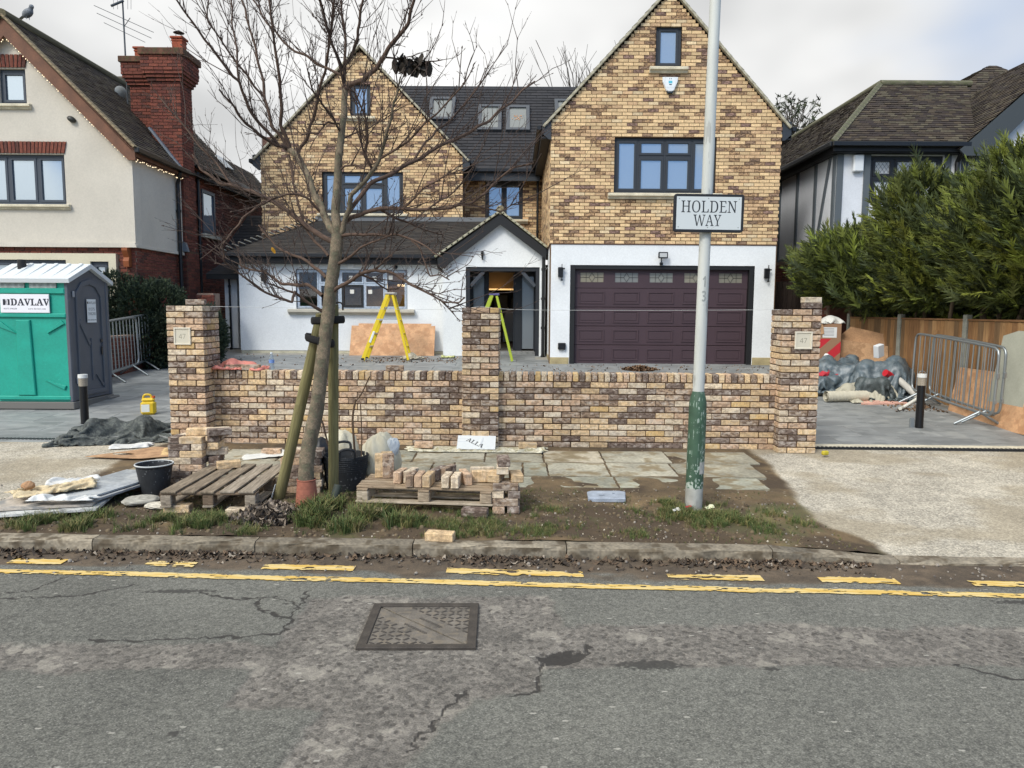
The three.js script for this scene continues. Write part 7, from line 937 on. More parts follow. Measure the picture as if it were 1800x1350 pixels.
{ // stakes and straps
  const wm = woodMat([128, 122, 82], [76, 74, 48], 0.9, 0.92, 181), gy = footY(-2.1, -6.5);
  const st = (a, b, r0, r1, label) => { const g = thing('tree_stake', a, 0, label, 'stake', 'round timber stakes of the young tree'), d = b.map((v, i) => v - a[i]); const c = swapUV(cyl([0, 0, 0], d, r0, r1, 16)); { const a = c.attributes.uv; for (let i = 0; i < a.count; i++) a.setXY(i, a.getX(i) * 1.7, a.getY(i) * 0.3); } P('stake_pole', c, wm, g); const q = new THREE.SphereGeometry(r1, 14, 6, 0, Math.PI * 2, 0, Math.PI / 2).scale(1, 0.25, 1).translate(...d); P('stake_top', q, wm, g); return g; };
  st([-2.10, -0.06, -6.55], [-1.62, 1.60, -6.30], 0.050, 0.047, 'slanting round timber stake leaning against the tree trunk'); const s2 = st([-1.60, -0.06, -6.52], [-1.535, 1.68, -6.37], 0.045, 0.045, 'upright round timber stake just right of the tree trunk'); P('end_strap', tube([[0.03, 1.74, 0.04], [0.065, 1.765, 0.03], [0.11, 1.76, 0.03], [0.12, 1.70, 0.03]], 0.008, 10, 6), mat(0x2a2622, 0.8), s2);
  const strap = mat(0x171513, 0.85);
  const loop = (cx, cy, cz, rx, rz, h, tilt, label) => { const pts = []; for (let i = 0; i < 24; i++) { const a = i / 24 * 6.283; pts.push([rx * Math.cos(a), tilt * Math.cos(a), rz * Math.sin(a)]); } const g = new THREE.TubeGeometry(new THREE.CatmullRomCurve3(pts.map(V3), true), 48, 0.011, 6, true).scale(1, h, 1); return solo('tree_tie', merge([g, cbox(0.06, 0.075, 0.03, 0.008, [rx * 0.3, tilt * 0.3, rz * 0.98])]), strap, [cx, cy, cz], [0, 0, 0], label, 'strap', 'black rubber tree ties'); };
  loop(-1.575, 1.555, -6.335, 0.135, 0.085, 3.0, 0.002, 'upper black rubber tie round trunk and upright stake'); loop(-1.635, 1.385, -6.29, 0.115, 0.095, 3.0, -0.010, 'lower black rubber tie round trunk and slanting stake');
}
// ---------- loose bricks ----------
const LB = RNG(300);
function looseBrick(x, y, z, ry, label, group, o = {}) { const { upright = 0, edge = 0, rz = 0 } = o; const dims = upright ? [0.1025, 0.215, 0.065] : edge ? [0.215, 0.1025, 0.065] : [0.215, 0.065, 0.1025]; const b = P('loose_brick', brickGeo(...dims, Math.floor(LB() * 160), 0.005, !!upright), brickWall, scene, [x, y + dims[1] / 2, z], [(LB() - 0.5) * 0.03, ry + (LB() - 0.5) * 0.1, rz + (LB() - 0.5) * 0.02]); return tag(b, label, 'brick', group, 'thing'); }
{
  const ORD = ['bottom', 'second', 'third', 'fourth', 'fifth', 'sixth', 'seventh', 'eighth'];
  const S1 = 'bricks stacked behind the left pallet', l1 = (c, w) => w + ' in the ' + ORD[c] + ' course of the stack behind the left pallet', y1 = footY(-3.1, -7.1) + 0.005;
  for (let c = 0; c < 8; c++) { const y = y1 + c * 0.0665, o = c % 2; if (c < 7) { looseBrick(-3.18 + (o ? 0 : 0.11), y, -7.02, 0, l1(c, 'lengthwise front brick'), S1); looseBrick(-3.18 + (o ? 0.165 : -0.055), y, -7.08, Math.PI / 2, l1(c, 'end-on front brick'), S1); looseBrick(-3.14, y, -7.19, 0.03, l1(c, 'rear brick'), S1); } if (c > 0) { looseBrick(-2.90 + (c > 6 ? 0.02 : 0), y, -7.16, c % 3 === 1 ? 0.3 : Math.PI / 2 + 0.12, l1(c, 'right-hand brick'), S1); } if (c === 7) { looseBrick(-3.05, y, -7.12, 0.25, 'capping brick at the top left of the stack behind the left pallet', S1); looseBrick(-2.84, y + 0.001, -7.10, 0.6, 'twisted capping brick at the top right of the stack behind the left pallet', S1); } }
  const S2 = 'bricks stacked behind the tree trunk', l2 = (c, w) => w + ' in the ' + ORD[c] + ' course of the stack behind the slanting stake', y2 = footY(-1.95, -6.75) + 0.005;
  for (let c = 0; c < 6; c++) { const y = y2 + c * 0.0665; looseBrick(-2.03 + (c % 2) * 0.03, y, -6.78, (c % 2) * 0.12, l2(c, 'front brick'), S2); looseBrick(-2.0, y, -6.90, 0.05, l2(c, 'rear brick'), S2); looseBrick(-1.83 + (c % 2) * 0.02, y, -6.82, Math.PI / 2 + 0.1, l2(c, 'end-on right brick'), S2); }
  const S3 = 'bricks stacked beside the right pallet', l3 = (c, w) => w + ' in the ' + c + ' course of the stack right of the brick-laden pallet', y3 = footY(-0.04, -6.2) + 0.004;
  for (let c = 0; c < 4; c++) { const y = y3 + c * 0.0665; if (c % 2) { looseBrick(-0.05, y, -6.13, 0.02, l3(ORD[c], 'front lengthwise brick'), S3); looseBrick(-0.05, y, -6.25, 0, l3(ORD[c], 'rear lengthwise brick'), S3); } else { looseBrick(-0.11, y, -6.19, Math.PI / 2, l3(ORD[c], 'left end-on brick'), S3); looseBrick(0.02, y, -6.19, Math.PI / 2, l3(ORD[c], 'right end-on brick'), S3); } }
  looseBrick(-0.13, y3 + 0.266, -6.2, Math.PI / 2 - 0.2, l3('fifth', 'left end-on brick'), S3); looseBrick(0.04, y3 + 0.266, -6.2, Math.PI / 2 + 0.1, l3('fifth', 'right end-on brick'), S3); looseBrick(-0.075, y3 + 0.333, -6.2, Math.PI / 2, 'upper but one single brick topping the stack right of the brick-laden pallet', S3); looseBrick(-0.07, y3 + 0.40, -6.2, Math.PI / 2 + 0.1, 'topmost single brick of the stack right of the brick-laden pallet', S3);
  // bricks on the right pallet
  const S4 = 'bricks standing on the right pallet', py = 0.152;
  for (const [x, z, r, l] of [[-0.86, -6.24, 1.5, 'left of three bricks side by side at the pallet front'], [-0.785, -6.235, 1.5, 'middle of three bricks side by side at the pallet front'], [-0.71, -6.23, 1.48, 'right of three bricks side by side at the pallet front'], [-0.55, -6.21, 1.53, 'left of the pair of bricks at the pallet front'], [-0.47, -6.20, 1.53, 'right of the pair of bricks at the pallet front'], [-0.97, -6.36, 1.35, 'leftmost edge-laid brick on the right pallet'], [-0.88, -6.38, 1.35, 'brick touching the leftmost edge-laid brick on the right pallet'], [-0.65, -6.46, 1.2, 'slanted brick behind the three at the pallet front'], [-0.40, -6.32, 1.9, 'skewed brick behind the pair at the pallet front'], [-0.57, -6.52, 1.2, 'rearmost slanted brick on the right pallet']]) looseBrick(x, py, z, r, l, S4, { edge: 1 });
  looseBrick(-0.24, py, -6.36, 0.1, 'near lengthwise brick at the right end of the pallet', S4, { edge: 1 }); looseBrick(-0.26, py, -6.50, 0.05, 'far lengthwise brick at the right end of the pallet', S4, { edge: 1 });
  for (const [x, z, r, l] of [[-1.17, -6.52, 0.1, 'left brick of those standing on end on the pallet'], [-1.10, -6.50, 0.1, 'right brick of those standing on end on the pallet'], [-1.13, -6.60, 0.1, 'rear brick of those standing on end on the pallet']]) looseBrick(x, py, z, r, l, 'bricks standing on end', { upright: 1 });
  looseBrick(-1.18, footY(-1.18, -6.08) - 0.004, -6.05, 0.05, 'brick propping the left front corner of the right pallet', null); looseBrick(-0.30, footY(-0.3, -6.0) - 0.004, -5.98, -0.15, 'brick propping the right front corner of the right pallet', null);
  looseBrick(-0.535, footY(-0.53, -5.42) + 0.004, -5.44, -0.08, 'single brick lying alone on the mud by the kerb', null);
  looseBrick(-2.83, footY(-2.83, -6.12) - 0.006, -6.15, 0.1, 'brick propping the left end of the left pallet', null); looseBrick(-2.28, footY(-2.3, -6.06) - 0.006, -6.08, 0.05, 'brick propping the right end of the left pallet', null);
  looseBrick(-2.72, 0.125, -7.0, 0.5, 'chipped brick resting on the back of the left pallet', null);
  looseBrick(-2.72, 0.004, -8.28, 0.1, 'cement-smeared brick on torn paper beside the wall foot', null);
  looseBrick(-1.04, 0.022, -8.66, 0.02, 'brick at the left end of the flattened paper sack by the wall', null); looseBrick(0.19, 0.022, -8.66, 0.03, 'brick at the right end of the flattened paper sack by the wall', null);
  looseBrick(-3.82, 1.69, -8.98, 0.1, 'single loose brick on top of the left pillar', null); looseBrick(3.53, 1.69, -8.78, 0.1, 'lower of two loose bricks on top of the right pillar', null); looseBrick(3.525, 1.756, -8.785, 0.15, 'upper of two loose bricks on top of the right pillar', null);
  looseBrick(-3.20, 0.90, -9.05, 0.2, 'broken brick on the wall coping beside the water bottle', null); looseBrick(-3.42, 0.90, -9.07, 0.1, 'brick on the wall coping under the pink sheet', null); looseBrick(-1.43, 0.905, -9.0, 0.05, 'loose brick on the wall coping left of the middle pillar', null);
}
// ---------- pallets ----------
function pallet(x, y, z, ry, W, D, label, seed, tiltZ = 0, deckAlongX = true) {
  const g = thing('pallet', [x, y, z], ry, label, 'pallet', 'timber pallets on the verge'), R = RNG(seed), wm = (deckAlongX ? [[190, 172, 146], [170, 150, 124], [196, 182, 158]] : [[146, 132, 112], [128, 110, 90], [164, 152, 134]]).map((c, i) => woodMat(c, sc(c, 0.5), 0.6, 0.95, seed + i, {})); g.rotation.z = tiltZ;
  const n = deckAlongX ? 6 : 5, a = deckAlongX ? W : D, b = deckAlongX ? D : W, bw = b / n - 0.035;
  const pl = (geo) => deckAlongX ? geo : geo.rotateY(Math.PI / 2), gr = (geo, o) => { boxUV(geo, o); return deckAlongX ? geo : swapUV(geo); };
  for (let i = 0; i < n; i++) P('deck_board', gr(pl(cbox(a + (R() - 0.5) * 0.02, 0.019, bw + (R() - 0.5) * 0.02, 0.003)), [R() * 5, R() * 5]), wm[Math.floor(R() * 3)], g, deckAlongX ? [(R() - 0.5) * 0.01, 0.135, -b / 2 + (i + 0.5) * b / n] : [-b / 2 + (i + 0.5) * b / n, 0.135, (R() - 0.5) * 0.01], [0, (R() - 0.5) * 0.02, 0]);
  for (const s of [-1, 0, 1]) { P('stringer', pl(cbox(0.095, 0.018, b, 0.003)), wm[1], g, deckAlongX ? [s * (a / 2 - 0.06), 0.1165, 0] : [0, 0.1165, s * (a / 2 - 0.06)]); for (const q of [-1, 0, 1]) P('block', pl(cbox(0.1, 0.085, 0.09, 0.006)), wm[Math.floor(R() * 3)], g, deckAlongX ? [s * (a / 2 - 0.06), 0.065, q * (b / 2 - 0.05)] : [q * (b / 2 - 0.05), 0.065, s * (a / 2 - 0.06)]); }
  for (const q of [-1, 0, 1]) P('bottom_board', pl(cbox(a, 0.018, 0.09, 0.003)), wm[2], g, deckAlongX ? [0, 0.0125, q * (b / 2 - 0.05)] : [q * (b / 2 - 0.05), 0.0125, 0]); return g;
}
pallet(-2.56, -0.018, -6.62, 0.03, 0.80, 1.12, 'weathered empty pallet with boards running away, behind the leaf heap', 401, 0.0, false);
pallet(-0.72, 0.005, -6.38, -0.09, 1.18, 0.52, 'lighter pallet holding loose bricks right of the tree', 405);
// ---------- buckets, bags, boards ----------
{
  const rubber = mottled([34, 36, 38], 0.3, 1, 0.75, { seed: 191, spots: 0.14, spotc: [150, 152, 150], coarse: 8, fine: 64 });
  const b = thing('builders_bucket', [-3.30, footY(-3.3, -6.72), -6.72], 0, 'black mortar-splashed bucket standing by the board stack', 'bucket'); P('bucket_wall', new THREE.LatheGeometry([[0.115, 0], [0.155, 0.24], [0.158, 0.26], [0.166, 0.262], [0.166, 0.275], [0.150, 0.275], [0.112, 0.02], [0, 0.02]].map(([x, y]) => new THREE.Vector2(x, y)), 28), rubber, b); P('pouring_lip', new THREE.TorusGeometry(0.163, 0.007, 6, 28).rotateX(Math.PI / 2).translate(0, 0.275, 0), mat(0xb9bbb8, 0.7), b);
  const t = thing('flexible_tub', [-1.58, footY(-1.58, -6.92), -6.92], 0.3, 'black flexible tub with two handles behind the tree stakes', 'tub'); P('tub_wall', new THREE.LatheGeometry([[0.17, 0], [0.18, 0.03], [0.20, 0.18], [0.212, 0.30], [0.218, 0.33], [0.205, 0.33], [0.19, 0.18], [0.165, 0.02], [0, 0.02]].map(([x, y]) => new THREE.Vector2(x, y)), 30), rubber, t); for (let i = 0; i < 7; i++) P('rib', new THREE.TorusGeometry(0.203 + i * 0.0018, 0.004, 5, 30).rotateX(Math.PI / 2).translate(0, 0.20 + i * 0.018, 0), rubber, t); for (const s of [-1, 1]) P('handle', tube([[-0.07, 0.32, s * 0.2], [-0.06, 0.40, s * 0.215], [0.06, 0.40, s * 0.215], [0.07, 0.32, s * 0.2]], 0.013, 14, 7), rubber, t);
  const p = thing('potted_sapling', [-1.48, 0.28, -6.95], 0, 'thin forked bare sapling growing from the black tub', 'sapling'); P('stem', merge([tube([[0, -0.2, 0], [-0.02, 0.1, 0], [-0.03, 0.35, 0], [0.0, 0.52, 0]], 0.011, 14, 6), tube([[0, 0.5, 0], [0.06, 0.58, 0], [0.14, 0.74, 0.02]], 0.007, 8, 5), tube([[0.05, -0.2, 0.03], [0.06, 0.2, 0.03], [0.05, 0.48, 0.02]], 0.006, 8, 5)]), woodMat([120, 98, 76], [70, 56, 44], 0.4, 0.95, 193), p);
  const bag = new THREE.MeshPhysicalMaterial({ color: 0xcfc7ad, roughness: 0.5, transmission: 0.15, thickness: 0, side: THREE.DoubleSide });
  const lump = (w, d, h, seed) => { const g = new THREE.SphereGeometry(1, 34, 26), q = g.attributes.position; for (let i = 0; i < q.count; i++) { const x = q.getX(i), y = q.getY(i), z = q.getZ(i), r = 0.78 + 0.34 * fbm(x * 2 + seed, y * 2 + z * 2, 3, seed) + 0.22 * (1 - Math.abs(2 * fbm(x * 3.5 + 4, y * 3.5 + z * 3 + seed, 3, seed + 2) - 1)) * (y > -0.4 ? 1 : 0.3) - 0.1; q.setXYZ(i, x * r * w / 2, Math.max(0, (y * r + 0.75) * h / 1.75), z * r * d / 2); } g.computeVertexNormals(); return g; };
  solo('rubbish_sack', lump(0.40, 0.36, 0.46, 3), bag, [-1.28, footY(-1.28, -7.15), -7.15], [0, 0.4, 0], 'cream plastic sack of rubbish slumped right of the black tub', 'sack'); solo('sack_liner', lump(0.15, 0.13, 0.22, 13), mat(0xcacdca, 0.6), [-1.20, 0.2, -7.08], [0.1, 0.2, -0.3], 'pale wrapper spilling from the cream sack', 'wrapper');
  solo('rubbish_sack', lump(0.42, 0.3, 0.42, 7), bag, [-1.80, footY(-1.8, -7.55), -7.6], [0, 0, 0], 'pale plastic sack behind the upright stake', 'sack'); solo('black_bag', lump(0.22, 0.2, 0.24, 9), mat(0x17181a, 0.5), [-1.9, 0.12, -7.3], [0, 0, 0], 'crumpled black bag beside the pale sack behind the stakes', 'bag');
  solo('crowbar', tube([[0, 0, 0], [-0.04, 0.2, 0.02], [-0.075, 0.34, 0.03], [-0.10, 0.35, 0.03]], 0.009, 12, 6), mat(0x4a3a2c, 0.8), [-1.70, 0.28, -6.85], [0, 0, 0], 'rusty bent iron bar leaning by the black tub', 'bar');
  solo('drain_pipe_offcut', (() => { const o = cyl([0, 0, 0], [0.05, 0.19, -0.05], 0.036, 0.036, 18, true); return merge([o, cyl([0, 0, 0], [0.05, 0.19, -0.05], 0.031, 0.031, 18, true)]); })(), mat(0x3a4038, 0.7), [-1.56, footY(-1.55, -6.3), -6.28], [0, 0, 0], 'short dark pipe standing in the long grass by the stake', 'pipe');
  solo('metal_strip', beam([0, 0, 0], [0.05, 0.16, 0], 0.006, 0.03), mat(0xb9bdbd, 0.4), [-2.13, footY(-2.13, -6.4), -6.4], [0, 0, 0], 'bent white metal strip between pallet and slanting stake', 'strip');
  // stack of boards with torn paper
  const G = 'boards stacked on the verge', bm = (c, s) => mottled(c, 0.14, 0.8, 0.8, { seed: s, tint: [122, 122, 120] });
  const y0 = 0.0; solo('cladding_board', extr(rect(-0.45, 0.42, -0.32, 0.34), 0.02).rotateX(-Math.PI / 2), bm([196, 196, 190], 195), [-3.92, y0 - 0.015, -6.22], [0.01, 0.22, 0.02], 'lowest white board of the stack on the verge', 'board', G); solo('cladding_board', extr(rect(-0.42, 0.40, -0.26, 0.3), 0.02).rotateX(-Math.PI / 2), bm([182, 172, 158], 196), [-3.94, y0 + 0.012, -6.24], [0.01, 0.16, 0.02], 'beige board second from the bottom of the stack', 'board', G);
  solo('cladding_board', extr(rect(-0.26, 0.26, -0.46, 0.5), 0.018).rotateX(-Math.PI / 2), bm([150, 152, 152], 197), [-3.66, y0 + 0.036, -6.62], [0.01, -0.24, 0.02], 'grey board under the top board of the stack', 'board', G); solo('cladding_board', extr(rect(-0.27, 0.25, -0.47, 0.5), 0.014).rotateX(-Math.PI / 2), mottled([152, 156, 158], 0.2, 1.1, 0.55, { seed: 198, tint: [182, 184, 182] }), [-3.68, y0 + 0.058, -6.64], [0.012, -0.27, 0.02], 'topmost long grey board of the stack beside the bucket', 'board', G);
  solo('torn_paper', cloth(0.78, 0.42, { crease: 0.012, cf: 14, n: 50, squeeze: 0.80, seed: 81, rise: 0.06, outline: 0.3 }), mottled([204, 186, 150], 0.12, 0.4, 0.9, { seed: 199 }), [-3.98, 0.07, -6.32], [0, 0.65, 0.02], 'torn cream sack paper lying on the board stack', 'paper', G); solo('torn_paper', cloth(0.62, 0.18, { n: 34, squeeze: 0.84, seed: 83, rise: 0.04, outline: 0.3 }), mat(0xcfcfca, 0.9), [-3.75, 0.055, -6.06], [0, 0.1, 0], 'white torn wrapping along the front of the board stack', 'paper', G); solo('torn_paper', cloth(0.5, 0.34, { n: 28, squeeze: 0.86, seed: 85, rise: 0.04, outline: 0.3 }), mat(0xcdccc6, 0.9), [-4.05, 0.04, -6.72], [0, 0.4, 0], 'white torn wrapping at the back of the board stack', 'paper', G);
  solo('rubble_stone', lump(0.1, 0.09, 0.07, 15), mat(0xa5805e, 0.95), [-4.13, 0.10, -6.2], [0, 0, 0], 'brown stone weighing down the torn sack paper', 'stone');
  solo('concrete_chunk', lump(0.3, 0.22, 0.08, 17), mottled([158, 154, 142], 0.2, 0.3, 0.95, { seed: 5 }), [-3.25, footY(-3.25, -6.3), -6.35], [0, 0.4, 0], 'broken grey concrete piece between boards and left pallet', 'rubble'); solo('concrete_chunk', lump(0.26, 0.16, 0.06, 19), mottled([190, 184, 168], 0.2, 0.3, 0.95, { seed: 6 }), [-3.02, footY(-3.0, -6.2), -6.22], [0, 0, 0], 'pale broken slab under the left end of the left pallet', 'rubble');
  // flattened sack with bricks by the wall
  solo('paper_sack', cloth(1.75, 0.32, { n: 80, squeeze: 0.94, seed: 87, rise: 0.04, outline: 0.15 }), mottled([206, 200, 176], 0.2, 0.35, 0.9, { seed: 200, tint: [150, 140, 104] }), [-0.42, 0.004, -8.62], [0.02, -0.03, 0], 'long flattened paper sack spread along the wall foot', 'sack');
  const sk = canvasTex(256, 128, (x) => { x.fillStyle = '#d4d6d2'; x.fillRect(0, 0, 256, 128); x.fillStyle = '#2b2c2c'; x.save(); x.translate(80, 10); x.rotate(0.55); x.font = 'bold 46px serif'; x.fillText('ALLA', 0, 44); x.restore(); x.fillStyle = '#b9bcc0'; x.fillRect(0, 30, 70, 3); x.fillRect(0, 56, 70, 3); }); const bagm = new THREE.MeshStandardMaterial({ map: sk, roughness: 0.85 });
  { const g = cloth(0.48, 0.26, { n: 34, squeeze: 0.95, seed: 89, rise: 0.03 }), uv = g.attributes.uv, q = g.attributes.position; for (let i = 0; i < q.count; i++) uv.setXY(i, clamp(q.getX(i) / 0.46 + 0.5), clamp(0.5 - q.getZ(i) / 0.25)); g.rotateX(0.55); solo('printed_sack', g, bagm, [-0.42, 0.075, -8.70], [0, -0.02, 0], 'folded white printed sack at the foot of the middle pillar', 'sack'); }
  solo('torn_paper', cloth(0.55, 0.26, { n: 30, squeeze: 0.88, seed: 91, rise: 0.06, outline: 0.3 }), mat(0xcac8bf, 0.9), [-2.78, 0.0, -8.2], [0.05, 0.3, 0.06], 'torn white paper curling up beside the wall foot', 'paper');
  const ic = solo('inspection_cover', merge([extr([[-0.17, -0.11], [0.15, -0.12], [0.17, 0.09], [0.12, 0.12], [-0.13, 0.12], [-0.17, 0.09]], 0.03, [], 0.006).rotateX(-Math.PI / 2), cbox(0.05, 0.006, 0.02, 0.002, [-0.05, 0.012, 0.03]), cbox(0.02, 0.006, 0.02, 0.002, [0.06, 0.012, -0.02])]), mottled([154, 162, 172], 0.1, 0.3, 0.6, { seed: 7 }), [0.87, footY(0.87, -6.6) + 0.03, -6.6], [0.03, -0.05, 0.02], 'grey plastic inspection lid lying on the mud', 'lid');
  for (const [x, z, s, c, l] of [[1.40, -6.14, 0.07, 0xdedcd4, 'white litter scrap in the grass before the lamp column'], [1.52, -6.22, 0.05, 0xa83030, 'red litter scrap at the foot of the lamp column'], [1.70, -6.2, 0.08, 0xc9c9a8, 'pale wrapper in the grass right of the lamp column']]) solo('litter', cloth(s * 1.3, s * 1.3, { n: 10, squeeze: 0.7, seed: Math.round(s * 1000), rise: 0.05 }), mat(c, 0.8), [x, footY(x, z) + 0.03, z], [0, 0, 0.2], l, 'litter');
  solo('tape_measure', cbox(0.08, 0.05, 0.05, 0.012), mat(0xb8a82c, 0.5), [3.62, 0.0 + 0.03, -8.42], [0, 0.3, 0], 'small yellow tape measure at the foot of the right pillar', 'tape');
}
// ---------- on and above the wall ----------
solo('pink_sheet', cloth(1.0, 0.6, { crease: 0.02, cf: 8, n: 60, squeeze: 0.62, seed: 95, rise: 0.2, outline: 0.1, bumps: [[-0.1, 0.02, 0, 0.11], [0.12, 0.0, 0, 0.1]] }), mottled([206, 128, 112], 0.06, 0.5, 0.5, { seed: 8 }), [-3.38, 0.90, -9.16], [0, 0.1, -0.04], 'pink plastic sheet bunched on the wall coping by the left pillar', 'plastic sheet');
solo('clear_sheet', cloth(0.42, 0.34, { n: 26, squeeze: 0.6, seed: 97, rise: 0.2, bumps: [[0, 0.03, 0, 0.08]] }), mat(0xc9b6a2, 0.4), [-3.60, 0.91, -9.10], [0, 0.5, 0], 'pale plastic scrap between left pillar and pink sheet', 'plastic sheet');
{ const b = thing('water_bottle', [-2.96, 0.90, -9.08], 0, 'clear plastic water bottle standing on the wall coping', 'bottle'); P('bottle_body', new THREE.LatheGeometry([[0.0, 0], [0.03, 0.002], [0.033, 0.02], [0.030, 0.05], [0.033, 0.08], [0.033, 0.13], [0.026, 0.165], [0.013, 0.19], [0.013, 0.2]].map(([x, y]) => new THREE.Vector2(x, y)), 18), new THREE.MeshPhysicalMaterial({ color: 0xdfe8ee, roughness: 0.08, transmission: 0.85, thickness: 0, ior: 1.4, side: THREE.DoubleSide }), b); P('bottle_cap', new THREE.CylinderGeometry(0.015, 0.015, 0.018, 12).translate(0, 0.206, 0), mat(0xd5dde2, 0.5), b); P('bottle_label', new THREE.CylinderGeometry(0.0336, 0.0336, 0.04, 16, 1, true).translate(0, 0.105, 0), mat(0x6d8cc4, 0.6), b); }
solo('brick_line', tube([[-3.70, 1.672, -8.98], [-2.0, 1.655, -8.93], [-0.6, 1.662, -8.88], [-0.38, 1.690, -8.87], [-0.12, 1.662, -8.87], [1.4, 1.655, -8.82], [3.15, 1.672, -8.75]], 0.0022, 60, 5), mat(0xb9bab5, 0.7), [0, 0, 0], [0, 0, 0], 'thin string line stretched between the tops of the pillars', 'string');
solo('marker_peg', beam([0, 0, 0], [-0.012, 0.32, 0], 0.02, 0.014), mat(0xa98b72, 0.9), [-1.93, 0.06, -9.5], [0, 0, 0], 'thin wooden peg sticking up behind the left wall panel', 'peg');
// ---------- step ladders, plywood at the house ----------
function ladder(x, z, ry, col, topCol, label, H = 1.5) {
  const l = thing('step_ladder', [x, driveY(z) + 0.01, z], ry, label, 'ladder', 'fibreglass step ladders before the house'), m = mat(col, 0.5), alu = mat(0xb4b8b8, 0.4, { metalness: 0.6 });
  for (const s of [-1, 1]) { P('front_rail', beam([-0.62, 0, s * 0.25], [-0.05, H, s * 0.15], 0.085, 0.028), m, l); P('rear_rail', beam([0.42, 0, s * 0.24], [0.06, H - 0.02, s * 0.15], 0.055, 0.026), m, l); P('spreader', beam([-0.30, H * 0.62, s * 0.2], [0.20, H * 0.62, s * 0.19], 0.02, 0.008), alu, l); P('rail_label', beam([-0.452, 0.40, s * 0.247 + s * 0.0], [-0.355, 0.655, s * 0.232 + s * 0.0], 0.05, 0.034), mat(0xd9dbd4, 0.6), l); }
  for (let i = 1; i < 5; i++) { const t = i / 5, xx = lerp(-0.62, -0.05, t), w = lerp(0.25, 0.15, t); P('step', cbox(0.09, 0.03, 2 * w - 0.03, 0.004), alu, l, [xx, H * t, 0]); P('rear_bar', cbox(0.03, 0.03, 2 * w - 0.05, 0.004), m, l, [lerp(0.42, 0.06, t), H * t, 0]); }
  P('ladder_top', cbox(0.24, 0.05, 0.36, 0.015), mat(topCol, 0.6), l, [0, H + 0.02, 0]); for (const s of [-1, 1]) P('rubber_foot', cbox(0.07, 0.05, 0.04, 0.008), mat(0x1c1c1c, 0.8), l, [-0.62, 0.02, s * 0.25]); return l;
}
ladder(-2.80, -17.15, 0.0, 0xd8bc16, 0xa8a49c, 'yellow step ladder standing before the leaning plywood'); ladder(-0.42, -17.05, 0.0, 0x9fae2c, 0x6a6496, 'green and yellow step ladder in the porch behind the middle pillar', 1.5);
solo('plywood_sheet', extr([[-1.03, 0], [1.03, 0], [1.03, 0.80], [0.93, 0.80], [0.93, 0.86], [-0.86, 0.86], [-0.86, 0.80], [-1.03, 0.80]], 0.018), plyM, [-2.93, driveY(-17.9) - 0.01, -17.95], [-0.42, 0, 0], 'notched orange plywood sheet leaning below the wing window', 'plywood');
solo('plastic_wrap', cloth(0.8, 0.55, { n: 32, squeeze: 0.6, seed: 99, rise: 0.25, bumps: [[0, 0.03, 0, 0.12]] }), mat(0xb3a992, 0.5), [-2.36, driveY(-17.4), -17.35], [0, 0, 0], 'crumpled clear wrapping at the foot of the yellow ladder', 'wrapping'); solo('plastic_wrap', cloth(0.5, 0.4, { n: 26, squeeze: 0.5, seed: 93, rise: 0.25, bumps: [[0, 0.06, 0, 0.08]] }), mat(0xc6c98a, 0.6), [-1.52, driveY(-17.7), -17.6], [0, 0, 0], 'yellowish wrapper by the porch downpipe', 'wrapping');
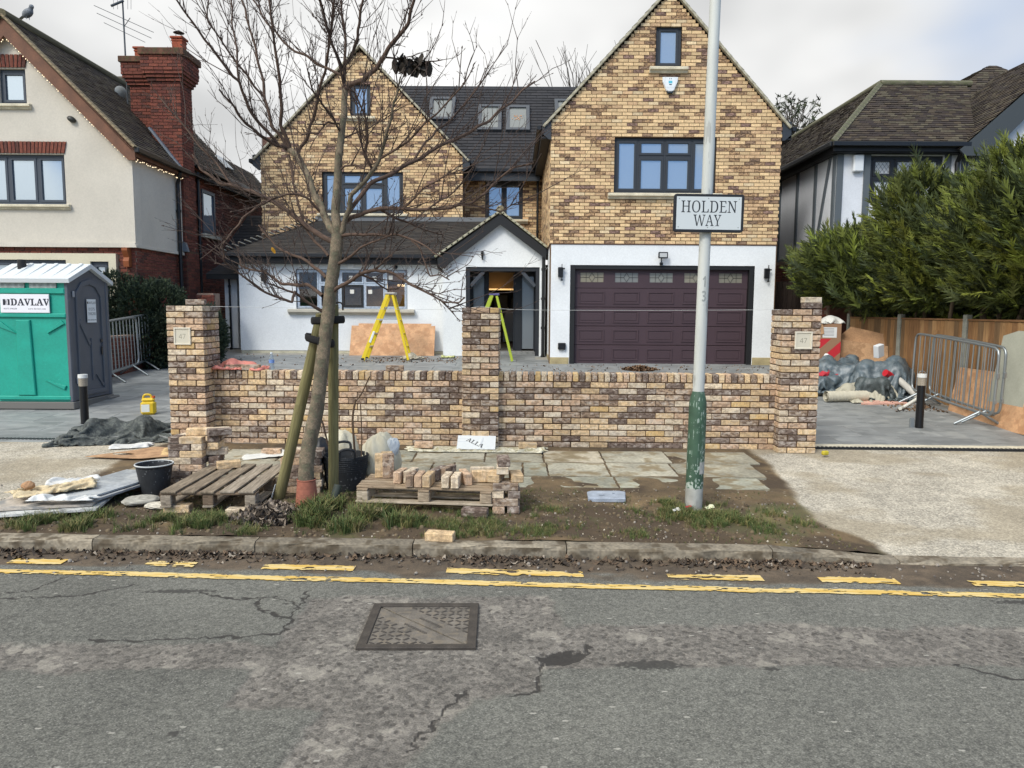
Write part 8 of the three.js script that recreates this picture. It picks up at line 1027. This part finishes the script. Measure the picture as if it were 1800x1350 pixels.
// ---------- manhole cover in the road ----------
{
  const m = thing('manhole_cover', [-0.515, -0.166, -4.12], 0.02, 'rectangular cast iron manhole cover in the road', 'manhole cover'), iron = mottled([104, 98, 89], 0.22, 0.3, 0.65, { seed: 210, tint: [120, 110, 95] });
  P('frame', extr(rect(-0.32, 0.32, -0.30, 0.30), 0.05, [rect(-0.275, 0.275, -0.262, 0.262)], 0.004).rotateX(-Math.PI / 2), mottled([66, 60, 53], 0.22, 0.3, 0.8, { seed: 211 }), m, [0, 0.004, 0]); P('frame_bed', cbox(0.62, 0.02, 0.58, 0.002), mat(0x1e1c1a, 0.9), m, [0, -0.03, 0]);
  const A = [-0.27, 0.257], B = [0.27, 0.257], C = [0.27, -0.257], D = [-0.27, -0.257], e = 0.006;
  const tri1 = [[A[0] + 2 * e, A[1]], [B[0], B[1]], [C[0], C[1] + 2 * e]], tri2 = [[A[0], A[1] - 2 * e], [C[0] - 2 * e, C[1]], [D[0], D[1]]];
  for (const [t, k] of [[tri1, 0], [tri2, 1]]) {
    const cv = P('cover_plate', extr(k ? t.slice().reverse() : t.slice().reverse(), 0.03, [], 0.002).rotateX(-Math.PI / 2), iron, m, [0, -0.002, 0]); const studs = [];
    for (let i = 0; i < 12; i++) for (let j = 0; j < 11; j++) { const x = -0.25 + i * 0.046, y = -0.235 + j * 0.047, dd = (x - A[0]) * (C[1] - A[1]) - (y - A[1]) * (C[0] - A[0]), dist = dd / Math.hypot(C[0] - A[0], C[1] - A[1]); if (k === 0 ? dist > -0.045 : dist < 0.045) continue; if (Math.abs(dist) < 0.12 && Math.abs(x + y * 0.9) < 0.15) continue; const g = cbox(0.042, 0.008, 0.018, 0.004).rotateY((i + j) % 2 ? 0.7 : -0.7); if (k === 0 ? dist < 0 : dist > 0) studs.push(g.translate(x, 0.001, -y)); }
    if (studs.length) P('tread_studs', merge(studs), mat(0x3f3a34, 0.75), cv).userData.kind = 'stuff';
    const tx = canvasTex(256, 64, (x) => { x.clearRect(0, 0, 256, 64); x.fillStyle = '#57514a'; x.font = 'bold 46px sans-serif'; x.textAlign = 'center'; x.fillText('VANGUARD', 128, 50); }); const pl = P('cast_lettering', new THREE.PlaneGeometry(0.2, 0.04).rotateX(-Math.PI / 2).rotateY(-0.76 ), new THREE.MeshStandardMaterial({ map: tx, alphaTest: 0.4, transparent: true, roughness: 0.7 }), cv, [k ? -0.03 : 0.05, 0.0045, k ? 0.05 : -0.03]);
  }
}
// ---------- grass, leaf litter ----------
{
  const tuft = (seed, n, h, w) => { const R = RNG(seed), p = []; for (let i = 0; i < n; i++) { const a = R() * 6.283, r = R() * 0.02, l = h * (0.55 + R() * 0.6), b = (0.15 + R() * 0.75) * l, x = Math.cos(a) * r, z = Math.sin(a) * r, dx = Math.cos(a), dz = Math.sin(a), px = -dz * w, pz = dx * w; const A = [x - px, 0, z - pz], B = [x + px, 0, z + pz], mx = x + dx * b * 0.35, mz = z + dz * b * 0.35, C = [mx + px * 0.8, l * 0.6, mz + pz * 0.8], D = [mx - px * 0.8, l * 0.6, mz - pz * 0.8], T = [x + dx * b, l * 0.9, z + dz * b]; p.push(...A, ...B, ...C, ...A, ...C, ...D, ...D, ...C, ...T); } return soup(p); };
  const R = RNG(501), P1 = [[-1.25, -5.86, 0.62, 0.34, 1.0, 1.25], [-1.55, -6.1, 0.3, 0.25, 0.9, 1.4], [-3.4, -5.78, 0.7, 0.25, 0.75, 0.9], [-2.5, -5.75, 0.6, 0.25, 0.8, 0.9], [-4.2, -6.5, 0.3, 0.3, 0.7, 0.7], [1.72, -6.08, 0.5, 0.32, 1.0, 0.75], [2.1, -5.85, 0.45, 0.25, 0.45, 0.6], [1.35, -6.25, 0.3, 0.25, 0.7, 0.7], [-0.5, -5.7, 0.8, 0.3, 0.35, 0.7], [0.3, -5.65, 0.6, 0.22, 0.45, 0.55], [0.9, -5.6, 0.5, 0.16, 0.45, 0.5], [-0.3, -6.05, 0.5, 0.25, 0.4, 0.6], [0.25, -6.1, 0.25, 0.2, 0.4, 0.6], [-1.9, -5.6, 0.9, 0.15, 0.5, 0.7], [-5.2, -5.9, 0.6, 0.3, 0.3, 0.6]];
  const pts = [], dens = (x, z) => { let d = x < 0.2 ? 0.16 : 0.06, h = 0.38; for (const [cx, cz, rx, rz, k, hh] of P1) { const q = k * sstep(1.25, 0.35, Math.hypot((x - cx) / rx, (z - cz) / rz)); if (q > d) { d = q; h = hh; } } return [d * (0.02 + 1.1 * sstep(0.42, 0.62, fbm(x * 5, z * 5, 3, 14))), h]; };
  for (let i = 0; i < 90000 && pts.length < 8200; i++) { const x = lerp(-5.4, 2.6, R()), z = lerp(kerbZ(x) - 0.13, -6.9, R()), [d, h] = dens(x, z); if (R() > d || mudMask(x, z) < 0.6) continue; pts.push([x, footY(x, z) - 0.004, z, (R() - 0.5) * 0.5, 1, (R() - 0.5) * 0.5, h * (0.55 + R() * 0.75)]); }
  const gm = new THREE.MeshPhysicalMaterial({ color: 0xffffff, roughness: 0.8, side: THREE.DoubleSide });
  const g = foliage('verge_grass', scene, tuft(3, 9, 0.085, 0.0022), pts, (p, Q) => { const dry = Q() < 0.16 + 0.35 * fbm(p[0] * 2, p[2] * 2, 2, 5) ? 1 : 0, k = Q(); return dry ? [0.16 + 0.06 * k, 0.14 + 0.05 * k, 0.06] : [lerp(0.045, 0.115, k), lerp(0.075, 0.150, k), lerp(0.018, 0.035, k)]; }, 503, gm); tag(g, 'tufts of grass growing on the muddy verge', 'grass', null, 'stuff');
  const leaf = (() => { const q = new THREE.PlaneGeometry(0.05, 0.075, 2, 3), a = q.attributes.position; for (let i = 0; i < a.count; i++) { const v = a.getY(i) / 0.0375; a.setX(i, a.getX(i) * (1 - 0.8 * v * v)); a.setZ(i, 0.012 * Math.cos(v * 2.2) + Math.abs(a.getX(i)) * 0.5); } q.rotateX(Math.PI / 2); q.computeVertexNormals(); return q; })();
  const bare = new THREE.MeshStandardMaterial({ color: 0xffffff, roughness: 0.9, side: THREE.DoubleSide }), brown = (p, Q) => { const k = Q(); return k < 0.06 ? [0.30, 0.25, 0.19] : [lerp(0.035, 0.15, k * k), lerp(0.026, 0.098, k * k), lerp(0.018, 0.058, k * k)]; };
  const put = (n, fx, out) => { for (let i = 0; i < n; i++) { const [x, y, z] = fx(); out.push([x, y, z, (R() - 0.5) * 0.6, 1, (R() - 0.5) * 0.6, 0.35 + R() * 0.6]); } };
  const gut = []; put(1050, () => { let x; do { x = lerp(-4.6, 2.6, R()); } while (R() > 0.25 + 0.75 * sstep(0.35, 0.65, fbm(x * 1.3, 2, 3, 31)) * (x < 2 ? 1 : 0.3)); const q = R() * R(); return [x, -0.168 + 0.02 * (1 - q) * R() + 0.008, kerbZ(x) + 0.012 + q * 0.24]; }, gut);
  tag(foliage('gutter_leaves', scene, leaf, gut, brown, 505, bare), 'dead leaves and silt lying in the gutter along the kerb', 'leaves', null, 'stuff');
  const heap = []; put(1100, () => { const a = R() * 6.283, r = Math.sqrt(R()), x = -2.02 + Math.cos(a) * r * 0.30, z = -6.02 + Math.sin(a) * r * 0.28; return [x, footY(x, z) + 0.01 + 0.10 * (1 - r * r) * R(), z]; }, heap);
  tag(foliage('leaf_mulch', scene, leaf, heap.map((p) => [p[0], p[1], p[2], (R() - 0.5) * 1.6, 1, (R() - 0.5) * 1.6, p[6] * 1.35]), (p, Q) => { const k = Q(); return [lerp(0.07, 0.36, k * k), lerp(0.052, 0.29, k * k), lerp(0.036, 0.22, k * k)]; }, 507, bare), 'heap of dry leaf mulch beside the tree base', 'leaves', null, 'stuff');
  const pile = []; put(520, () => { const a = R() * 6.283, r = Math.sqrt(R()), x = 2.72 + Math.cos(a) * r * 0.36, z = -15.75 + Math.sin(a) * r * 0.3; return [x, driveY(z) + 0.015 + 0.09 * (1 - r) * R(), z]; }, pile); put(170, () => { const x = lerp(-3.4, -1.3, R()), z = lerp(-16.6, -17.6, R()); return [x, driveY(z) + 0.01, z]; }, pile); put(130, () => { const x = lerp(-1.0, 5.6, R()), z = lerp(-15.4, -16.5, R()); return [x, driveY(z) + 0.01, z]; }, pile); put(60, () => { const x = lerp(-6.5, -3.4, R()), z = lerp(-16, -18, R()); return [x, driveY(z) + 0.01, z]; }, pile); put(140, () => { const x = lerp(5.9, 6.7, R()), z = lerp(-11.2, -12.2, R()); return [x, driveY(z) + 0.01, z]; }, pile);
  tag(foliage('drive_leaves', scene, leaf, pile.map((p) => [...p.slice(0, 6), p[6] * 1.9]), (p, Q) => { const k = Q(); return [lerp(0.06, 0.22, k), lerp(0.035, 0.125, k), lerp(0.02, 0.06, k)]; }, 509, bare), 'brown fallen leaves swept and scattered on the drive', 'leaves', null, 'stuff');
  const bits = []; put(1300, () => { const x = lerp(-4.6, 2.4, R()), z = lerp(kerbZ(x) - 0.15, -6.9, R()); return [x, footY(x, z) + 0.004, z]; }, bits);
  tag(foliage('verge_litter', scene, leaf, bits.map((p) => [...p.slice(0, 6), p[6] * 0.55]), (p, Q) => { const k = Q(); return k < 0.2 ? [0.42, 0.37, 0.28] : [lerp(0.05, 0.22, k), lerp(0.04, 0.17, k), lerp(0.025, 0.11, k)]; }, 511, bare), 'scattered leaf bits and chips on the mud', 'leaves', null, 'stuff');
  const clod = new THREE.IcosahedronGeometry(0.016, 1), cl = []; for (let i = 0; i < 2600; i++) { const x = lerp(-5.0, 2.5, R()), z = lerp(kerbZ(x) - 0.14, -6.75, R()); if (mudMask(x, z) < 0.7 || R() > 0.25 + 0.9 * sstep(0.45, 0.65, fbm(x * 2.5, z * 2.5, 3, 66))) continue; cl.push([x, footY(x, z) - 0.002, z, R() - 0.5, 1, R() - 0.5, 0.3 + R() * R() * 1.3]); }
  tag(foliage('earth_clods', scene, clod, cl, (p, Q) => { const k = Q(); return [lerp(0.055, 0.15, k), lerp(0.038, 0.11, k), lerp(0.020, 0.062, k)]; }, 515, bare), 'loose clods of brown earth on the churned verge', 'earth', null, 'stuff');
  const pebble = new THREE.IcosahedronGeometry(0.012, 0), pe = []; for (let i = 0; i < 480; i++) { const v = R() < 0.6, x = v ? lerp(-5.2, 2.6, R()) : lerp(-4.8, 4.2, R()), z = v ? lerp(kerbZ(x) - 0.14, -7, R()) : lerp(-4.9, kerbZ(x) + 0.02, R()); pe.push([x, v ? footY(x, z) + 0.002 : -0.163, z, R() - 0.5, 1, R() - 0.5, 0.35 + R() * R() * 1.1]); }
  tag(foliage('stone_chips', scene, pebble, pe, (p, Q) => { const k = Q(); return [lerp(0.10, 0.32, k), lerp(0.085, 0.28, k), lerp(0.07, 0.23, k)]; }, 513, bare), 'small stone chips on the verge and in the gutter', 'gravel', null, 'stuff');
}
renderer.render(scene, camera);
